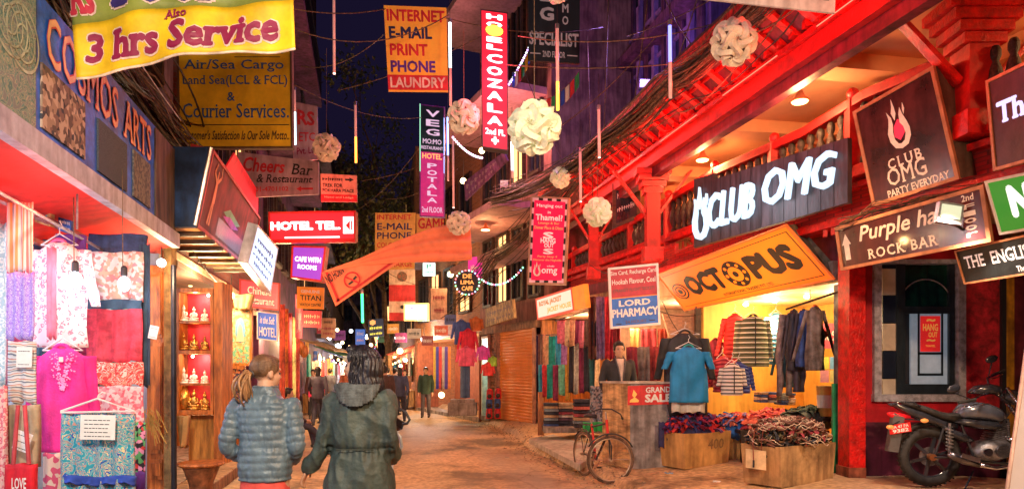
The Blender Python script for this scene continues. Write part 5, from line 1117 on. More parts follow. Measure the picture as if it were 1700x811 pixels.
md = None; y = 3.0
while y < 15.2:
    if md is None:
        md = MB().box((0,0,0), (.10,.11,.10)).build('dentil', red_lac, None, origin=(0,0,0)); md.parent = ev; me_d = md.data; md.location = EV(y,-.12,5.54)-ev.location
    else: inst(me_d, 'dentil', ev, EV(y,-.12,5.54)-ev.location)
    y += .24
# railing: piecewise along measured picture points
rl = thing('balcony_railing', 'red balcony railing with dark turned balusters', 'railing', (3.2,10,4))
RBY = lambda px: onl(px, RBc, RBm)
tops = [(945,428),(1040,377),(1189,287),(1338,222),(1440,160),(1560,110)]
def railz(px):
    for (a, b), (c, d) in zip(tops, tops[1:]):
        if a <= px <= c: return b+(d-b)*(px-a)/(c-a)
    return tops[-1][1]+(px-1560)*-.45
for (a, b), (c, d) in zip(tops, tops[1:]):
    p, r_ = P(a,b,RBY(a)), P(c,d,RBY(c)); MB().bar(p, r_, .16, .09).build('top_rail', red_paint, rl)
    MB().bar(p+Vector((0,0,.065)), r_+Vector((0,0,.065)), .09, .04).build('rail_cap', red_lac, rl)
    MB().bar(Vector((p.x,p.y,ZT+.12)), Vector((r_.x,r_.y,ZT+.12)), .14, .08).build('bottom_rail', red_paint, rl)
bal_w = mat('baluster_dark', (.07,.045,.035), .5, var=.5, sc=14, bump=.8, bs=50)
balme = MB().lathe((0,0,0), [(.03,0),(.05,.03),(.05,.1),(.03,.16),(.065,.35),(.075,.5),(.055,.68),(.03,.78),(.05,.85),(.05,.94),(.03,1)], 10)
bo = balme.build('baluster', bal_w, None, origin=(0,0,0), smooth=True); bo.parent = rl
y = 16.6; first = True
while y > 5.2:
    px = CX+F*RB(y)/y
    zt = P(px, railz(px), y).z-.05; zb = ZT+.16; L_h = max(.1, zt-zb)
    if int((16.6-y)/.17) % 8 == 0:
        MB().box((RB(y),y,(zt+ZT)/2+.03), (.15,.15,zt-ZT+.16)).build('newel', red_paint, rl); MB().ell((RB(y),y,zt+.19), .075, 10, 8).build('finial', red_lac, rl, smooth=True)
    else:
        if first: bo.location = Vector((RB(y),y,zb))-rl.location; bo.scale = (1,1,L_h); first = False
        else: inst(bo.data, 'baluster', rl, Vector((RB(y),y,zb))-rl.location, None, (1,1,L_h))
    y -= .17
# columns
def column(label, px, Y, w=.2, z0=3.55, z1=5.2):
    c = P(px, 300, Y); t = thing('carved_column', label, 'column', (c.x,Y,z0))
    MB().box((c.x,Y,(z0+z1)/2), (w,w,z1-z0)).build('shaft', red_paint, t); MB().box((c.x,Y,z0+.12), (w*1.4,w*1.4,.24)).build('base', red_lac, t)
    for i in range(4): MB().box((c.x,Y,z1-.06-.11*i), (w*(2.6-.4*i),w*(1.6-.15*i),.10)).build('capital', red_lac, t)
    for s in (-1,1): MB().add([], []).hexa([(c.x+s*w*.5,Y-.06,z1-.75),(c.x+s*w*.6,Y-.06,z1-.8),(c.x+s*w*.6,Y+.06,z1-.8),(c.x+s*w*.5,Y+.06,z1-.75),(c.x+s*w*2.8,Y-.06,z1-.02),(c.x+s*w*3.0,Y-.06,z1-.02),(c.x+s*w*3.0,Y+.06,z1-.02),(c.x+s*w*2.8,Y+.06,z1-.02)]).build('strut', red_lac, t)
    return t
column('carved red balcony column at the left end by the lantern', 1083, 12.3, .24)
column('carved red balcony column between the club signs and the dark lettered sign', 1618, 6.9, .30, 3.9, 5.25)
column('thin red balcony column near the far corner', 985, 14.6, .2)
# dark window behind the lantern
q = Quad(P(1018,378,13.6), P(1062,360,13.6), P(1062,292,13.6), P(1018,305,13.6))
sign('balcony_window', 'dark window with small pale notices on the balcony end', 'window', q, glassm, [('#b',.15,.6,.8,.8,greyl),('#o',.15,.3,.8,.45,greyl)], frame=(dark_wood,.06))
# balcony pendant lamps
shade_m = mat('shade_orange', (.75,.16,.05), .45, em=.25, emc=(1,.18,.05))
def pendant(label, px, py, Y, e, zt=5.3, sc=1.):
    c = P(px, py, Y); t = thing('pendant_lamp', label, 'lamp', c, 'pendant lamps')
    MB().lathe(c, [(.115*sc,0),(.105*sc,.02),(.06*sc,.06),(.035*sc,.12),(.02*sc,.2)], 18).build('lamp_shade', shade_m, t, smooth=True)
    MB().lathe(c-Vector((0,0,.015)), [(.02*sc,-.01),(.09*sc,-.004),(.10*sc,.008),(.02*sc,.02)], 16).build('bulb', warm_glow, t, smooth=True)
    MB().tube([c+Vector((0,0,.2*sc)), Vector((c.x,c.y,max(zt, c.z+.3)))], .005, 5).build('cord', cable_m, t)
    lamp(t, c-Vector((0,0,.09)), e, (1,.50,.20), .06)
pendant('conical pendant lamp above the club letters, right one', 1328, 168, 8.6, 75)
pendant('conical pendant lamp above the club letters, left one', 1166, 265, 11.2, 75)
pendant('distant conical pendant lamp under the salmon balcony', 806, 381, 18.5, 60, 4.6, 1.2)
for x, y, lab in ((6.1,6.2,'conical pendant lamp deep on the balcony behind the square club sign'),(2.9,13.6,'conical pendant lamp at the far end of the balcony')):
    p = Vector((x,y,4.95)); pendant(lab, CX+F*x/y, HY-F*(4.95-CZ)/y, y, 60)
# red led tube along the underside of the eave: the photo's red light on the timber
t = thing('red_light_tube', 'long thin red light tube fixed under the eave beam', 'light tube', (3.4,9,5.0))
for i in range(6):
    y = 4.5+i*1.9; a, b = EV(y,-.16,5.40), EV(y+1.2,-.16,5.40); MB().tube([a,b], .006, 6).build('tube', glow('redtube', (1,.25,.15), 1.6), t); lamp(t, (a+b)/2+Vector((-.55,0,-.12)), 42, (1,.035,.02), .15)
# CLUB OMG channel-letter sign
bluew = glow('club_letters', (.60,.80,1), 1.35)
cl_b = mat('club_board', (.055,.042,.05), .45, var=.5, sc=6, bump=.2, str_=(1,1,.2))
def flame(q, u0, v0, u1, v1, w=.02, ext=.03, mb=None):
    mb = mb or MB(); U = lambda a, b: (u0+(u1-u0)*a, v0+(v1-v0)*b)
    outer = [(.50,0),(.22,.05),(.04,.20),(.0,.38),(.10,.52),(.16,.66),(.12,.80),(.28,.66),(.30,.52),(.24,.38),(.26,.22),(.38,.12),(.52,.10),(.68,.14),(.78,.26),(.74,.40),(.62,.50),(.64,.66),(.74,.78),(.80,.64),(.92,.48),(1.0,.34),(.98,.18),(.80,.04)]
    pts = [U(*p) for p in outer]; n = len(pts)
    mb.add([q(a, b, w) for a, b in pts]+[q(a, b, w+ext) for a, b in pts], [tuple(range(n, 2*n))]+[(i, (i+1)%n, n+(i+1)%n, n+i) for i in range(n)])
    for blob in ([(.42,.58),(.52,.70),(.50,.84),(.44,1.0),(.40,.86),(.32,.74)],[(.86,.62),(.94,.72),(.90,.84),(.84,.72)]):
        p2 = [U(*p) for p in blob]; k_ = len(p2); mb.add([q(a, b, w) for a, b in p2]+[q(a, b, w+ext) for a, b in p2], [tuple(range(k_, 2*k_))]+[(i, (i+1)%k_, k_+(i+1)%k_, k_+i) for i in range(k_)])
    return mb
def clubx(r, q):
    flame(q, .012, .08, .135, .93, .02, .05).build('flame_emblem', bluew, r)
    q.slab(MB(), .0,1.0,.16,1.10,-.08,0).build('raised_corner', cl_b, r)
    for i in range(1, 14): q.slab(MB(), i/14-.0015,0,i/14+.0015,1,.0005,.004).build('board_joint', ink, r)
    lamp(r, q(.5,.4,.7), 30, (.7,.85,1), .3)
S4('club_sign', 'dark board with glowing white slanted CLUB OMG letters on the balcony', 'sign', ((1152,411),(1407,336),(1407,228),(1152,308)), (10.3,8.0), cl_b,
   [('CLUB',.135,.20,.47,.76,bluew,dict(bold=.012,shear=.22,ext=.06,w=.02)),('OMG',.53,.30,.955,.86,bluew,dict(bold=.012,shear=.22,ext=.06,w=.02))], thick=.08, extra=clubx)
S4('bronze_letters', 'small bronze letters on the red band left of the club board', 'sign', ((1120,420),(1154,404),(1154,388),(1120,402)), (11.0,10.45), red_lac, [('TR',.15,.1,.9,.9,mat('bronze',(.45,.2,.06),.35,m=.6),dict(ext=.03))], thick=.02)
# OCTOPUS light box
def onR(px, py, w): Y = onl(px, RWc-w, RWm); return P(px, py, Y)
BLo, BRo, TRo, TLo = onR(1137,515,.05), onR(1385,463,.05), onR(1305,373,.65), onR(1090,456,.65)
qo = Quad(BLo, BRo, TRo, TLo)
def octm():
    M = bpy.data.materials.new('octopus_face'); n, l, b = nodes(M); tc = n.new('ShaderNodeTexCoord')
    sp = n.new('ShaderNodeSeparateXYZ'); l.new(tc.outputs['Object'], sp.inputs[0]); mr = n.new('ShaderNodeMapRange'); mr.inputs[1].default_value = -1.3; mr.inputs[2].default_value = 1.4
    l.new(sp.outputs[0], mr.inputs[0]); rp = n.new('ShaderNodeValToRGB'); rp.color_ramp.elements[0].color = (1,.09,.02,1); rp.color_ramp.elements[1].color = (1,.09,.02,1); e = rp.color_ramp.elements.new(.45); e.color = (1,.30,.012,1)
    l.new(mr.outputs[0], rp.inputs[0]); l.new(rp.outputs[0], b.inputs['Base Color']); l.new(rp.outputs[0], b.inputs['Emission Color']); b.inputs['Emission Strength'].default_value = .42; return M
def octx(r, q):
    back = onR(1325,372,.2); lowb = onR(1392,447,.0)
    MB().add([q(1,0,0), q(1,1,0), back, lowb], [(0,1,2,3),(3,2,1,0)]).build('end_panel', mat('end_grey', (.16,.15,.14), .6, var=.3), r)
    # dashed border
    mb = MB(); q.slab(mb, .03,.90,.97,.91,.001,.003); q.slab(mb, .03,.09,.97,.10,.001,.003); q.slab(mb, .97,.09,.975,.91,.001,.003); mb.build('border_line', ink, r)
    A = q.w/q.h
    def disc(cu, cv, R, m, w, nm, n=28): flat(q, [(cu+R/A*math.cos(i*2*math.pi/n), cv+R*math.sin(i*2*math.pi/n)) for i in range(n)], w).build(nm, m, r)
    disc(.535,.50,.27,ink,.006,'letter_ring'); disc(.535,.50,.15,MC['octopus_face'],.009,'letter_centre'); 
    for i in range(8): disc(.535+.205/A*math.cos(i*math.pi/4), .50+.205*math.sin(i*math.pi/4), .035, MC['octopus_face'], .009, 'sucker_dot', 10)
    disc(.535,.50,.06,ink,.012,'letter_hub')
    for R, m, w in ((.20,ink,.006),(.165,MC['octopus_face'],.009),(.13,ink,.011),(.095,MC['octopus_face'],.013),(.06,ink,.015)): disc(.085,.47,R,m,w,'round_logo')
    lamp(r, q(.5,.3,.9), 25, (1,.35,.08), .3)
om = octm(); MC['octopus_face'] = om
sign('octopus_sign', 'glowing orange OCTOPUS light box tilted down over the clothes shop', 'light box', qo, om,
     [('OCT',.15,.28,.445,.76,ink,dict(bold=.07)),('PUS',.63,.28,.93,.76,ink,dict(bold=.07)),('INTERNATIONAL TRADERS PVT. LTD.',.36,.125,.70,.19,ink)], thick=.02, extra=octx, frame=(mat('orfr',(.8,.2,.04),.5,em=.3,emc=(1,.2,.04)),.02))
# LORD PHARMACY
def lpx(r, q):
    q.slab(MB(), 0,0,1,.49,.001,.003).build('blue_panel', mat('pharm_blue', (.02,.13,.45), .5, em=.12, emc=(.03,.2,.8)), r); q.slab(MB(), 0,.485,1,.50,.003,.005).build('rule', orb, r)
    flat(q, [(.1,.07),(.22,.07),(.22,.055),(.1,.055)], .006).build('arrow', ink, r); flat(q, [(.78,.09),(.9,.09),(.9,.075),(.78,.075)], .006).build('arrow', ink, r)
S4('pharmacy_sign', 'red and blue LORD PHARMACY sign with white frame over the scarf stall', 'sign', ((1014,545),(1096,538),(1092,437),(1010,445)), 10.9, mat('pharm_red', (.42,.02,.04), .5, em=.06, emc=(.8,.05,.08)),
   [('Sim Card, Recharge Card',.04,.85,.96,.94,paper,dict(bold=.02)),('Hookah Flavour, Coal',.06,.70,.94,.80,paper,dict(bold=.02)),('(TRANSIT FLIGHT TICKET)',.08,.57,.92,.64,mat('brownlet',(.15,.08,.08),.5)),
    ('LORD',.18,.345,.82,.45,paper,dict(bold=.04,w=.006)),('PHARMACY',.04,.17,.97,.31,paper,dict(bold=.04,w=.006)),('24 HOURS',.3,.06,.72,.11,mat('brownlet'),dict(w=.006))], frame=(paper,.03), extra=lpx, thick=.06)
# Thamel poster
def tmx(r, q):
    n = 9; pm = mat('poster_pink', (.75,.45,.52), .5, em=.12, emc=(1,.6,.7))
    for i in range(15):
        for u0, u1 in ((.0,.09),(.91,1)): q.slab(MB(), u0, i/15, u1, (i+1)/15, .001, .008).build('tile', ink if i % 2 else pm, r)
    for i in range(7):
        a = .09+i*.82/7
        for v0, v1 in ((0,.045),(.955,1)): q.slab(MB(), a, v0, a+.82/7, v1, .001, .008).build('tile', ink if i % 2 else pm, r)
    flame(q, .14, .09, .34, .26, .006, .002).build('flame_emblem', paper, r)
tl = mat('poster_white', (.8,.75,.75), .5, em=.25, emc=(1,.85,.85)); ty = mat('poster_yellow', (.8,.5,.2), .5, em=.2, emc=(1,.6,.2))
S4('poster', 'tall red Hanging out in Thamel poster with checkered border', 'poster', ((876,471),(938,472),(945,329),(882,325)), (13.6,13.3), mat('poster_red', (.62,.005,.05), .5, em=.45, emc=(1,.01,.09)),
   [('Hanging out',.16,.87,.84,.92,tl),('in',.46,.81,.54,.84,tl),('Thamel?',.14,.73,.86,.80,tl,dict(bold=.03)),('Lounge & Bar',.22,.68,.78,.715,ty),('Dinner Place & Disco',.12,.63,.88,.665,ty),
    ('S',.36,.52,.64,.60,tl,dict(bold=.05)),('HANG',.3,.47,.7,.53,tl,dict(bold=.05)),('OUT',.4,.42,.66,.47,tl,dict(bold=.05)),('S',.38,.345,.66,.41,tl,dict(bold=.05)),('Party Stop 4',.24,.30,.76,.33,ty),('Discover the Nightlife',.12,.26,.88,.29,ty),('omg',.36,.10,.78,.18,tl,dict(bold=.02)),('club',.5,.20,.7,.22,tl)],
   frame=(mat('ptan',(.45,.28,.2),.6),.03,.014), extra=tmx, thick=.08)
# JACKET HOUSE small lit sign
S4('shop_sign', 'small lit white and orange JACKET HOUSE sign over the scarf stall', 'sign', ((893,530),(953,515),(949,477),(890,496)), (14.2,12.6), glow('whitish', (.9,.8,.6), .9), [('ROYAL JACKET',.08,.52,.72,.82,orb,dict(bold=.05)),('JACKET HOUSE',.3,.14,.95,.44,glow('yelor',(1,.4,.03),1.0),dict(bold=.04))], frame=(glow('redfr',(1,.08,.04),.9),.03), thick=.1,
   extra=lambda r, q: q.slab(MB(), 1.0,0,1.28,1.0,-.1,0).build('side_panel', mat('sideor', (.8,.25,.03), .5, em=.5, emc=(1,.25,.02)), r))
S4('shop_sign', 'dim yellowish painted sign above the orange shutter', 'sign', ((806,543),(853,527),(850,496),(806,512)), (18.6,16.6), mat('dimyel', (.42,.28,.12), .6, var=.5, sc=6, str_=(6,1,1)), [('#t',.08,.5,.92,.8,mat('brownlet')),('#m',.08,.15,.92,.4,mat('brownlet'))], thick=.08)
# club square sign (box)
sqm = mat('square_brown', (.09,.02,.022), .22, var=.4, sc=2.5, coat=.4, bump=.02); crm = mat('cream_letter', (.8,.62,.5), .5, em=.15, emc=(1,.75,.6))
copper = mat('copper_frame', (.60,.25,.12), .4, m=.3)
def sqx(r, q):
    flame(q, .36, .44, .62, .92, .006, .004).build('flame_emblem', crm, r)
    flat(q, [(.49,.52),(.56,.58),(.57,.68),(.50,.72),(.44,.66),(.43,.57)], .008).build('red_drop', glow('reddrop', (.9,.02,.05), 1.2), r)
    MB().add([q(1,0,-.001), q(1,1,-.001), P(1582,108,7.0), P(1622,290,6.95)], [(0,1,2,3),(3,2,1,0)]).build('side_panel', mat('side_brown', (.12,.07,.05), .5, var=.3), r)
    lamp(r, q(.15,-.02,.35), 5, (1,.5,.2), .04)
S4('club_square_sign', 'large tilted square CLUB OMG sign with flame and red drop', 'sign', ((1450,342),(1592,296),(1549,110),(1417,186)), (7.7,6.9), sqm,
   [('CLUB',.28,.29,.68,.39,crm,dict(serif=.05,space=1.3)),('OMG',.24,.13,.70,.30,crm,dict(serif=.05,bold=.01)),('PARTY EVERYDAY',.2,.03,.92,.10,crm,dict(serif=.05))], frame=(copper,.03), thick=.04, extra=sqx)
def phx(r, q):
    flat(q, [(.05,.2),(.05,.55),(.035,.55),(.07,.8),(.105,.55),(.09,.55),(.09,.2)], .006).build('arrow', crm, r)
    # flood lamp fixed on the sign
    c = q(.84,.62,.16); t = MB(); R = Matrix.Rotation(.15, 3, 'Y'); MB().box(c, (.24,.06,.20), R).build('flood_lamp', grey_metal, r)
    MB().box(c+Vector((0,-.035,.01)), (.19,.01,.13), R).build('lamp_glass', glow('flood', (.85,.85,.55), .9), r); MB().bar(q(.86,.3,.0), c+Vector((0,.02,-.06)), .02).build('lamp_arm', black_iron, r)
    lamp(r, c+Vector((-.05,-.10,-.02)), 330, (1,.78,.58), .06, 'SPOT', 125, (Vector((4.3,6.6,.2))-c).to_track_quat('-Z','Y').to_euler()); lamp(r, q(.35,.42,.35), 5, (1,.55,.2), .04)
S4('rock_bar_sign', 'long brown glossy Purple haze ROCK BAR sign with arrow and small flood lamp', 'sign', ((1397,448),(1645,400),(1632,307),(1387,378)), (7.9,6.5), mat('rock_brown', (.09,.016,.016), .2, var=.35, sc=2, coat=.4, bump=.02),
   [('Purple haze',.17,.44,.84,.88,crm,dict(shear=.25)),('ROCK BAR',.22,.12,.70,.34,crm,dict(serif=.05,space=1.2)),('2nd',.87,.80,.94,.92,crm),('Floor',.87,.12,.94,.76,crm,dict(vert=True))], frame=(copper,.03), thick=.04, extra=phx)
gl = glow('blackletter', (.72,.62,1), 1.3)
S4('club_hanging_sign', 'brown sign with glowing lavender black-letter The cut by the right edge', 'sign', ((1651,283),(1790,245),(1770,70),(1638,135)), (6.5,5.7), mat('rb2', (.06,.02,.018), .3, coat=.3), [('The',.10,.48,.62,.72,gl,dict(serif=.05,bold=.04)),('#e',.5,.2,.9,.36,gl)], frame=(copper,.025), thick=.05)
S4('green_sign', 'bright green sign with large white N at the right edge', 'sign', ((1661,389),(1800,365),(1780,270),(1636,301)), (6.45,5.7), glow('greens', (.03,.30,.02), .75), [('N',.22,.25,.50,.85,glow('wn2',(.95,.95,.85),1.2),dict(bold=.08))], frame=(white_p,.02), thick=.05)
S4('pub_sign', 'black sign with white black-letter THE ENGLISH PUB under the green one', 'sign', ((1602,471),(1800,440),(1780,372),(1586,416)), (7.0,5.8), mat('pubblack', (.01,.014,.016), .4), [('THE  ENGLISH  PUB',.06,.42,.95,.78,tl,dict(serif=.06,bold=.02)),('The Heart of Thamel',.5,.1,.9,.26,tl)], frame=(copper,.015), thick=.04)
# white awning with chequers at the top edge
S4('awning_cloth', 'white awning valance with black squares at the top edge', 'awning', ((1110,-8),(1386,22),(1388,-30),(1120,-40)), (6.4,6.0), mat('awn_w', (.68,.6,.58), .7),
   extra=lambda r, q: [q.slab(MB(), .47+i*.066,.38,.47+i*.066+.032,.62,.001,.004).build('square', ink, r) for i in range(8)], thick=.02)
# ---------------------------------------------------------------- right shop fronts
def RP(y, w=0.): return (8.26-.431*y-w, y)
def hx(mb, px0, py0, px1, py1, Y, t): 
    a = P(px0, py1, Y); b = P(px1, py0, Y); return mb.hexa([(a.x,Y,a.z),(b.x,Y,a.z),(b.x,Y+t,a.z),(a.x,Y+t,a.z),(a.x,Y,b.z),(b.x,Y,b.z),(b.x,Y+t,b.z),(a.x,Y+t,b.z)])
warmwall = mat('warm_yellow_wall', (.80,.45,.10), .7, var=.12, sc=2)
ro, Lo, bxo = room('brightly lit clothes shop under the OCTOPUS light box', RP(9.1), RP(11.7), 2.3, 2.75, warmwall, mat('warm_ceiling', (.8,.6,.3), .6), mat('shop_floor', (.45,.25,.12), .5), -1, .23, endl=False)
rs_, Ls_, bxs = room('small shelf lined shop behind the wooden counter', RP(11.8), RP(14.2), 1.8, 2.9, mat('shelf_wall', (.5,.30,.18), .7), plaster, concrete, -1, .23)
rt, Lt, bxt = room('scarf and shawl stall left of the counter', RP(14.3), RP(17.5), 1.2, 2.9, orange_wood, plaster, concrete, -1, .23)
for rm, y, x in ((ro,10.0,5.0),): pass
lamp(ro, Lo(.25,2.45,-.9), 70, (1,.74,.36), .12); lamp(ro, Lo(.75,2.45,-.9), 70, (1,.70,.3), .12); lamp(ro, Lo(.5,2.3,-.2), 30, (1,.72,.4), .1)
lamp(rs_, Ls_(.5,2.6,-.7), 60, (1,.72,.45), .12); lamp(rt, Lt(.5,2.6,-.3), 60, (1,.66,.36), .12); lamp(rt, Lt(.3,2.3,.5), 60, (1,.66,.36), .1); lamp(rs_, Ls_(.4,2.5,.7), 60, (1,.62,.32), .1)  # the two standing out in front are added fill for stalls and shopkeeper
for i in range(4):
    p = Lo(.15+i*.23, 2.70, -.6); t = thing('ceiling_bulb', 'ceiling bulb of the OCTOPUS shop '+('nearest the grey jamb','above the slanted bar','above the striped jackets','nearest the dark post')[i], 'light bulb', p, 'ceiling bulbs in the OCTOPUS shop'); MB().ell(p, (.05,.05,.035), 10, 6).build('bulb', glow('shopb', (1,.85,.55), 10), t)
# header over shops and upper strip below the balcony
hd = thing('shop_header', 'dim concrete and pipe header over the right hand shops', 'header', (3.5,11,2.8))
for (a, b, z0, z1, m) in ((9.1,11.7,2.78,3.04,mat('grey_header',(.20,.17,.15),.7,var=.3)),(11.75,14.25,2.95,3.25,plaster),(14.3,17.5,2.95,3.25,mat('brown_header',(.25,.12,.06),.7,var=.4)),(17.6,21.4,2.72,2.92,mat('brown_header'))):
    (x0,y0_),(x1,y1_) = RP(a,.0), RP(b,.0); MB().hexa([(x0-.06,y0_,z0),(x0+.3,y0_,z0),(x1+.3,y1_,z0),(x1-.06,y1_,z0),(x0-.06,y0_,z1),(x0+.3,y0_,z1),(x1+.3,y1_,z1),(x1-.06,y1_,z1)]).build('lintel', m, hd)
(x0,y0_),(x1,y1_) = RP(9.1), RP(17.5); MB().hexa([(x0+.02,y0_,3.0),(x0+.3,y0_,3.0),(x1+.3,y1_,3.0),(x1+.02,y1_,3.0),(x0+.02,y0_,3.5),(x0+.3,y0_,3.5),(x1+.3,y1_,3.5),(x1+.02,y1_,3.5)]).build('upper_wall', maroon, hd)
t = thing('shop_post', 'dark post at the left edge of the OCTOPUS shop', 'post', (RP(11.72)[0],11.72,.2)); MB().box((RP(11.72)[0]-.02,11.72,1.5), (.09,.09,2.6)).build('post_shaft', dark_wood, t); MB().box((RP(11.72)[0]-.02,11.72,.25), (.13,.13,.12)).build('post_foot', dark_wood, t)
t = thing('shop_jamb', 'worn grey steel jamb between the OCTOPUS shop and the red pillar', 'jamb', P(1404, 795, 8.95)); hx(MB(), 1396, 470, 1410, 792, 8.95, .2).build('jamb_plate', mat('jamb_grey', (.22,.19,.16), .5, var=.4, sc=8), t); hx(MB(), 1401, 620, 1405, 634, 8.93, .02).build('lock', chrome, t)
# red front wall with window
rw = thing('red_front_wall', 'red painted front wall with dark maroon base beside the OCTOPUS shop', 'wall', (5.6,8.7,.2))
redw = mat('red_front', (.50,.008,.02), .5, var=.25, sc=2.5, bump=.25, bs=20)
Yw = 8.75
hx(MB(), 1410, 372, 1437, 800, Yw-.15, .3).build('pillar', red_lac, rw); hx(MB(), 1409, 776, 1438, 803, Yw-.18, .34).build('pillar_foot', mat('foot', (.3,.08,.04), .7, var=.4), rw)
hx(MB(), 1437, 372, 1452, 700, Yw, .3).build('wall_field', redw, rw); hx(MB(), 1452, 664, 1604, 700, Yw, .3).build('wall_field', redw, rw); hx(MB(), 1604, 372, 1664, 700, Yw, .3).build('wall_field', mat('red_mottled', (.45,.012,.025), .55, var=.4, sc=9, bump=.5), rw)
hx(MB(), 1452, 372, 1604, 434, Yw, .3).build('wall_field', redw, rw)
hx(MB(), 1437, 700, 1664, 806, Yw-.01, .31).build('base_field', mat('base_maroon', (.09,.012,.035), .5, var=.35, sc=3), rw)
wf = mat('grey_frame', (.36,.36,.44), .45, var=.35, sc=12, bump=.6)
dw = thing('club_window', 'grey framed window with black and white tiles and arched dark door', 'window', P(1528, 664, Yw))
for a in ((1452,434,1464,664),(1592,434,1604,664)): hx(MB(), *a, Yw-.06, .14).build('frame_side', wf, dw)
hx(MB(), 1452, 654, 1604, 666, Yw-.08, .16).build('frame_sill', wf, dw); hx(MB(), 1452, 430, 1604, 437, Yw-.06, .14).build('frame_head', wf, dw)
hx(MB(), 1460, 434, 1600, 660, Yw+.1, .05).build('backing', ink, dw)
tiw = mat('tile_white', (.62,.55,.46), .35, var=.12); tib = mat('tile_navy', (.012,.02,.045), .3, var=.1)
edges = [436, 445, 490, 536, 582, 628, 655]
for i, (a, b) in enumerate(zip(edges, edges[1:])):
    for x0, x1 in ((1465,1488),(1585,1592)): hx(MB(), x0+.4, a+.5, x1-.4, b-.5, Yw+.03, .06).build('tile', (tib if i % 2 == 0 else tiw), dw, bevel=.004)
hx(MB(), 1489, 437, 1503, 654, Yw+.0, .09).build('door_stile', mat('door_dark', (.018,.03,.045), .35), dw); hx(MB(), 1576, 437, 1585, 654, Yw+.0, .09).build('door_stile', mat('door_dark'), dw)
hx(MB(), 1503, 637, 1576, 654, Yw+.0, .09).build('door_rail', mat('door_dark'), dw); hx(MB(), 1503, 508, 1576, 520, Yw+.0, .09).build('door_rail', mat('door_dark'), dw)
hx(MB(), 1503, 437, 1576, 508, Yw+.05, .03).build('arch_glass', mat('green_glass', (.005,.05,.035), .12, var=.6, sc=1.5, bump=0), dw)
c = P(1537, 506, Yw+.03); MB().torus(c, .33, .008, None, 20, 5, 0, math.pi).build('arch_bead', wf, dw)
hx(MB(), 1512, 520, 1576, 637, Yw+.04, .03).build('door_glass', mat('pale_glass', (.38,.48,.58), .25, var=.3, sc=1.2, em=.14, emc=(.6,.8,1)), dw)
for a in ((1524,520,1527,622),(1563,520,1566,622),(1524,584,1566,588),(1524,619,1566,623)): hx(MB(), *a, Yw+.028, .01).build('glazing_line', mat('door_dark'), dw)
qs = Quad(P(1528,583,Yw+.02), P(1561,583,Yw+.02), P(1561,524,Yw+.02), P(1528,524,Yw+.02)); oy = mat('sticker_yellow', (.8,.4,.08), .5, em=.3, emc=(1,.5,.1))
sign('sticker', 'small red HANG OUT sticker on the club door glass', 'sticker', qs, mat('sticker_red', (.75,.02,.02), .5, em=.35, emc=(1,.03,.03)), [('HANG',.12,.58,.88,.78,oy,dict(bold=.03)),('OUT',.4,.40,.85,.55,oy,dict(bold=.03)),('~',.3,.84,.75,.92,oy,dict(bold=.05)),('~',.3,.28,.75,.35,oy,dict(bold=.05)),('THAMEL',.25,.13,.75,.19,oy)], thick=.003)
# right edge: iron post, yellow strip, dark red door
t = thing('side_door', 'dark red door with yellow strip behind the motorcycle handlebar', 'door', P(1690, 800, Yw)); hx(MB(), 1664, 400, 1671, 806, Yw-.05, .3).build('jamb', ink, t); hx(MB(), 1671, 400, 1684, 806, Yw+.02, .2).build('yellow_strip', mat('ystrip', (.62,.30,.02), .5, var=.3), t); hx(MB(), 1684, 400, 1830, 806, Yw+.03, .2).build('leaf', mat('door_maroon', (.16,.02,.03), .5, var=.3), t)
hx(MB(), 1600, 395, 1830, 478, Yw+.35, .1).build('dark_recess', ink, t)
# ---------------------------------------------------------------- counter with SALE notice
ct = thing('shop_counter', 'grey and pale plywood shop counter with red GRAND SALE notice', 'counter', P(1065, 772, 9.9))
c0, c1, c2, c3 = (1.38,10.3), (1.74,9.95), (3.05,9.95), (2.4,10.5)
ply = mat('plywood', (.62,.36,.16), .6, var=.35, sc=4, bump=.2, str_=(1,1,4)); gry = mat('counter_grey', (.27,.24,.24), .55, var=.35, sc=5)
MB().hexa([(1.40,10.55,.15),(1.72,9.95,.15),(1.76,9.99,.15),(1.46,10.6,.15),(1.40,10.55,1.39),(1.72,9.95,1.39),(1.76,9.99,1.39),(1.46,10.6,1.39)]).build('side_panel', ply, ct)
MB().hexa([(1.723,9.95,.15),(2.32,9.95,.15),(2.32,10.0,.15),(1.77,10.0,.15),(1.723,9.95,1.39),(2.32,9.95,1.39),(2.32,10.0,1.39),(1.77,10.0,1.39)]).build('front_panel', gry, ct)
MB().hexa([(1.36,10.6,1.39),(1.68,9.91,1.39),(2.36,9.91,1.39),(2.36,10.6,1.39),(1.36,10.6,1.42),(1.68,9.91,1.42),(2.36,9.91,1.42),(2.36,10.6,1.42)]).build('worktop', mat('worktop', (.5,.42,.36), .35), ct)
q = Quad(P(1042,672,9.94), P(1117,670,9.94), P(1117,637,9.94), P(1042,640,9.94))
sign('sale_notice', 'red GRAND SALE notice stuck on the counter front', 'notice', q, mat('notice_red', (.70,.02,.025), .5), [('GRAND',.40,.60,.95,.9,paper,dict(bold=.03)),('SALE',.38,.12,.97,.54,paper,dict(bold=.05))], thick=.006,
     extra=lambda r, q: flat(q, [(.04,.15),(.24,.15),(.25,.25),(.16,.4),(.21,.55),(.13,.8),(.10,.5),(.14,.38),(.06,.28)]).build('printed_flash', oy, r))
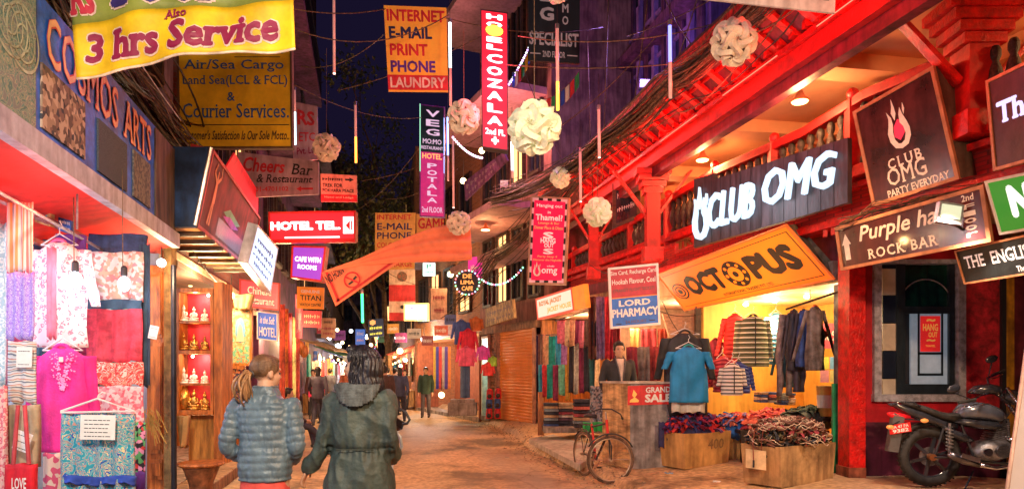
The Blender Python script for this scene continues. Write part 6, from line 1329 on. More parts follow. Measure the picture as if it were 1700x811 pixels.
# ---------------------------------------------------------------- shelf shop backdrop
def shelf_unit(label, Lf, u0, u1, zs, w, seed, cols_):
    rr = random.Random(seed); t = thing('shelf', label, 'shelf', Lf((u0+u1)/2, zs[0], w))
    for z in zs:
        a, b = Lf(u0, z, w), Lf(u1, z, w); MB().bar(a, b, .26, .025).build('shelf_board', pale_wood, t)
        d = (b-a); n = int(d.length/.12)
        mbs = {}
        for i in range(n):
            h = rr.uniform(.10,.24); k = rr.randrange(len(cols_)); mb = mbs.setdefault(k, MB()); p = a+d*((i+.5)/n); mb.box((p.x,p.y,p.z+.0125+h/2), (rr.uniform(.07,.10),.12,h))
        for k, mb in mbs.items(): tag(mb.build('goods', cols_[k], t), kind='stuff')
    return t
gc = [mat('good_%d' % i, c, .5) for i, c in enumerate([(.7,.65,.6),(.1,.35,.55),(.65,.1,.1),(.6,.5,.15),(.1,.4,.25),(.75,.55,.5)])]
shelf_unit('crowded shelf wall in the shop behind the counter', Ls_, .05, .95, (.7,1.05,1.4,1.75,2.1,2.45), -1.6, 3, gc)
shelf_unit('shelves of packets at the right end of the OCTOPUS shop', Lo, .03, .32, (.6,.95,1.3,1.65), -2.0, 8, gc)
for i, (px0, px1, c, nm) in enumerate(((1046,1062,(.6,.35,.1),'yellow'),(1064,1090,(.55,.08,.1),'red'),(1092,1108,(.7,.15,.1),'scarlet'),(1118,1132,(.15,.4,.3),'green'))):
    strip('hanging_cloth', '%s cloth hanging on the shop wall behind the counter' % nm, 'cloth', px0, 545, px1, 598, 12.6, mat('hc_'+nm, c, .8, var=.3), amp=.03, fr=2)
for i, (px0, px1, c, nm) in enumerate(((1040,1058,(.25,.03,.06),'maroon'),(1058,1078,(.22,.20,.20),'grey'),(1078,1096,(.30,.04,.05),'dark red'))):
    strip('shawl', '%s shawl hanging just right of the shopkeeper' % nm, 'shawl', px0, 575, px1, 634, 11.6, mat('sh_'+nm, c, .85, var=.4), amp=.04, fr=2)
q = Quad(P(1112,560,12.0), P(1160,556,12.0), P(1160,520,12.0), P(1100,520,12.0)); sign('brick_pier', 'pale brick patch of wall above the blue shirt', 'wall', q, brickmat('pale_brick', (.65,.38,.22), (.5,.35,.25), 7), thick=.1)
# ---------------------------------------------------------------- scarf stall
sc_cols = [((.80,.42,.25),'peach'),((.02,.35,.30),'jade'),((.05,.42,.60),'sky blue'),((.70,.05,.06),'scarlet'),((.45,.22,.65),'lilac'),((.75,.55,.35),'sand'),((.03,.03,.05),'black'),((.14,.07,.06),'brown'),((.25,.03,.10),'wine'),((.02,.12,.14),'dark teal'),((.6,.6,.5),'pale grey'),((.75,.2,.3),'rose'),((.15,.5,.35),'mint green'),((.55,.3,.05),'mustard')]
scm = {nm: mat('scarf_'+nm, c, .85, var=.28, sc=14, bump=.3, bs=60) for c, nm in sc_cols}
def scarfrow(row, y0, y1, items, Y0, Y1):
    n = len(items)
    for i, (px0, px1, nm) in enumerate(items):
        Y = Y0+(Y1-Y0)*i/max(1, n-1)
        strip('scarf', '%s scarf, number %s from the left in the %s row of the stall' % (nm, ('one','two','three','four','five','six','seven','eight','nine','ten')[i], row), 'scarf', px0, y0+random.uniform(-2,2), px1, y1+random.uniform(-5,5), Y, scm[nm], 'scarves hanging in the stall', amp=.03, fr=1, thick=.03, sway=random.uniform(-.02,.02))
scarfrow('upper', 532, 574, [(925,940,'rose'),(938,946,'sand'),(946,956,'peach'),(955,963,'wine'),(963,970,'rose'),(970,982,'brown'),(982,992,'black')], 14.2, 12.9)
scarfrow('middle', 556, 618, [(893,903,'brown'),(901,912,'peach'),(911,922,'jade'),(922,932,'sky blue'),(932,942,'lilac'),(942,950,'mustard')], 14.9, 14.2)
scarfrow('front', 566, 652, [(945,953,'black'),(953,961,'pale grey'),(961,969,'wine'),(969,978,'black'),(978,988,'dark teal'),(988,996,'sand')], 13.9, 13.3)
scarfrow('lower', 604, 660, [(894,902,'sky blue'),(900,909,'scarlet'),(908,918,'jade'),(918,927,'wine'),(927,938,'mint green'),(938,946,'mustard')], 14.7, 14.0)
for i, (px0, px1, c, nm) in enumerate(((977,990,(.12,.04,.03),'long dark brown'),(990,1004,(.25,.20,.40),'long greyish violet'),(1004,1018,(.55,.03,.05),'long crimson'),(1018,1030,(.35,.05,.06),'long deep red'))):
    strip('shawl', '%s shawl hanging between the scarves and the shopkeeper' % nm, 'shawl', px0, 492, px1, 596, 12.9-i*.15, mat('ls_'+nm, c, .85, var=.3, sc=14), amp=.04, fr=2, thick=.04)
t = thing('scarf_rail', 'thin rails the scarves of the stall hang from', 'rail', P(940,532,14.2))
for a, b, Ya, Yb in (((922,532),(1030,498),14.3,12.7),((892,556),(952,554),15,14.1),((944,565),(998,566),14.0,13.2)): MB().tube([P(*a,Ya), P(*b,Yb)], .014, 6).build('rail_bar', grey_metal, t)
# folded piles
def pile(label, px0, py0, px1, py1, Y, rows, colsn, seed, cat='folded clothes', deep=.3):
    rr = random.Random(seed); a = P(px0, py1, Y); b = P(px1, py0, Y); t = thing('folded_stack', label, cat, Vector(((a.x+b.x)/2,Y,a.z)))
    pal = [mat('fold%d' % i, c, .85, var=.3) for i, c in enumerate([(.10,.05,.08),(.35,.06,.08),(.05,.10,.30),(.45,.30,.18),(.04,.04,.06),(.2,.25,.3),(.5,.12,.1),(.6,.5,.45)])]
    h = (b.z-a.z)/rows; w = (b.x-a.x)/colsn
    for c in range(colsn):
        for r in range(rows):
            x0 = a.x+w*c+rr.uniform(0,.012); x1 = a.x+w*(c+1)-rr.uniform(0,.015); z = a.z+h*r; d = rr.uniform(-.02,.02)
            mb = MB(); n = 7; ringf = lambda y: [Vector((x0 if k < 4 else x1, y, 0)) for k in range(8)]
            pts = [(x0,.08),(x0-.004,.5),(x0,.92),(x1,.92),(x1+.004,.5),(x1,.08)]
            mb.loft([[Vector((x, Y+d+yy, z+h*zz)) for x, zz in pts] for yy in (0, deep)])
            mb.build('folded_cloth', rr.choice(pal), t, bevel=.006)
    return t
pile('wide stack of folded patterned cloths at the foot of the scarf stall', 903, 668, 952, 708, 14.3, 8, 2, 4)
pile('stack of folded blue and white shawls beside the plywood counter', 953, 662, 984, 710, 13.4, 8, 1, 6)
strip('grey_shawl', 'grey black patterned shawl draped beside the plywood counter', 'shawl', 980, 640, 1008, 716, 12.6, pat('greypat','cells',[(.25,.25,.28),(.08,.08,.1),(.4,.38,.38),(.15,.25,.3)],30), amp=.04, fr=2, thick=.05)
t = thing('stall_bench', 'orange wooden bench boards under the scarf stall', 'bench', P(930,712,14.8)); hx(MB(), 893, 650, 903, 722, 14.6, .1).build('post_board', orange_wood, t); hx(MB(), 903, 709, 1000, 718, 13.9, .7).build('bench_board', concrete, t)
tag(strip('green_sheet', None, None, 968, 700, 1010, 716, 11.6, mat('green_plastic', (.02,.45,.10), .4)), 'bright green plastic sheet on the ground behind the bicycle', 'sheet')
# ---------------------------------------------------------------- orange roller shutter, further shops
def shutter(label, ya, yb, z0, z1, m):
    (x0, y0_), (x1, y1_) = RP(ya), RP(yb); t = thing('roller_shutter', label, 'shutter', ((x0+x1)/2,(y0_+y1_)/2,z0)); n = int((z1-z0)/.085); prof = []
    mb = MB(); vs = []
    for i in range(n*4+1):
        z = z0+(z1-z0)*i/(n*4); w = .018*abs(math.sin(i*math.pi/4))
        vs += [Vector((x0-w, y0_, z)), Vector((x1-w, y1_, z))]
    mb.add(vs, [(2*i, 2*i+1, 2*i+3, 2*i+2) for i in range(n*4)]); tag(mb.build('slats', m, t), kind='stuff')
    for (x, y) in ((x0,y0_),(x1,y1_)): MB().box((x-.03,y,(z0+z1)/2), (.10,.10,z1-z0)).build('guide_rail', mat('guide', (.3,.12,.05), .5, var=.3), t)
    return t
shutter('closed orange roller shutter beside the scarf stall', 17.75, 20.0, .2, 2.72, mat('shutter_orange', (.72,.25,.05), .4, var=.08, sc=2, bump=0))
shutter('half hidden rusty shutter left of the orange one', 20.1, 20.7, .2, 2.72, mat('shutter_rust', (.3,.12,.05), .6, var=.5))
rb_, Lb, bxb = room('bright bag and gear shop with white inner light', RP(20.8), RP(21.45), 1.5, 2.6, mat('mintwall', (.5,.6,.5), .6), white_p, concrete, -1, .2); lamp(rb_, Lb(.5,2.3,-.3), 40, (.85,1,.95), .1)
MB().bar(Lb(.1,2.5,-.25), Lb(.9,2.5,-.25), .06).build('light_tube', glow('whitet', (.85,1,.95), 6), rb_)
rc_, Lc_, bxc = room('orange lit clothes shop right of the walking man', RP(21.6), RP(28.4), 1.6, 2.8, mat('orw', (.32,.10,.05), .7), plaster, concrete, -1, .1); 
for u in (.15,.5,.85): lamp(rc_, Lc_(u,2.5,-.1), 42, (1,.58,.26), .1)
shelf_unit('packed shelves in the bright bag shop', Lb, .1, .9, (.6,.95,1.3,1.65,2.0), -1.2, 5, gc)
# backpacks and jackets outside
def backpack(label, px, py, Y, h, m, m2=ink):
    b = P(px, py, Y); t = thing('backpack', label, 'backpack', b); w = h*.62; pk = MB()
    pk.loft([[b+Vector((w*.5*k*math.copysign(abs(math.cos(a))**.5, math.cos(a)), -.12*k2*math.copysign(abs(math.sin(a))**.6, math.sin(a))*1.0, z*h)) for a in [i*2*math.pi/16 for i in range(16)]] for z, k, k2 in ((0,.8,.7),(.05,.98,1),(.5,1,1.05),(.8,.92,.9),(.95,.7,.6),(1,.3,.3))]); pk.build('sack', m, t, smooth=True)
    MB().ell(b+Vector((0,-.13,h*.3)), (w*.36,.06,h*.22), 12, 8).build('pocket', m2, t, smooth=True); MB().torus(b+Vector((0,0,h)), .04, .01, None, 10, 5).build('handle', ink, t)
    for s in (-1,1): MB().bar(b+Vector((s*w*.25,-.125,h*.1)), b+Vector((s*w*.25,-.12,h*.88)), .02,.01).build('strap', ink, t)
redf = mat('pack_red', (.7,.02,.03), .6); bluf = mat('pack_blue', (.04,.12,.4), .6)
for i, (px, py, m, l) in enumerate(((812,694,redf,'red backpack on the bottom left of the stacked packs'),(826,694,redf,'red backpack on the bottom right of the stacked packs'),(812,677,bluf,'blue backpack in the middle left of the stacked packs'),(826,677,bluf,'blue backpack in the middle right of the stacked packs'),(813,662,redf,'red backpack on the top left of the stacked packs'),(827,661,redf,'red backpack on the top right of the stacked packs'))): backpack(l, px, py, 19.6, .30, m)
for (px, top, bot, w, Y, c, l) in ((766,530,570,22,20.5,(.05,.1,.35),'dark blue jacket hanging high outside the gear shop'),(777,545,588,22,20.3,(.7,.02,.06),'red jacket hanging under the dark blue one'),(774,574,606,24,20.1,(.85,.12,.25),'pink vest on the outside display of the gear shop'),(802,572,596,15,20,(.75,.1,.6),'magenta cap like vest beside the pink one'),(810,600,622,16,20,(.85,.08,.08),'small red shirt low on the gear shop display'),(819,590,606,12,20,(.4,.8,.1),'lime green shirt on the gear shop display'),(790,525,548,18,20.6,(.7,.2,.05),'orange jacket hanging in the dark above the gear display')):
    shirt('jacket', l, 'jacket', px, top, bot, w, Y, mat('jk_'+l[:8], c, .7), sleeve=.7, hang=False)
for i, (px, c, l) in enumerate(((768,(.12,.2,.35),'left pair of denim trousers under the red jacket'),(776,(.08,.14,.28),'right pair of denim trousers under the red jacket'))): strip('trousers', l, 'trousers', px-4, 604, px+4, 660, 20.2, mat('den%d' % i, c, .8), amp=.03, fr=1, thick=.06)
for i, (px, c, nm) in enumerate(((722,(.7,.5,.1),'gold'),(726,(.1,.1,.5),'blue'),(731,(.75,.1,.1),'red'),(736,(.6,.55,.5),'white'),(741,(.15,.1,.45),'indigo'),(746,(.8,.3,.1),'orange'))): strip('scarf', '%s scarf on the distant display behind the walking man' % nm, 'scarf', px-2.5, 575, px+2.5, 645, 24.5, mat('dsc'+nm, c, .8, em=.05, emc=c), amp=.03, fr=1)
t = thing('stone_step', 'grey stone block step at the foot of the distant gear display', 'step', P(768,682,20.2)); MB().box(P(768,688,20.4)+Vector((0,0,.18)), (.85,.5,.38)).build('block', concrete, t, bevel=.02); MB().box(P(768,688,20.4)+Vector((0,0,.42)), (.7,.4,.1)).build('cap_stone', concrete, t, bevel=.01)
for px, py, Y, e, l in ((664,582,27,45,'bright orange lamp with a glow over the distant right stalls'),(704,563,26,45,'white lamp under the awning of the distant right stalls'),(733,655,23.5,10,'small lamp low beside the red cushion'),(629,606,38,50,'cold white lamp in the far distance right of the woman'),(545,560,38,40,'cold white lamp in the far distance on the left'),(534,600,34,35,'white lamp low in the far distance on the left'),(481,552,20,40,'warm bulb on the left row beyond the HOTEL sign'),(561,575,44,40,'small distant white lamp left of the woman'),(800,250,16,20,'warm bulb under the tall red sign'),(769,300,19,20,'warm bulb beneath the pink lit slab'),(748,455,23,30,'warm bulb in the lattice facade, left one'),(758,450,24,25,'warm bulb in the lattice facade, right one')):
    cool = 'white' in l; t = thing('street_bulb', l, 'light bulb', P(px,py,Y)); MB().ell(P(px,py,Y), .0045*Y, 10, 6).build('bulb', glow('cool_glow', (.8,.92,1), 14) if cool else glow('hot_glow', (1,.6,.25), 12), t); MB().tube([P(px,py,Y), P(px,py,Y)+Vector((0,0,.6))], .01, 4).build('cord', cable_m, t)
    lamp(t, P(px,py+3,Y-.2), e*(4 if Y > 24.5 else 2), (.8,.9,1) if cool else (1,.58,.25), .12)
# awnings and small lit stalls far away on both sides
def far_stall(label, side, y, w, c, e, lc=(1,.55,.22)):
    x = (wl(y)+.2) if side < 0 else ((8.26-.431*y if y < 28.5 else X28-.21*(y-28.5))-.2); s = -side
    t = thing('market_stall', label, 'stall', (x, y, .1)); m = mat('stl'+label[:9], c, .7, var=.3)
    MB().hexa([(x-s*.2,y,2.7),(x+s*1.0,y,2.3),(x+s*1.0,y+w,2.3),(x-s*.2,y+w,2.7),(x-s*.2,y,2.74),(x+s*1.0,y,2.34),(x+s*1.0,y+w,2.34),(x-s*.2,y+w,2.74)]).build('awning', m, t)
    MB().box((x+s*.1,y+w/2,.45), (.5,w*.9,.7)).build('table', pale_wood, t)
    rr = random.Random(int(y*10))
    for i in range(7):
        z = rr.uniform(1.2,1.5); MB().box((x+s*.05,y+w*(i+.5)/7,z+.35), (.06,w/9,.8)).build('hanging_goods', rr.choice(list(scm.values())+gc), t)
    lamp(t, (x+s*.5,y+w/2,2.1), e, lc, .1); MB().ell((x+s*.5,y+w/2,2.15), .06, 8, 6).build('bulb', warm_glow, t)
far_stall('red roofed stall on the far right beyond the walking man', 1, 29, 3, (.6,.08,.05), 200); far_stall('orange roofed stall farther right', 1, 34, 3, (.7,.3,.08), 220); far_stall('brown roofed stall deep on the right', 1, 40, 3.5, (.3,.12,.06), 240)
far_stall('green roofed stall deep on the left', -1, 30, 3, (.1,.3,.12), 220); far_stall('blue roofed stall farther left', -1, 36, 3, (.1,.15,.4), 240, (.8,.9,1)); far_stall('white roofed stall deepest on the left', -1, 42, 4, (.6,.55,.5), 260, (.85,.95,1)); far_stall('tan roofed stall left beyond the seated person', -1, 24, 3, (.5,.3,.15), 200)
far_stall('dark roofed stall far down the right side', 1, 46, 4, (.15,.08,.06), 240)
for i, (px, c, nm) in enumerate(((468,(.5,.08,.05),'dark red'),(474,(.65,.2,.05),'rust'),(481,(.45,.04,.06),'wine'),(487,(.75,.7,.3),'pale yellow'),(493,(.6,.1,.08),'brick red'))): strip('hanging_textile', '%s textile hanging outside the curio shop' % nm, 'textile', px-4, 505+i*7, px+4, 690-i*6, 13.5+i*1.1, mat('lt'+nm, c, .8, var=.4), amp=.03, fr=1, thick=.05)
for i, px in enumerate((498,505)): 
    t = thing('mask', 'round carved mask hanging left of the pink jacketed person, %s' % ('left' if i == 0 else 'right'), 'mask', P(px,580+i*8,18)); MB().ell(P(px,575+i*8,18), (.12,.05,.16), 12, 8).build('face', orange_wood, t, smooth=True); MB().ell(P(px,577+i*8,17.94), (.02,.03,.04), 6, 5).build('nose', orange_wood, t)
# ---------------------------------------------------------------- OCTOPUS shop stock
stripe_o = pat('quilt_olive_cream', 'hs', [(.10,.10,.05),(.10,.10,.05),(.72,.66,.5),(.10,.10,.05)], 4.3); stripe_b = pat('quilt_blue_white', 'hs', [(.1,.4,.65),(.75,.8,.85),(.1,.4,.65)], 4.6); stripe_s = pat('quilt_grey_white', 'hs', [(.12,.12,.14),(.7,.62,.58),(.65,.58,.55)], 6)
shirt('tshirt', 'bright blue short sleeved T-shirt hanging over the counter end', 'T-shirt', 1143, 573, 665, 58, 9.6, mat('tee_blue', (.01,.22,.52), .7, var=.12, sc=5), sleeve=.34, sl_ang=.42, fold=.07, neckm=mat('tee_neck', (.02,.3,.3), .7))
strip('shirt_hem', 'white shirt tail showing below the blue T-shirt', 'shirt', 1117, 655, 1172, 684, 9.66, mat('teewhite', (.65,.6,.55), .8), amp=.03, fr=3, thick=.05)
shirt('jacket', 'black jacket hanging behind the blue T-shirt', 'jacket', 1137, 550, 690, 66, 10.0, mat('blackj', (.03,.028,.03), .7, var=.4), sleeve=.5, fold=.06)
shirt('down_jacket', 'olive and cream striped down jacket hanging in the OCTOPUS shop', 'jacket', 1250, 522, 606, 47, 10.2, stripe_o, sleeve=.75, quilt=.072, zipm=ink, sl_ang=.12)
shirt('down_jacket', 'red jacket half hidden left of the olive striped one', 'jacket', 1220, 520, 600, 34, 10.7, mat('redj', (.6,.03,.03), .6), sleeve=.8, quilt=.07)
shirt('down_jacket', 'light blue and white striped jacket right of the olive striped one', 'jacket', 1288, 518, 602, 30, 10.6, stripe_b, sleeve=.7, quilt=.07)
shirt('down_jacket', 'small cream and grey striped child down jacket hanging low', 'jacket', 1215, 602, 653, 32, 9.9, stripe_s, sleeve=.62, quilt=.055, zipm=ink, smat=stripe_s)
shirt('down_jacket', 'dark blue child jacket behind the small striped one', 'jacket', 1226, 600, 650, 34, 10.15, mat('dbj', (.03,.05,.25), .6), sleeve=.8, quilt=.055)
shirt('jacket', 'red and maroon jacket hanging low left of the small striped one', 'jacket', 1199, 590, 648, 26, 10.3, mat('mrj', (.42,.03,.06), .6), sleeve=.8, quilt=.06)
def pants(label, px, y0, y1, w, Y, m, yaw=0, spread=.04):
    c = P(px, y0, Y); H = (y1-y0)/F*Y; Wd = w/F*Y; t = thing('trousers', label, 'trousers', c-Vector((0,0,H))); ax = Vector((math.cos(yaw), math.sin(yaw), 0)); ay = Vector((-ax.y, ax.x, 0))
    MB().loft([ring(c+Vector((0,0,-H*v)), ax, ay, Wd*(.42+.1*v*5), .05+.02*v*5, 24, .05, 5) for v in (0,.03,.1,.2)]).build('waist', m, t, smooth=True)
    for s in (-1,1):
        MB().loft([ring(c+ax*s*(Wd*.25+spread*v)+ay*.02*math.sin(v*7+s)+Vector((0,0,-H*(.14+.86*v))), ax, ay, Wd*(.28-.07*v)+.008*math.sin(v*19+s), .055-.01*v, 18, .09, 3, v*4) for v in [i/16 for i in range(17)]]).build('leg', m, t, smooth=True)
    return t
def hm_(c): return mat('gar%d%d%d' % tuple(int(x*999) for x in c), c, .75, var=.4, sc=9, bump=.4, bs=25)
pants('grey brown trousers hanging lowest at the left of the slanted bar', 1302, 522, 656, 22, 9.7, hm_((.20,.16,.17)), .3, .05)
shirt('jacket', 'black coat hanging second on the slanted bar', 'jacket', 1318, 512, 612, 26, 9.6, hm_((.035,.035,.06)), sleeve=.8, yaw=.6, hang=False, fold=.08)
pants('dark purple grey trousers hanging in the middle of the slanted bar', 1326, 560, 650, 20, 9.65, hm_((.07,.055,.09)), .5, .03)
shirt('jacket', 'blue and black jacket hanging third on the slanted bar', 'jacket', 1334, 512, 606, 26, 9.45, hm_((.03,.08,.35)), sleeve=.85, smat=hm_((.02,.02,.05)), yaw=.5, hang=False, fold=.08)
shirt('jacket', 'grey jacket with orange lining hanging last on the slanted bar', 'jacket', 1353, 506, 612, 32, 9.3, hm_((.17,.15,.16)), sleeve=.85, yaw=.35, hang=False, sl_ang=.34, fold=.09, neckm=mat('orl', (.75,.12,.02), .7))
shirt('jacket', 'dark teal jacket hanging behind the slanted bar clothes', 'jacket', 1306, 560, 640, 26, 10.3, hm_((.02,.09,.12)), sleeve=.7, hang=False)
shirt('jacket', 'maroon fleece hanging behind the child jackets', 'jacket', 1188, 560, 640, 26, 10.9, hm_((.25,.02,.05)), sleeve=.7, hang=False)
t = thing('orange_lining', 'orange lining panel showing beside the last grey jacket', 'cloth', P(1366,575,9.3)); MB().prism([P(1358,572,9.3),P(1376,556,9.3),P(1363,538,9.3),P(1352,560,9.3)], (0,.04,0)).build('lining_cloth', mat('orl', (.75,.12,.02), .7), t)
t = thing('clothes_bar', 'slanted dark bar the trousers hang from at the shop mouth', 'bar', P(1330,500,9.4)); MB().tube([P(1305,513,9.8), P(1392,484,9.0)], .016, 6).build('bar_rod', dark_wood, t); MB().tube([P(1345,500,9.42), P(1345,480,9.42)], .006, 5).build('bar_hook', grey_metal, t)
S4('discount_poster', 'red poster with white percent figures in the OCTOPUS shop', 'poster', ((1362,578),(1394,578),(1394,536),(1362,536)), 10.6, mat('postr', (.75,.04,.06), .5, em=.3, emc=(1,.1,.1)), [('50%',.05,.3,.95,.7,paper,dict(bold=.03))], thick=.01)
for i, (px0,py0,px1,py1,c,l) in enumerate(((1362,592,1376,612,(.7,.65,.1),'yellow packet picture, upper left'),(1378,592,1393,612,(.2,.4,.6),'blue packet picture, upper right'),(1362,614,1376,634,(.8,.3,.3),'pink packet picture, lower left'),(1378,614,1393,634,(.75,.6,.2),'gold packet picture, lower right'))):
    S4('packet_picture', '%s of the four stuck beside the shop glass' % l, 'picture', ((px0,py1),(px1,py1),(px1,py0),(px0,py0)), 10.4, mat('pkt%d' % i, c, .4, em=.2, emc=c), thick=.01)
t = thing('bucket', 'yellow and white bucket standing inside the OCTOPUS shop', 'bucket', P(1371,690,9.7)); MB().lathe(P(1371,690,9.7), [(.10,0),(.125,.42),(.13,.43),(.115,.43),(.11,.4)], 18).build('pail', mat('pail', (.75,.5,.15), .4), t, smooth=True); MB().lathe(P(1371,690,9.7)+Vector((0,0,.12)), [(.112,0),(.122,.18)], 18).build('paper_band', paper, t)
pile('stack of folded dark fleeces on the shop table behind the heaps', 1262, 650, 1290, 668, 10.7, 4, 2, 12)
pile('stack of folded bright shirts at the back of the OCTOPUS shop', 1296, 652, 1322, 672, 10.9, 5, 2, 15)
t = thing('green_board', 'green upright board leaning by the right jamb of the OCTOPUS shop', 'board', P(1388,790,9.0)); hx(MB(), 1383, 636, 1395, 792, 9.0, .05).build('sheet', mat('green_board', (.01,.30,.13), .5, var=.3), t, bevel=.005)
t = thing('shop_glass', 'clear glass pane at the right side of the OCTOPUS shop', 'glass', P(1378,760,9.3)); 
gm = bpy.data.materials.new('clear_glass'); n_, l_, b_ = nodes(gm); b_.inputs['Transmission Weight'].default_value = 1; b_.inputs['Roughness'].default_value = .02; b_.inputs['IOR'].default_value = 1.05; b_.inputs['Base Color'].default_value = (.9,.95,.95,1)
hx(MB(), 1362, 530, 1396, 700, 9.25, .008).build('pane', gm, t)
# cardboard boxes and heaps
card = mat('cardboard', (.55,.30,.10), .75, var=.22, sc=4, bump=.15); card2 = mat('cardboard_dull', (.42,.25,.11), .8, var=.3, sc=4, bump=.2)
def carton(label, A, B, C, z0, h, flare, m, words=(), mark=None):
    A, B, C = Vector((*A,z0)), Vector((*B,z0)), Vector((*C,z0)); D = A+C-B; ce = (A+C)/2; t = thing('cardboard_box', label, 'box', ce)
    b = [A,B,C,D]; up = [p+(p-ce)*flare+Vector((0,0,h)) for p in b]; th = .012
    for i in range(4):
        p, q_, r_, s_ = b[i], b[(i+1)%4], up[(i+1)%4], up[i]; nn = (q_-p).cross(s_-p).normalized()*th
        mid0 = (s_+r_)/2+Vector((random.uniform(-.01,.01),random.uniform(-.01,.01),random.uniform(-.02,.01)))
        MB().add([p,q_,r_,mid0,s_,p-nn,q_-nn,r_-nn,mid0-nn,s_-nn], [(0,1,2,3,4),(9,8,7,6,5),(4,3,8,9),(3,2,7,8),(0,4,9,5),(1,6,7,2),(0,5,6,1)]).build('side', m, t)
    MB().add([p+Vector((0,0,.01)) for p in b], [(0,1,2,3)]).build('bottom', m, t)
    q = Quad(B+((B-ce).normalized()*.0), C, up[2], up[1])
    for w in words: put_text(q, w[0], w[1], w[2], w[3], w[4], w=-.0+.004 if q.n.y < 0 else -.004).build('printed_word', mat('boxink', (.25,.14,.06), .8), t)
    return t, up, ce
def heap(label, ce, rx, ry, z, h, n, mats, seed, size=.12, cat='clothes', curls=0, curlm=None, yaw=.6):
    rr = random.Random(seed); t = thing('clothes_heap', label, cat, (ce[0],ce[1],z)); R = Matrix.Rotation(yaw, 3, 'Z')
    dome = MB(); dome.ell((ce[0],ce[1],z-.05), (rx*.90,ry*.90,h*.80), 40, 20, R); dome.v = [v+Vector((0,0,1))*.05*noise.noise(v*9)+(v-Vector((ce[0],ce[1],z)))*.25*noise.noise(v*6) for v in dome.v]; dome.build('lower_layers', mats[0], t, smooth=True)
    ms = [MB() for _ in mats]
    for i in range(n):
        a = rr.uniform(0, 2*math.pi); r = rr.random()**.42; lx, ly = r*math.cos(a)*rx, r*math.sin(a)*ry; zz = z+h*math.sqrt(max(0, 1-r*r*.96)); p = R @ Vector((lx,ly,0))+Vector((ce[0],ce[1],zz))
        d = Vector((rr.uniform(-1,1),rr.uniform(-1,1),rr.uniform(-.5,.3))).normalized(); e = d.cross(Vector((0,0,1))).normalized(); L_ = size*rr.uniform(.9,2.0); w = size*rr.uniform(.6,1.3); ph = rr.uniform(0,6); k = rr.uniform(5,9)
        nrm = Vector((lx/rx*.8, ly/ry*.8, 1)); nrm = (R @ nrm).normalized()
        ms[rr.randrange(len(mats))].grid(lambda u, v: p+d*(u-.5)*L_+e*(v-.5)*w*(.6+.4*math.sin(u*3+ph))+nrm*(.02*math.sin(u*k+ph)+.016*math.sin(v*k*1.1+ph*2))-Vector((0,0,1))*(2.2*((u-.5)**2)*L_*.5), 9, 5)
    for mb, m in zip(ms, mats):
        if mb.v: tag(mb.build('crumpled_cloth', m, t, smooth=True), kind='stuff')
    if curls:
        mb = MB(); m2 = MB()
        for i in range(curls):
            a = rr.uniform(0, 2*math.pi); r = rr.random()**.5; lx, ly = r*math.cos(a)*rx*1.05, r*math.sin(a)*ry*1.05; zz = z+h*math.sqrt(max(0, 1-min(.97,r*r)))+.03; p = R @ Vector((lx,ly,0))+Vector((ce[0],ce[1],zz)); pts = []; ph = rr.uniform(0,6); L_ = rr.uniform(.04,.09); k = rr.uniform(2,5)
            for j in range(9): pts.append(p+Vector((L_*math.cos(ph+j*k/8)*(1+.1*j), L_*math.sin(ph+j*k/8), .02*math.sin(j*1.3+ph)-(.01*j if r > .8 else 0))))
            (mb if i % 3 else m2).tube(pts, .0048 if i % 3 else .013, 5)
        mb.build('cream_piping', curlm[0], t, smooth=True); m2.build('twisted_cloth', curlm[1], t, smooth=True)
    return t
carton('wide cardboard box with heap of red and purple clothes by the counter', (2.16,10.0), (2.42,9.55), (3.18,10.05), .2, .50, .10, card, (('400',.5,.5,.85,.8),))
hm = [mat('h%d' % i, c, .8, var=.3, sc=10) for i, c in enumerate([(.03,.03,.12),(.55,.02,.04),(.12,.03,.20),(.62,.03,.03),(.04,.05,.22),(.3,.02,.08)])]
heap('heap of navy red and purple clothes overflowing the wide box', (2.66,10.05), .54, .30, .68, .27, 300, hm, 3, .12)
strip('hanging_sleeve', 'dark navy sleeve hanging over the left corner of the wide box', 'sleeve', 1094, 700, 1103, 742, 9.75, hm[0], amp=.01, fr=1, thick=.03)
carton('cardboard box standing in shadow between the two heaps', (3.05,10.75), (3.2,10.3), (3.75,10.7), .22, .48, .05, card2)
heap('heap of bright blue and red clothes behind the front boxes', (3.55,10.6), .52, .34, .72, .20, 120, [mat('bh0', (.03,.15,.6), .8), mat('bh1', (.65,.06,.04), .8), mat('bh2', (.6,.15,.12), .8), mat('bh3', (.25,.2,.55), .8)], 6, .16)
heap('heap of coral and red clothes on the shop table', (3.95,10.35), .50, .32, .74, .24, 90, [mat('ch0', (.75,.12,.08), .8), mat('ch1', (.6,.06,.1), .8), mat('ch2', (.75,.2,.14), .8)], 16, .2)
heap('dark green and grey clothes folded at the back right of the shop', (4.35,9.95), .40, .26, .86, .2, 70, [mat('dg0', (.05,.08,.07), .8), mat('dg1', (.10,.12,.12), .8), mat('dg2', (.04,.05,.05), .8)], 7, .22)
t = thing('shop_table', 'low wooden table under the heaps in the OCTOPUS shop', 'table', (4.0,10.3,.22)); MB().box((4.0,10.35,.68), (1.3,.7,.05)).build('table_top', dark_wood, t)
for dx in (-.6,.6):
    for dy in (-.3,.3): MB().box((4.0+dx,10.35+dy,.44), (.06,.06,.44)).build('leg', dark_wood, t)
carton('front cardboard box full of knitted hats with a pale torn patch', (2.86,8.42), (3.16,8.02), (4.02,8.55), .2, .48, .07, card2)
hats = [mat('k%d' % i, c, .9, var=.35, sc=16) for i, c in enumerate([(.03,.03,.035),(.22,.05,.03),(.06,.07,.09),(.30,.16,.08),(.38,.06,.08),(.12,.10,.05)])]
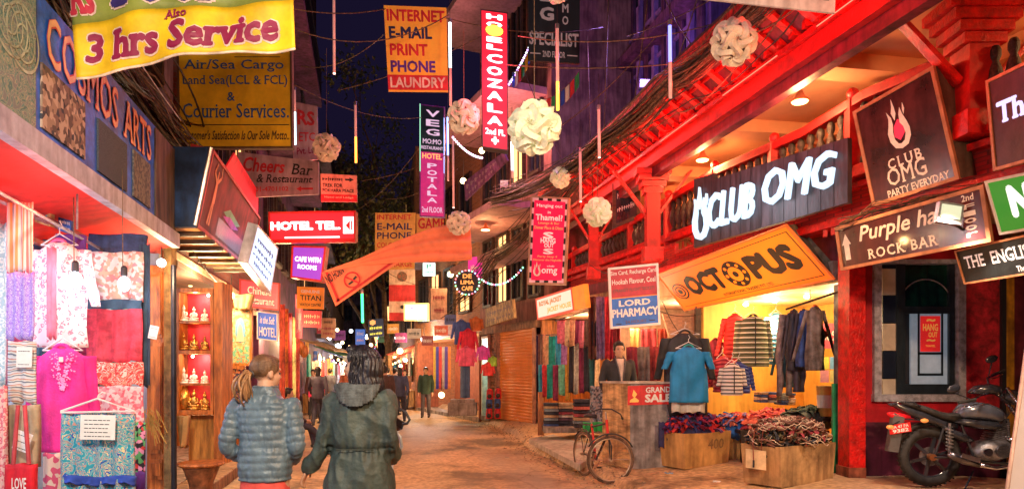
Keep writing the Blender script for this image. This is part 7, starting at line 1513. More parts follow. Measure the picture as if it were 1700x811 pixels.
heap('tangled heap of dark knitted hats and cords overflowing the front box', (3.45,8.50), .57, .30, .66, .30, 420, hats, 9, .09, 'knitted hats', 210, (mat('cream_cord', (.72,.56,.42), .8), mat('pinktwist', (.16,.07,.05), .8)), .55)
t = thing('tasselled_cord', 'two cords with tassels hanging down the front box', 'cord', P(1262,720,8.1))
for px, y1 in ((1250,775),(1264,772)): 
    MB().tube([P(px+3,712,8.2), P(px,735,8.12), P(px+1,y1-12,8.08)], .006, 5).build('cord', hats[1], t); MB().tube([P(px+1,y1-12,8.08), P(px+1,y1,8.08)], .012, 5).build('tassel', hats[0], t)
q = Quad(P(1238,775,8.16), P(1272,780,8.02), P(1272,748,8.02), P(1238,744,8.16)); tag(q.slab(MB(), 0,0,1,1,0,.003).build('paper_patch', mat('patchc', (.72,.52,.3), .8)), 'pale torn paper patch on the left face of the front box', 'paper')
# ---------------------------------------------------------------- bicycle
def bicycle():
    t = thing('bicycle', 'old bicycle with red frame tube and turned front wheel standing at the pavement edge', 'bicycle', (1.2,9.9,0))
    rc, fc = Vector((1.08,10.28,.335)), Vector((1.37,9.5,.34)); h = (fc-rc).normalized(); up = Vector((0,0,1)); rust = mat('tyre_dusty', (.14,.08,.05), .8, var=.4, sc=20); rim = mat('rim_steel', (.55,.42,.32), .3, m=.8)
    def wheel(c, ax, nm):
        M_ = Matrix((ax, ax.cross(up)*-1, up)).transposed(); w = MB().torus(c, .318, .021, M_, 36, 8).build(nm, rust, t, smooth=True); MB().torus(c, .292, .012, M_, 36, 6).build('rim', rim, w, smooth=True)
        mb = MB()
        for i in range(18):
            a = i*2*math.pi/18; mb.tube([c+(ax*math.cos(a+.3)+up*math.sin(a+.3))*.02, c+(ax*math.cos(a)+up*math.sin(a))*.29], .0022, 4)
        mb.build('spokes', rim, w); MB().tube([c-ax.cross(up)*.05, c+ax.cross(up)*.05], .02, 8).build('hub', rim, w)
    fa = Vector((.99,.12,0)).normalized(); wheel(rc, h, 'wheel'); wheel(fc, fa, 'wheel')
    bb = rc+h*.40+Vector((0,0,-.05)); st = rc+h*.26+Vector((0,0,.46)); ht = rc+h*.72+Vector((0,0,.50)); hb = rc+h*.755+Vector((0,0,.36))
    redt = mat('bike_red', (.65,.03,.02), .4); blk = mat('bike_black', (.03,.028,.03), .45)
    MB().tube([st-Vector((0,0,.04)), ht], .015, 8).build('top_tube', blk, t); MB().tube([bb, hb], .017, 8).build('down_tube', blk, t); MB().tube([bb, st], .016, 8).build('seat_tube', redt, t)
    MB().tube([bb, rc], .010, 6).build('chain_stay', blk, t); MB().tube([st, rc], .009, 6).build('seat_stay', blk, t); MB().tube([hb-Vector((0,0,.02)), ht+Vector((0,0,.05))], .02, 8).build('head_tube', redt, t)
    for s in (-1,1): MB().tube([hb+fa.cross(up)*.0+fa*.0+Vector((0,0,-.02)), fc+fa.cross(up)*.05*s+Vector((0,0,.2)), fc+fa.cross(up)*.045*s], .010, 6).build('fork_blade', blk, t)
    MB().tube([ht, ht+Vector((-.01,.02,.16))], .012, 6).build('stem', rim, t); hbp = ht+Vector((-.01,.02,.17)); 
    MB().tube([hbp-fa.cross(up)*-.0+Vector((-.22,.02,-.02)), hbp+Vector((-.08,0,.03)), hbp+Vector((.08,-.02,.03)), hbp+Vector((.2,-.06,-.04)), hbp+Vector((.24,.05,-.10))], .011, 6).build('handlebar', blk, t)
    for d in ((.24,.05,-.10),(-.22,.02,-.02)): MB().tube([hbp+Vector(d), hbp+Vector(d)+Vector((.02,.09,-.02))], .017, 8).build('grip', ink, t)
    MB().tube([st-Vector((0,0,.02)), st+Vector((0,0,.10))], .011, 6).build('seat_post', rim, t)
    sd = MB(); s0 = st+Vector((0,0,.12)); sd.loft([[s0+h*x+h.cross(up)*w*math.cos(a)+Vector((0,0,.03*math.sin(a))) for a in [i*2*math.pi/12 for i in range(12)]] for x, w in ((-.13,.05),(-.10,.085),(-.03,.075),(.06,.035),(.14,.02))]); sd.build('saddle', ink, t, smooth=True)
    MB().torus(bb, .085, .008, Matrix((h, h.cross(up)*-1, up)).transposed(), 20, 6).build('chainring', rim, t)
    for s, a in ((1,.9),(-1,.9+math.pi)):
        o = bb+h.cross(up)*.06*s; e = o+(h*math.cos(a)+up*math.sin(a))*.16; MB().tube([bb, o, e], .009, 5).build('crank', rim, t); MB().box(e+h.cross(up)*.04*s, (.07,.07,.02)).build('pedal', ink, t)
    for c, ax in ((rc,h),(fc,fa)): MB().torus(c, .36, .012, Matrix((ax, ax.cross(up)*-1, up)).transposed(), 14, 5, .5, 2.6).build('mudguard', blk, t, smooth=True)
    r0 = rc+Vector((0,0,.44)); mb = MB()
    for s in (-.05,0,.05): mb.tube([r0-h*.16+h.cross(up)*s, r0+h*.2+h.cross(up)*s], .006, 5)
    mb.tube([r0-h*.14, rc], .006, 5); mb.build('rear_rack', blk, t)
bicycle()
# ---------------------------------------------------------------- motorcycle
def motorcycle():
    Ym = 7.85; X0 = (1543-CX)/F*Ym; k = -.12; z0 = .235; Sx = 145.
    def m(px, py, w=0.): x = (px-1543)/Sx; return Vector((X0+x, Ym+k*x-w, z0+(806-py)/Sx))
    t = thing('motorcycle', 'black and silver motorcycle with red number plate parked before the red wall', 'motorcycle', m(1600,806))
    blk = mat('moto_black', (.03,.033,.045), .25, coat=.6, bump=0, var=.2); tnk = mat('moto_tank', (.16,.18,.24), .2, m=.5, coat=.8, bump=0, var=.2); rub = mat('rubber', (.03,.028,.028), .75, var=.3, sc=20); eng = mat('engine_grey', (.32,.32,.36), .35, m=.8, var=.4, sc=15, bump=.3)
    ax = Vector((1,k,0)).normalized(); nn = Vector((0,0,1)).cross(ax)*-1
    M_ = Matrix((ax, nn, Vector((0,0,1)))).transposed()
    for cx in (1543, 1733):
        c = m(cx, 755); w = MB().torus(c, .285, .055, M_, 40, 10).build('wheel', rub, t, smooth=True); MB().torus(c, .235, .018, M_, 36, 8).build('rim', blk, w, smooth=True)
        for i in range(6):
            a = i*math.pi/3+.3; d = ax*math.cos(a)+Vector((0,0,1))*math.sin(a); MB().bar(c+d*.03, c+d*.235, .035, .03, nn).build('spoke', blk, w)
        MB().tube([c-nn*.09, c+nn*.09], .04, 14).build('hub', mat('hubcopper', (.5,.2,.08), .35, m=.7), w); MB().lathe(c, [(.11,0),(.11,.006),(.05,.006),(.05,0)], 24, M_ @ Matrix.Rotation(math.pi/2, 3, 'X')).build('brake_disc', eng, w)
        mb = MB()
        for i in range(40):
            a = i*2*math.pi/40; d = ax*math.cos(a)+Vector((0,0,1))*math.sin(a); mb.box(c+d*.338, (.012,.08,.012), Matrix.Rotation(0,3,'X'))
        tag(mb.build('tread', rub, w), kind='stuff')
    def body(nm, sec, mt, n=16, ex=.7):   # sec: (px, py centre, half height px, half width m)
        rings = []
        for px, py, hh, hw in sec:
            c = m(px, py); rings.append([c+nn*hw*math.copysign(abs(math.cos(a))**ex, math.cos(a))+Vector((0,0,hh/Sx))*math.copysign(abs(math.sin(a))**ex, math.sin(a)) for a in [i*2*math.pi/n for i in range(n)]])
        return MB().loft(rings).build(nm, mt, t, smooth=True)
    body('tank', ((1582,684,5,.06),(1592,679,12,.11),(1608,677,15,.15),(1628,680,15,.155),(1645,685,13,.13),(1654,688,8,.08)), tnk)
    body('tank_cover', ((1578,696,3,.08),(1592,697,7,.13),(1615,700,8,.165),(1640,702,8,.15),(1652,706,3,.08)), blk)
    body('seat', ((1502,668,2,.06),(1512,669,5,.09),(1532,676,6,.12),(1556,686,7,.13),(1575,690,7,.11),(1588,686,6,.07)), rub)
    body('tail', ((1478,668,1,.02),(1488,669,4,.05),(1504,677,7,.09),(1530,688,9,.11),(1560,700,8,.11),(1582,704,5,.08)), blk)
    MB().tube([m(1474,670,.1), m(1486,664,.11), m(1508,664,.12), m(1520,672,.12)], .011, 6).build('grab_rail', blk, t, smooth=True)
    body('side_cover', ((1558,706,3,.1),(1570,714,9,.12),(1590,722,9,.12),(1606,726,3,.09)), blk)
    MB().hexa([m(1484,682,-.02), m(1500,690,-.02), m(1490,748,-.02), m(1474,746,-.02), m(1484,682,.06), m(1500,690,.06), m(1490,748,.06), m(1474,746,.06)]).build('mudflap', mat('flap', (.10,.09,.09), .6), t)
    MB().torus(m(1543,755), .375, .03, M_, 16, 6, .9, 2.7).build('rear_fender', rub, t, smooth=True)
    q = Quad(m(1475,718,.09), m(1508,712,.09), m(1506,697,.09), m(1473,703,.09)); q.slab(MB(), 0,0,1,1,-.01,0).build('number_plate', mat('plate_red', (.75,.02,.02), .4, em=.12, emc=(1,.03,.02)), t)
    put_text(q, 'BA 47 PA', .1,.55,.9,.9).build('lettering', paper, t); put_text(q, '9382', .12,.08,.88,.48, bold=.04).build('lettering', paper, t)
    body('tail_light', ((1478,684,2,.03),(1484,686,5,.06),(1500,688,5,.06),(1512,689,2,.03)), mat('taillight', (.7,.01,.02), .2, em=.3, emc=(1,.02,.02)))
    for px, py in ((1471,705),(1524,694)): 
        MB().ell(m(px,py,.14), (.045,.03,.025), 10, 8).build('indicator', mat('indic', (.9,.3,.08), .25, em=.4, emc=(1,.35,.08)), t, smooth=True); MB().tube([m(px,py,.12), m(1500,692,.03)], .008, 5).build('indicator_stalk', blk, t)
    # engine
    body('crankcase', ((1606,746,8,.10),(1618,744,16,.15),(1640,742,19,.16),(1656,740,15,.14),(1664,738,6,.1)), eng, 18)
    mb = MB()
    for i in range(9): 
        p = m(1640+i*1.1, 728-i*3.6); mb.box(p, (.20-.008*i,.20,.012), Matrix.Rotation(-.25,3,'Y'))
    mb.build('cylinder_fins', eng, t); MB().tube([m(1640,742,.15), m(1640,742,.185)], .075, 20).build('clutch_cover', mat('clutch', (.3,.3,.33), .25, m=.9), t); MB().tube([m(1618,744,.15), m(1618,744,.18)], .045, 16).build('gear_cover', chrome, t)
    MB().tube([m(1650,720,.10), m(1662,726,.15), m(1668,745,.16), m(1660,764,.16), m(1630,770,.16), m(1600,764,.17)], [.02,.021,.021,.022,.022,.024], 8).build('exhaust_pipe', chrome, t, smooth=True)
    MB().tube([m(1604,765,.17), m(1580,757,.18), m(1566,751,.18), m(1556,747,.18)], [.03,.05,.052,.03], 12).build('muffler', mat('muffler', (.28,.28,.32), .25, m=.9), t, smooth=True)
    MB().bar(m(1600,757,.232), m(1572,748,.235), .012, .05).build('heat_shield', chrome, t)
    pts = [m(1563+8*math.sin(i*0)+.0*i, 704+i*.9, .13)+Vector((.035*math.cos(i*1.0), .035*math.sin(i*1.0), 0)) for i in range(42)]
    MB().tube(pts, .008, 5).build('spring', mat('springg', (.45,.45,.48), .3, m=.7), t); MB().tube([m(1563,698,.13), m(1563,748,.13)], .018, 8).build('shock_absorber', eng, t)
    for a, b in (((1585,700),(1606,760)),((1655,690),(1660,760)),((1606,760),(1660,764)),((1543,755),(1606,752)),((1560,700),(1545,750))): MB().tube([m(*a,.08), m(*b,.08)], .016, 6).build('frame_tube', blk, t)
    MB().tube([m(1612,765,.1), m(1612,765,.26)], .012, 6).build('footpeg', rub, t); MB().tube([m(1600,775,.12), m(1580,803,.2)], .011, 6).build('side_stand', blk, t)
    for s in (-.09,.09): MB().tube([m(1653,640,s), m(1733,755,s)], .022, 10).build('fork_leg', chrome, t, smooth=True)
    MB().torus(m(1733,755), .37, .03, M_, 16, 6, .5, 2.4).build('front_fender', blk, t, smooth=True)
    body('headlight', ((1655,655,6,.06),(1664,655,12,.1),(1676,656,13,.11),(1680,656,8,.08)), blk)
    MB().lathe(m(1681,656), [(.09,0),(.07,.02),(.02,.03)], 16, Matrix.Rotation(math.pi/2,3,'Y')).build('lens', white_p, t)
    body('cockpit_cowl', ((1604,648,2,.03),(1616,644,7,.1),(1632,642,9,.12),(1646,644,8,.1),(1652,648,3,.05)), blk)
    MB().tube([m(1562,662,.36), m(1578,660,.33), m(1600,652,.22), m(1632,648,.08), m(1640,640,-.05), m(1655,624,-.25), m(1690,612,-.34)], .012, 7).build('handlebar', chrome, t, smooth=True)
    MB().tube([m(1556,663,.36), m(1584,658,.33)], .019, 8).build('grip', rub, t); MB().tube([m(1668,620,-.3), m(1692,611,-.35)], .019, 8).build('grip', rub, t)
    MB().tube([m(1586,664,.36), m(1570,668,.40), m(1560,669,.41)], .006, 5).build('brake_lever', chrome, t); MB().tube([m(1662,626,-.26), m(1680,623,-.34), m(1692,618,-.38)], .006, 5).build('clutch_lever', chrome, t)
    for (px, py, w, bx_, by_, bw) in ((1667,592,-.3,1660,622,-.28),(1677,662,-.1,1655,650,-.1),(1551,641,.34,1580,658,.3)):
        MB().tube([m(bx_,by_,bw), m(px,py+6,w)], .006, 5).build('mirror_stem', blk, t); mr_ = MB().ell(m(px,py,w), (.078,.02,.045), 14, 8, Matrix.Rotation(-.3,3,'Y')).build('mirror', blk, t, smooth=True)
    for i in range(4): MB().tube([m(1636+i*3,650,.1-.05*i), m(1652+i*4,668,.12), m(1650-i*2,700,.10)], .004, 4).build('cable', ink, t)
motorcycle()
# white board leaning at the right frame edge
t = thing('white_board', 'plain white board standing at the right edge before the motorcycle', 'board', P(1700,880,5.3)); 
a, b, c, d = P(1655,1000,4.9), P(1850,1000,4.6), P(1850,530,5.0), P(1708,556,5.3); a.z = .16; b.z = .16; nn = Vector((.05,.05,0)); MB().hexa([a,b,b+nn,a+nn,d,c,c+nn,d+nn]).build('sheet', mat('board_white', (.6,.62,.72), .5, var=.06, sc=2), t, bevel=.008)
MB().tube([a-Vector((.01,.01,0)), d-Vector((.01,.01,0))], .014, 6).build('edge_trim', mat('trimpink', (.6,.45,.45), .4), t)
# ---------------------------------------------------------------- people
def solid(mb, voxel, name, m, parent, disp=None, smooth=2):
    o0 = world_o(parent); me = bpy.data.meshes.new('tmp'); me.from_pydata([tuple(v-o0) for v in mb.v], [], mb.f); me.update()
    bm = bmesh.new(); bm.from_mesh(me); bmesh.ops.recalc_face_normals(bm, faces=bm.faces); bm.to_mesh(me); bm.free()
    o = bpy.data.objects.new('tmp', me); COL.objects.link(o); r = o.modifiers.new('r', 'REMESH'); r.mode = 'VOXEL'; r.voxel_size = voxel
    if smooth: s = o.modifiers.new('s', 'SMOOTH'); s.iterations = smooth; s.factor = .5
    dg = bpy.context.evaluated_depsgraph_get(); m2 = bpy.data.meshes.new_from_object(o.evaluated_get(dg)); bpy.data.objects.remove(o); bpy.data.meshes.remove(me); m2.name = name
    if disp:
        ns = [v.normal.copy() for v in m2.vertices]; cs = [v.co+o0 for v in m2.vertices]
        for v, c_, n_ in zip(m2.vertices, cs, ns): v.co = disp(c_, n_)-o0
    m2.materials.clear(); m2.materials.append(m); m2.polygons.foreach_set('use_smooth', [True]*len(m2.polygons)); m2.update()
    ob = bpy.data.objects.new(name, m2); COL.objects.link(ob); ob.parent = parent; return ob
def curve_pts(pts, rad, n):
    out, rr = [], []; m = len(pts)
    for i in range(n+1):
        s = i/n*(m-1); a = min(int(s), m-2); u = s-a
        p0, p1, p2, p3 = [Vector(pts[min(max(a+j, 0), m-1)]) for j in (-1,0,1,2)]
        out.append(.5*((2*p1)+(-p0+p2)*u+(2*p0-5*p1+4*p2-p3)*u*u+(-p0+3*p1-3*p2+p3)*u**3)); rr.append(rad[a]*(1-u)+rad[a+1]*u)
    return out, rr
def limb(mb, pts, rad, n=14, seg=12): p, r = curve_pts(pts, rad, n); mb.tube(p, r, seg); mb.ell(p[0], r[0], 10, 6); mb.ell(p[-1], r[-1], 10, 6); return mb
def torso(mb, T, secs, n=28, quilt=0, ex=.8, sub=1):
    rings = []; k = len(secs)
    for i in range((k-1)*sub+1):
        s = i/sub; a = min(int(s), k-2); u = s-a; z, cy, hw, hd = [secs[a][j]*(1-u)+secs[a+1][j]*u for j in range(4)]
        rings.append([T(Vector((hw*math.copysign(abs(math.cos(t))**ex, math.cos(t)), cy+hd*math.copysign(abs(math.sin(t))**ex, math.sin(t)), z))) for t in [j*2*math.pi/n for j in range(n)]])
    return mb.loft(rings)
def hand(mb, T, wrist, d, side, curl=.5, sc=1.):
    """palm, four fingers and a thumb; d = direction of the hand, all in local space"""
    d = Vector(d).normalized(); x = Vector((side,0,0)); x = (x-d*x.dot(d)).normalized(); fwd = Vector((0,1,0)); fwd = (fwd-d*fwd.dot(d)).normalized(); pal = -x   # palm faces the body
    w = Vector(wrist); pc = w+d*.045*sc
    mb.loft([[T(w+d*l*sc+fwd*a*sc*math.cos(t)+pal*b*sc*math.sin(t)) for t in [j*2*math.pi/12 for j in range(12)]] for l, a, b in ((-.01,.024,.020),(.02,.032,.017),(.055,.040,.016),(.09,.041,.014),(.10,.036,.010))])
    for i, (off, L_) in enumerate(((.030,.072),(.010,.080),(-.010,.074),(-.029,.058))):
        b = w+d*.09*sc+fwd*off*sc; p1 = b+(d*math.cos(curl*.4)+pal*math.sin(curl*.4))*L_*.42*sc; p2 = p1+(d*math.cos(curl*1.2)+pal*math.sin(curl*1.2))*L_*.33*sc; p3 = p2+(d*math.cos(curl*1.9)+pal*math.sin(curl*1.9))*L_*.28*sc
        mb.tube([T(b), T(p1), T(p2), T(p3)], [.0095*sc,.0088*sc,.008*sc,.0065*sc], 8)
    b = w+d*.025*sc+fwd*.028*sc; p1 = b+(d*.7+fwd*.7+pal*.2).normalized()*.035*sc; p2 = p1+(d*.95+fwd*.25+pal*.3).normalized()*.032*sc; p3 = p2+(d*1.+pal*.3).normalized()*.024*sc
    mb.tube([T(b), T(p1), T(p2), T(p3)], [.014*sc,.0105*sc,.0095*sc,.007*sc], 8)
def head(mb, H, HT, s=1.):
    """HT maps head space (x right, y face direction, z up, origin at the ear level) to the world"""
    E = lambda c, r, n=12, m=8: mb.loft([[HT(Vector((c[0]+r[0]*math.sin(t)*math.cos(2*math.pi*k/n), c[1]+r[1]*math.sin(t)*math.sin(2*math.pi*k/n), c[2]-r[2]*math.cos(t)))) for k in range(n)] for t in [max(.05, min(math.pi-.05, math.pi*i/m)) for i in range(m+1)]])
    E((0,-.008,.035), (.075,.094,.085), 18, 12); E((0,.028,-.02), (.062,.066,.085), 16, 10); E((0,.052,-.082), (.034,.032,.030)); E((0,.092,-.005), (.012,.020,.030)); E((0,.104,-.020), (.013,.014,.012)); E((0,.088,.035), (.045,.012,.012))
    E((0,.086,-.048), (.024,.012,.006)); E((0,.084,-.058), (.021,.012,.007)); E((-.032,.068,-.02), (.022,.02,.02)); E((.032,.068,-.02), (.022,.02,.02))
    for s_ in (-1,1): E((s_*.076,-.008,0), (.011,.020,.032), 10, 8)
def person(label, loc, yaw=0., H=1.7, jacket=(.1,.1,.1), pants=(.05,.05,.07), hairc=(.015,.012,.01), arms=None, legs=None, lean=0., headyaw=0., near=False, sex='m', seat=0., skinm=None, shoe=None, extra=None, jm=None, pm=None, sleeves=True, vox=None):
    k = H/1.7; loc = Vector(loc); R = Matrix.Rotation(yaw, 3, 'Z'); root = thing('person', label, 'person', loc)
    T = lambda v: loc+R @ (Vector(v)*k)
    sh, hp = 1.40-seat, .90-seat
    arms = arms or {-1: [(-.185,0,sh),(-.235,.0,sh-.28),(-.24,.06,sh-.53)], 1: [(.185,0,sh),(.235,.0,sh-.28),(.24,.06,sh-.53)]}
    legs = legs or {-1: [(-.09,0,hp),(-.10,.04,.49),(-.10,-.06,.08)], 1: [(.09,0,hp),(.10,.02,.49),(.11,.08,.08)]}
    HR = Matrix.Rotation(headyaw, 3, 'Z'); hc = Vector((0, .02+lean*.3, sh+.19)); HT = lambda v: T(hc+HR @ v)
    mb = MB(); vx = vox or (.0075 if near else .017)
    torso(mb, T, [(hp-.08,0,.15,.10),(hp+.05,0,.155,.105),(hp+.2,.0,.13,.09),(sh-.15,0,.155,.105),(sh-.02,0,.165,.09),(sh+.05,.0,.07,.06)], 20)
    limb(mb, [T((0,.0,sh-.02)), T((0,.005,sh+.06)), T(hc+Vector((0,0,-.03)))], [.062*k,.056*k,.055*k], 6)
    head(mb, k, HT)
    for s in (-1,1):
        a = arms[s]; limb(mb, [T(p) for p in a], [.048*k,.038*k,.027*k]); d = Vector(a[-1])-Vector(a[-2]); hand(mb, T, a[-1], d, s, .5 if near else .4, 1. if near else 1.1)
        l_ = legs[s]; limb(mb, [T(p) for p in l_], [.078*k,.055*k,.036*k]); f = Vector(l_[-1]); limb(mb, [T(f+Vector((0,-.03,-.03))), T(f+Vector((0,.10,-.055))), T(f+Vector((0,.17,-.06)))], [.036*k,.032*k,.024*k], 6)
    solid(mb, vx, 'body', skinm or skin, root)
    if extra: extra(root, T, HT, arms, legs, sh, hp, k); return root
    jm = jm or mat('cloth_%.2f_%.2f_%.2f' % tuple(jacket), jacket, .8, var=.2, sc=8, bump=.3); pm = pm or mat('cloth_%.2f_%.2f_%.2f' % tuple(pants), pants, .8, var=.2, sc=8, bump=.3)
    mb = MB(); torso(mb, T, [(hp-.10,0,.175,.125),(hp+.05,0,.18,.13),(hp+.22,0,.165,.12),(sh-.15,0,.185,.13),(sh-.01,0,.195,.11),(sh+.035,0,.10,.08),(sh+.07,0,.075,.075)], 24)
    for s in (-1,1): limb(mb, [T(p) for p in arms[s]], [.066*k,.056*k,.042*k])
    solid(mb, vx*1.1, 'jacket', jm, root)
    mb = MB(); torso(mb, T, [(hp-.10,0,.155,.115),(hp+.07,0,.165,.12)], 18)
    for s in (-1,1): limb(mb, [T(p) for p in legs[s]], [.098*k,.072*k,.055*k])
    solid(mb, vx*1.1, 'trousers', pm, root)
    for s in (-1,1): f = Vector(legs[s][-1]); sb = MB(); limb(sb, [T(f+Vector((0,-.035,-.04))), T(f+Vector((0,.09,-.045))), T(f+Vector((0,.18,-.05)))], [.042*k,.04*k,.032*k], 6); sb.build('shoe', shoe or ink, root, smooth=True)
    hair_cap(root, HT, mat('hair_%.3f' % hairc[0], hairc, .45, var=.4, sc=40, bump=.3), sex, vx)
    eyes(root, HT)
    return root
def hE(mb, HT, c, r, n=14, m=10): return mb.loft([[HT(Vector((c[0]+r[0]*math.sin(t)*math.cos(2*math.pi*k/n), c[1]+r[1]*math.sin(t)*math.sin(2*math.pi*k/n), c[2]-r[2]*math.cos(t)))) for k in range(n)] for t in [max(.05, min(math.pi-.05, math.pi*i/m)) for i in range(m+1)]])
def hair_cap(root, HT, m, sex, vx):
    mb = MB(); hE(mb, HT, (0,-.022,.055), (.088,.098,.088)); hE(mb, HT, (0,.045,.095), (.066,.05,.032)); hE(mb, HT, (-.07,.0,.03), (.02,.045,.05)); hE(mb, HT, (.07,.0,.03), (.02,.045,.05)); hE(mb, HT, (0,-.05,0), (.07,.055,.08))
    if sex == 'f': hE(mb, HT, (0,-.06,-.08), (.085,.05,.12))
    return solid(mb, vx, 'hair', m, root)
def eyes(root, HT):
    for s in (-1,1): hE(MB(), HT, (s*.030,.083,.006), (.011,.008,.007), 8, 6).build('eye', ink, root)
# --- ponytail woman in a grey blue down jacket
puff = mat('puffer_blue', (.11,.17,.22), .4, var=.18, sc=5, bump=.25, bs=40)
def pony(root, T, HT, arms, legs, sh, hp, k):
    mb = MB(); q = .050
    torso(mb, T, [(hp-.03,0,.178,.13),(hp+.10,0,.178,.13),(hp+.25,0,.165,.12),(hp+.38,0,.185,.125),(sh-.03,0,.19,.112),(sh+.03,0,.12,.09),(sh+.09,.01,.085,.085),(sh+.115,.01,.083,.083)], 36, sub=4)
    for s in (-1,1): limb(mb, [T(p) for p in arms[s]], [.068*k,.060*k,.046*k], 24, 18)
    def dz(co, n):
        c = R_inv(co); best = None
        for s in (-1,1):
            a = [Vector(p) for p in arms[s]]
            for i in range(2):
                ab = a[i+1]-a[i]; t_ = max(0, min(1, (c-a[i]).dot(ab)/ab.length_squared)); d_ = (c-(a[i]+ab*t_)).length
                if best is None or d_ < best[0]: best = (d_, (a[1]-a[0]).length*i+ab.length*t_)
        if abs(c.x) > .185 or (best[0] < .088 and abs(c.x) > .15): ph = best[1]
        else: ph = c.z
        e = abs(math.sin(ph/q*math.pi))**.55
        ph += .006*noise.noise(Vector((c.x*6, c.y*6, 4)))+.004*noise.noise(Vector((c.x*22, 0, c.z*8))); e = abs(math.sin(ph/q*math.pi))**.55
        wr = noise.noise(Vector((c.x*16, c.y*16, c.z*14)))*.009+abs(noise.noise(Vector((c.x*45, c.y*45, c.z*18))))*-.008
        return co+n*((.013 if ph == c.z else .008)*e-.008+wr)
    R_inv = lambda co: (Matrix.Rotation(-yaw0, 3, 'Z') @ (co-L0))/k
    L0 = root.location.copy(); yaw0 = 0.0
    solid(mb, .0085, 'jacket', puff, root, dz, 1)
    mb = MB(); torso(mb, T, [(hp-.16,0,.165,.12),(hp-.05,0,.160,.115),(hp+.02,0,.14,.10)], 24)
    for s in (-1,1): limb(mb, [T(Vector(p)-Vector((0,0,.13 if j == 0 else 0))) for j, p in enumerate(legs[s])], [.092*k,.07*k,.055*k]); mb.ell(T((s*.080,-.04,hp-.11)), (.080,.075,.08))
    solid(mb, .011, 'trousers', mat('coral_trousers', (.62,.075,.06), .75, var=.15, sc=6, bump=.3), root)
    for s in (-1,1): f = Vector(legs[s][-1]); sb = MB(); limb(sb, [T(f+Vector((0,-.035,-.04))), T(f+Vector((0,.18,-.05)))], [.042,.034], 6); sb.build('shoe', ink, root, smooth=True)
    hm_ = mat('hair_blond_brown', (.15,.08,.04), .4, var=.6, sc=30, bump=.5, str_=(1,1,.15), c2=(.06,.03,.015)); mb = MB()
    hE(mb, HT, (0,-.014,.048), (.084,.100,.090), 24, 14); hE(mb, HT, (0,.045,.095), (.055,.045,.028))
    TP = HT(Vector((0,-.12,0))); FA = (HT(Vector((0,1,0)))-HT(Vector((0,0,0)))).normalized(); AX = FA.orthogonal().normalized(); AY = FA.cross(AX)
    def gro(co, n): d = co-TP; return co+n*(.0022*math.sin(math.atan2(d.dot(AX), d.dot(AY))*44+2*noise.noise(co*9))+.003*noise.noise(co*25))
    solid(mb, .006, 'hair', hm_, root, gro, 1)
    tm = mat('ponytail_blond', (.32,.17,.075), .45, var=.6, sc=30, str_=(1,1,.12), bump=.4); mb = MB(); rr = random.Random(3)
    for i in range(46):
        o = Vector((rr.gauss(0,.013), rr.gauss(0,.013), rr.gauss(0,.01))); w = rr.uniform(.8,1.3)
        b = Vector((0,-.11,.0)); pts = [HT(b+o*.4), HT(b+Vector((0,-.03,.0))+o), HT(b+Vector((.0,-.055,-.05))+o*1.6*w), HT(b+Vector((.0,-.05,-.11))+o*1.9*w), HT(b+Vector((0,-.03,-.16))+o*1.5*w)]
        p, r = curve_pts(pts, [.007,.008,.008,.007,.003], 10); mb.tube(p, r, 5)
    mb.build('ponytail', tm, root, smooth=True); MB().torus(HT(Vector((0,-.115,0))), .02, .007, None, 12, 6).build('hair_tie', ink, root)
    eyes(root, HT)
L0p = Vector(((440-CX)/F*4.5, 4.5, 0))
person('woman from behind in grey blue quilted jacket with fair ponytail and coral trousers', L0p, 0, 1.645, near=True, headyaw=-.7, extra=pony,
       arms={-1: [(-.185,0,1.375),(-.245,-.02,1.10),(-.12,.17,.98)], 1: [(.185,0,1.375),(.22,-.02,1.10),(.12,.17,.98)]})
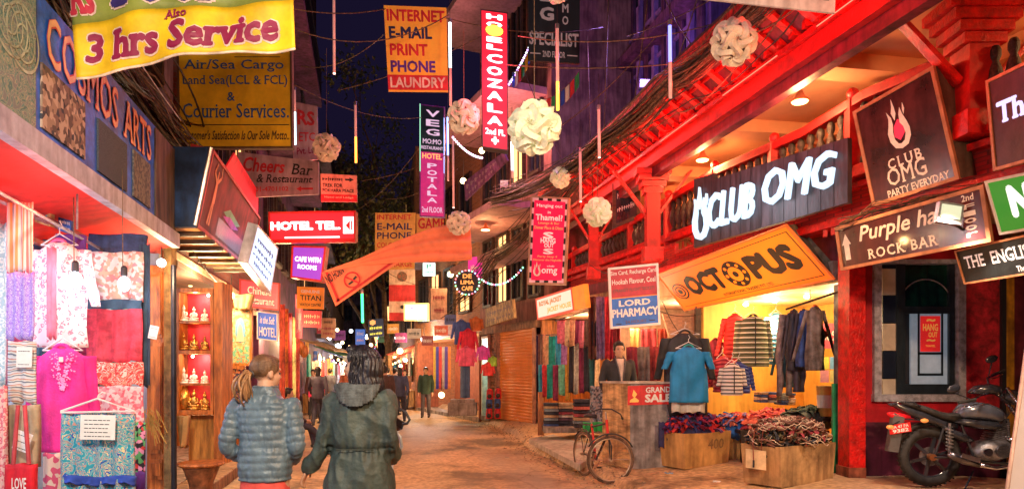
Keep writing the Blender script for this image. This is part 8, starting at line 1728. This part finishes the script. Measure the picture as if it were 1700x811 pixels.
# --- dark haired woman in a long green parka
parka = mat('parka_green', (.045,.068,.062), .6, var=.25, sc=4, bump=.35, bs=35)
def dark(root, T, HT, arms, legs, sh, hp, k):
    mb = MB()
    torso(mb, T, [(hp-.30,.0,.250,.17),(hp-.10,.0,.228,.158),(hp+.08,0,.20,.14),(hp+.15,0,.18,.126),(hp+.22,0,.185,.13),(sh-.14,0,.195,.13),(sh-.02,0,.195,.115),(sh+.04,0,.11,.09),(sh+.08,.01,.08,.08)], 40, sub=5)
    for s in (-1,1): limb(mb, [T(p) for p in arms[s]], [.082*k,.068*k,.058*k], 24, 18)
    LC = root.location.copy()
    def wr(co, n):
        c = co-LC; f = .022*noise.noise(Vector((c.x*8, c.y*8, c.z*3)))-.022*abs(noise.noise(Vector((c.x*9+3, c.y*9, c.z*6+c.x*5))))**.6+.009*noise.noise(Vector((c.x*20, c.y*20, c.z*12)))
        w = c.z/k-(hp+.155)
        if abs(c.x) < .24: f += -.010*math.exp(-(w/.010)**2)+.006*math.sin(c.x*130+c.y*40)*math.exp(-(w/.05)**2)
        if abs(c.x) < .19 and c.z < hp: f += .010*math.sin(c.x*26+1)*min(1, (hp-c.z)*5)
        return co+n*f
    solid(mb, .0085, 'parka', parka, root, wr, 1)
    # seams and back vent
    mb = MB(); mb.tube([T((x, -.137-.0, hp+.158)) for x in [i*.02-.12 for i in range(13)]], .0035, 5); mb.build('drawcord', mat('seam', (.035,.045,.035), .8), root)
    hood = MB(); n = 30; rings = []
    for j in range(13):
        v = j/12; a = v*math.pi; rad_o = .02+.055*math.sin(a)**.7
        rings.append(None)
    hood.loft([[T(Vector((.160*math.sin(u)*(1-.15*t_), -.045-.075*max(0, math.cos(u))**.8*(1+.6*t_)-.0*t_, sh+.075-.115*t_*max(0,math.cos(u))**.7-.02*t_)))+R0 @ Vector((0,0,0)) for u in [(-1+2*i/24)*1.75 for i in range(25)]]+
               [T(Vector((.125*math.sin(u)*(1-.15*t_), -.03-.045*max(0, math.cos(u))**.8*(1+.6*t_), sh+.085-.10*t_*max(0,math.cos(u))**.7))) for u in [(1-2*i/24)*1.75 for i in range(25)]] for t_ in (0,.25,.5,.75,1.0,1.1)])
    hm_ = mat('hood_lining', (.085,.10,.105), .8, var=.3, sc=30)
    def quiltd(co, n): c = co-LC; return co+n*(.006*math.sin((c.x+c.z)*190)*math.sin((c.x-c.z)*190))
    solid(hood, .0075, 'hood', hm_, root, quiltd, 1)
    mb = MB(); torso(mb, T, [(hp-.12,0,.155,.115),(hp+.03,0,.165,.12)], 18)
    for s in (-1,1): limb(mb, [T(p) for p in legs[s]], [.095*k,.066*k,.05*k])
    solid(mb, .012, 'trousers', mat('dark_jeans', (.03,.035,.06), .8), root)
    for s in (-1,1): f = Vector(legs[s][-1]); sb = MB(); limb(sb, [T(f+Vector((0,-.035,-.04))), T(f+Vector((0,.18,-.05)))], [.042,.034], 6); sb.build('shoe', ink, root, smooth=True)
    hm2 = mat('hair_black', (.016,.013,.018), .35, var=.5, sc=25, bump=.4, str_=(1,1,.3)); mb = MB()
    hE(mb, HT, (0,-.022,.058), (.090,.104,.088), 22, 12); hE(mb, HT, (.0,-.075,-.02), (.108,.075,.13), 18, 12); hE(mb, HT, (.0,-.09,-.13), (.115,.065,.11), 16, 10); hE(mb, HT, (.0,.035,.112), (.062,.05,.030))
    hE(mb, HT, (-.08,-.045,-.07), (.035,.05,.11)); hE(mb, HT, (.08,-.04,-.07), (.035,.05,.11))
    HC = HT(Vector((0,0,0)))
    def wav(co, n): d = co-HC; return co+n*(.009*noise.noise(Vector((d.x*16,d.y*16,d.z*6)))+.0045*math.sin(math.atan2(d.x, d.y)*26+1.6*math.sin(d.z*32)+2*noise.noise(d*8)))
    solid(mb, .0065, 'hair', hm2, root, wav, 1)
    rr = random.Random(8); lk = MB()
    for i in range(260):
        th = rr.uniform(-2.5, 2.5); hx_, hy_ = .088*math.sin(th), -.02-.095*math.cos(th) if abs(th) < 2.2 else -.0; z0_ = rr.uniform(-.06,.08); pts = []; ph = rr.uniform(0,6); g = rr.uniform(1.0,1.18)
        for j in range(8): pts.append(HT(Vector((hx_*g*(1+.02*j)+.008*math.sin(j*1.2+ph), hy_*g*(1+.0*j)+.008*math.cos(j*1.1+ph), z0_-.029*j))))
        p, r = curve_pts(pts, [.004]*7+[.0015], 12); lk.tube(p, r, 4)
    lk.build('hair_locks', hm2, root, smooth=True)
    eyes(root, HT)
    hE(MB(), HT, (0,.100,-.053), (.017,.006,.007), 8, 6).build('lips', mat('lips', (.5,.12,.1), .4), root)
R0 = Matrix.Identity(3)
L0d = Vector(((597-CX)/F*4.5, 4.5, 0))
person('woman seen from behind in long dark green hooded parka with dark wavy hair looking left', L0d, 0, 1.70, near=True, headyaw=1.4, extra=dark,
       arms={-1: [(-.17,0,1.36),(-.235,.0,1.10),(-.335,.03,.93)], 1: [(.17,0,1.36),(.205,-.01,1.08),(.17,.2,.96)]})
# --- shopkeeper
person('shopkeeper in dark jacket and pale shirt standing behind the counter', P(1027,0,10.75).xy.to_3d()+Vector((0,0,.24)), math.pi+.15, 1.78, (.03,.03,.035), (.05,.06,.1), vox=.011, headyaw=-.1,
       arms={-1: [(-.185,0,1.39),(-.25,-.02,1.12),(-.22,.14,.92)], 1: [(.185,0,1.39),(.25,-.02,1.12),(.22,.14,.92)]})
sk = [o for o in COL.objects if o.name.startswith('person') and 'shopkeeper' in o.get('label','')][0]
Rk = Matrix.Rotation(math.pi+.15, 3, 'Z'); Tk = lambda v: sk.location+Rk @ (Vector(v)*1.047)
MB().grid(lambda u, v: Tk(((u-.5)*(.03+.10*v), .150-.055*v**2.5-.5*(u-.5)**2*.12, 1.12+.34*v)), 6, 10, (0,.004,0)).build('shirt_front', mat('shirt_cream', (.62,.5,.42), .8), sk, smooth=True)
for s_ in (-1,1): MB().tube([Tk((s_*.02,.155,1.12)), Tk((s_*.045,.145,1.3)), Tk((s_*.075,.10,1.44)), Tk((s_*.06,.02,1.50))], .012, 6).build('lapel', mat('lapel_dark', (.10,.10,.12), .7), sk, smooth=True)
# --- man walking towards the camera and others
gz = lambda px, py: G(px, py, 0.)
person('man in dark green jacket walking towards the camera in the open street', gz(707,692), math.pi, 1.72, (.03,.07,.05), (.09,.08,.10), vox=.015)
person('person in pink jacket walking in the crowd between the two women', Vector((-6.0,21.0,0)), math.pi-.2, 1.6, (.7,.04,.15), (.05,.05,.08), sex='f')
person('person seated on the left step with dark clothes and outstretched leg', Vector((wl(14.0)+.75,14.0,-.02)), -1.2, 1.65, (.05,.04,.06), (.04,.04,.07), seat=.42,
       legs={-1: [(-.1,.0,.50),(-.1,.42,.50),(-.1,.55,.09)], 1: [(.1,.0,.50),(.12,.44,.46),(.13,.72,.12)]}, arms={-1: [(-.185,0,.97),(-.25,.1,.72),(-.12,.35,.60)], 1: [(.185,0,.97),(.25,.1,.72),(.12,.35,.60)]})
person('dark clothed person walking away right behind the woman in the parka', Vector((-3.45,18.5,0)), 0, 1.72, (.07,.04,.035), (.05,.05,.06))
for (x, y, yw, h, jc, pc_, lb, sx) in ((-5.0,27.5,.3,1.72,(.05,.05,.09),(.03,.03,.05),'person in dark blue standing at the distant right stalls, left one','m'),(-4.55,27,2.6,1.66,(.04,.03,.04),(.04,.04,.05),'person in black standing at the distant right stalls, right one','m'),
    (-7.4,27,3.3,1.7,(.06,.06,.10),(.05,.05,.06),'tall dark clothed person deep in the crowd on the left','m'),(-6.9,24,3.0,1.62,(.45,.2,.06),(.05,.05,.06),'person in orange brown top deep in the crowd behind the pink jacket','f'),(-6.6,31,0,1.7,(.15,.15,.18),(.05,.05,.06),'grey clothed person walking away far off on the left','m'),
    (-7.7,33,.2,1.68,(.3,.05,.06),(.05,.05,.06),'person in dark red walking away far off','f'),(-5.6,35,3.1,1.7,(.08,.1,.2),(.05,.05,.06),'person in blue walking towards the camera far off','m'),(-7.6,40,0,1.7,(.1,.08,.08),(.05,.05,.06),'brown clothed person farthest away on the left','m'),(-6.0,42,3.1,1.66,(.2,.2,.2),(.05,.05,.06),'pale grey clothed person farthest away on the right','f')):
    person(lb, Vector((x,y,0)), yw, h, jc, pc_, sex=sx, vox=.024)
# --- pushchair in front of the parka woman
def pushchair():
    t = thing('pushchair', 'pushchair with black hood and pale frame half hidden by the woman in the parka', 'pushchair', (-.90,5.3,0)); Y = 5.2
    fr_m = mat('frame_pale', (.45,.52,.62), .35, m=.3); m_ = lambda px, py, w=0.: P(px, py, Y+w)
    MB().tube([m_(648,676), m_(662,677), m_(674,684), m_(680,696), m_(676,702), m_(668,703)], .011, 8).build('handle', ink, t, smooth=True)
    MB().loft([[m_(x0+ (x1-x0)*i/6, y0+(y1-y0)*i/6, w) for i in range(7)] for (x0,y0,x1,y1,w) in ((640,682,672,700,-.03),(636,690,668,712,.1),(630,700,655,716,.35))]).build('hood', mat('hood_black', (.02,.02,.025), .6), t, smooth=True)
    for w in (0,.42):
        MB().tube([m_(654,712,w), m_(664,724,w), m_(667,740,w), m_(660,756,w), m_(650,764,w)], .013, 8).build('frame_tube', fr_m, t, smooth=True); MB().tube([m_(650,764,w), m_(652,800,w), m_(640,860,w)], .012, 8).build('frame_leg', fr_m, t, smooth=True)
        c = m_(654,0,w); c.z = .16; wv = MB().torus(c, .14, .018, Matrix.Rotation(math.pi/2,3,'Z'), 24, 6).build('wheel', ink, t, smooth=True); MB().tube([c+Vector((-.03,0,0)), c+Vector((.03,0,0))], .03, 10).build('hub', fr_m, wv)
        MB().tube([m_(648,770,w), c], .011, 8).build('frame_leg', fr_m, t)
    MB().hexa([m_(612,760,0), m_(650,766,0), m_(650,766,.4), m_(612,760,.4), m_(620,700,0), m_(655,716,0), m_(655,716,.4), m_(620,700,.4)]).build('seat', mat('seat_pink', (.45,.25,.25), .8), t)
pushchair()
# ---------------------------------------------------------------- unseen fill lamps added behind the viewpoint to brighten the near street
def fill_flood(label, p, e, c, tgt):
    t = thing('flood_lamp', label, 'lamp', p); MB().box(p, (.25,.10,.18)).build('housing', grey_metal, t); MB().box(Vector(p)+Vector((0,.055,0)), (.2,.01,.14)).build('lamp_glass', glow('fl_glass', (1,.8,.6), 4), t); MB().tube([Vector(p), Vector(p)+Vector((0,0,.8))], .01, 5).build('bracket', black_iron, t)
    d = (Vector(tgt)-Vector(p)).normalized(); lamp(t, Vector(p)+d*.18, e, c, .2, 'SPOT', 104, d.to_track_quat('-Z','Y').to_euler())
fill_flood('added fill flood lamp on a bracket over the street behind the viewpoint', Vector((-.9,.2,3.7)), 900, (1,.86,.70), (-1.9,7,3.2))
fill_flood('added fill flood lamp on a bracket over the right pavement behind the viewpoint', Vector((3.0,.6,4.2)), 1500, (1,.60,.32), (.3,8,.0))
t = thing('flood_lamp', 'purple flood lamp washing the shuttered facade above the eave', 'lamp', (2.6,13.4,7.2)); MB().box((2.6,13.4,7.2), (.2,.12,.15)).build('housing', grey_metal, t); lamp(t, (2.4,12.8,7.6), 260, (.45,.25,1), .2)
t = thing('flood_lamp', 'added pink fill lamp under the slabs beyond the tall red sign', 'lamp', (-.2,17.2,6.3)); MB().box((-.2,17.2,6.3), (.2,.12,.15)).build('housing', grey_metal, t); lamp(t, (-.7,16.6,7.2), 260, (1,.3,.35), .2)  # pink fill lamp added to tint the slab undersides
# ---------------------------------------------------------------- denser far street
rr = random.Random(21)
far = [(505,575,26,12,(.5,.3,.1),'ochre','TEA'),(521,590,30,10,(.1,.2,.5),'blue','ATM'),(540,545,28,14,(.5,.05,.08),'crimson','SPA'),(566,556,33,12,(.35,.1,.35),'violet','BAR'),(578,590,36,9,(.6,.5,.3),'cream','INN'),(620,590,34,10,(.5,.06,.05),'red','CAFE'),(640,560,31,12,(.08,.25,.15),'green','TEA'),
       (655,545,28,12,(.55,.25,.05),'amber','ATM'),(668,560,26,12,(.4,.05,.12),'dark pink','SPA'),(690,553,25,14,(.5,.4,.3),'tan','MAP'),(712,565,25,12,(.25,.05,.05),'brown','BAR'),(735,548,23,14,(.55,.1,.05),'brick red','SHOP'),(750,530,22,12,(.12,.14,.3),'slate','BOOKS'),(730,510,24,12,(.5,.35,.2),'sandy','MAPS'),(600,600,40,8,(.1,.3,.5),'pale blue','INN')]
for i, (px, py, Y, w, c, nm, tx) in enumerate(far):
    S4('hanging_sign', 'small %s board with blurred print among the distant signs' % nm, 'sign', ((px-w,py+8),(px+w*.6,py+8),(px+w*.6,py-8),(px-w,py-8)), Y, mat('farsign'+nm, c, .5, em=.25 if i % 2 else .08, emc=c), [('#'+tx,.12,.25,.88,.75,paper if i % 3 else ink)], thick=.05)
for i, (px, Y, h, jc, lb) in enumerate(((655,25,1.7,(.05,.05,.07),'person in black walking beside the distant orange lamp'),(672,29,1.66,(.3,.12,.05),'person in rust brown under the distant orange lamp'),(632,24,1.7,(.06,.06,.05),'person in olive black right behind the parka woman'),(520,23,1.65,(.12,.05,.05),'person in dark maroon by the left stalls'),(548,26,1.7,(.08,.1,.16),'person in slate blue behind the pink jacket'),
    (556,38,1.7,(.25,.2,.18),'person in beige far down the lane'),(585,33,1.68,(.05,.05,.06),'person in black far behind the parka woman'),(640,36,1.7,(.2,.05,.08),'person in wine red far down the lane on the right'))):
    person(lb, Vector(((px-CX)/F*Y, Y, 0)), rr.uniform(-.4,.4)+(math.pi if i % 2 else 0), h, jc, (.04,.04,.05), vox=.028, sex='mf'[i % 2])
# ---------------------------------------------------------------- small clutter
for i, (px, py, z, w, c, l) in enumerate(((905,738,0,.16,(.6,.58,.5),'crumpled pale paper lying by the concrete slab'),(870,706,.12,.12,(.5,.5,.55),'small grey litter by the orange shutter'),(760,735,0,.14,(.55,.4,.25),'torn cardboard scrap lying in the street'),(1190,800,.2,.12,(.65,.6,.55),'paper scrap lying before the wide box'),(842,760,0,.10,(.35,.3,.25),'flattened packet on the open street'),(1110,786,.18,.10,(.2,.35,.5),'blue wrapper lying by the bicycle'))):
    p = G(px, py, z); a = rr.uniform(0, 3); 
    tag(MB().grid(lambda u, v: p+Matrix.Rotation(a, 3, 'Z') @ Vector(((u-.5)*w, (v-.5)*w*.7, .012+.02*noise.noise(Vector((u*3, v*3, i))))), 6, 5, (0,0,.003)).build('litter', mat('lit%d' % i, c, .8)), l, 'litter')
for (px, py, Y, l) in ((905,420,15.8,'grey air conditioner box on the wall under the Thamel poster cables'),(470,300,17,'grey air conditioner box high on the plum left building')):
    p = P(px, py, Y); t = thing('air_conditioner', l, 'air conditioner', p); MB().box(p+Vector((0,0,.28)), (.75,.32,.55)).build('casing', grey_metal, t, bevel=.02); MB().lathe(p+Vector((.1,-.165,.28)), [(.2,0),(.2,.01),(.02,.015)], 20, Matrix.Rotation(math.pi/2,3,'X')).build('fan_grille', ink, t)
for i, (a, b, Ya, Yb, l) in enumerate((((1040,470),(1165,520),12.4,11.4,'loose cable looping under the band wall by the pharmacy sign'),((1100,500),(1160,560),12,11.5,'short cable hanging beside the OCTOPUS shop post'),((300,385),(430,500),8.2,11,'loose cable drooping under the leaning light box'),((980,440),(1110,430),13.6,11.5,'slack cable over the scarf stall'),((640,450),(770,470),20,18,'slack cable over the distant banners'))):
    K(a, b, Ya, Yb, .25, l, .007, cable_m, None)
def flags(label, a, b, Ya, Yb, n, sag=.15, h=.28):
    A, B = P(*a, Ya), P(*b, Yb); t = thing('prayer_flags', label, 'flags', (A+B)/2); pts = [A.lerp(B, i/n)-Vector((0,0,sag*4*(i/n)*(1-i/n))) for i in range(n+1)]; MB().tube(pts, .006, 4).build('cord', cable_b, t)
    cs = [(.03,.08,.5),(.7,.65,.6),(.6,.03,.04),(.03,.3,.1),(.75,.45,.03)]
    for i in range(n):
        p, q = pts[i], pts[i+1]; p, q = p.lerp(q,.08), p.lerp(q,.92)
        MB().grid(lambda u, v: p.lerp(q, u)-Vector((0, .03*math.sin(u*5+i+v*3)*v, h*v)), 5, 5, (0,.004,0)).build('flag', mat('flag%d' % (i % 5), cs[i % 5], .8, var=.1), t)
flags('row of coloured prayer flags slanting up to the specialist sign', (893,165), (962,118), 13.5, 12.5, 9)
flags('short row of faded prayer flags right of the tall red sign', (850,120), (882,70), 13.2, 12.6, 6)
for i, (a, b, Ya, Yb) in enumerate((((1010,0),(1000,300),12,13),((1075,0),(1040,250),11,12),((1160,-10),(1090,180),9.5,11),((975,60),(985,340),13,14),((1100,-10),(1180,110),11,9.6))): K(a, b, Ya, Yb, .12, ('brown cable hanging before the purple shutters, '+('leftmost but one','middle','rightmost','leftmost','crossing the others')[i]), .010, cable_b, None)
# warm and cold points of light deep in the lane
for i in range(34):
    px = rr.uniform(498, 700); Y = rr.uniform(24, 55); py = rr.uniform(545, 612)-max(0, 30-Y)*.8; cool = rr.random() < .35
    if 640 < px and Y < 30: Y += 8
    t = thing('far_lamp', '%s point of light number %d from the left deep in the lane' % ('cold' if cool else 'warm', i+1), 'lamp', P(px, py, Y), 'points of light deep in the lane'); MB().ell(P(px,py,Y), .0026*Y, 8, 5).build('bulb', MC['cool_glow'] if cool else MC['hot_glow'], t)
fl = sorted([o for o in COL.objects if o.name.startswith('far_lamp')], key=lambda o: CX+F*o.location.x/o.location.y)
for o in fl: o['label'] = 'tiny %s lamp deep in the lane' % o['label'].split()[0]
for i, (px, Y, h, jc, lb, st) in enumerate(((528,19.5,1.7,(.1,.09,.12),'person in charcoal striding along the left stalls',1),(612,21,1.68,(.28,.25,.22),'person in light grey striding away behind the parka woman',-1),(664,21.5,1.7,(.05,.06,.12),'person in navy striding on the right of the parka woman',1),(575,29,1.7,(.4,.12,.06),'person in rust red striding far down the lane',-1),(683,33,1.7,(.12,.2,.12),'person in moss green striding under the distant bulbs',1))):
    person(lb, Vector(((px-CX)/F*Y, Y, 0)), (0 if st > 0 else math.pi)+rr.uniform(-.5,.5), h, jc, (.05,.05,.08), vox=.026, sex='fm'[i % 2], arms={-1: [(-.185,0,1.40),(-.25,.12*st,1.13),(-.22,.3*st,.95)], 1: [(.185,0,1.40),(.25,-.1*st,1.12),(.24,-.12*st,.86)]}, legs={-1: [(-.09,0,.90),(-.10,.0,.48),(-.10,-.28*st,.14)], 1: [(.09,0,.90),(.10,.20,.50),(.11,.26*st,.08)]})
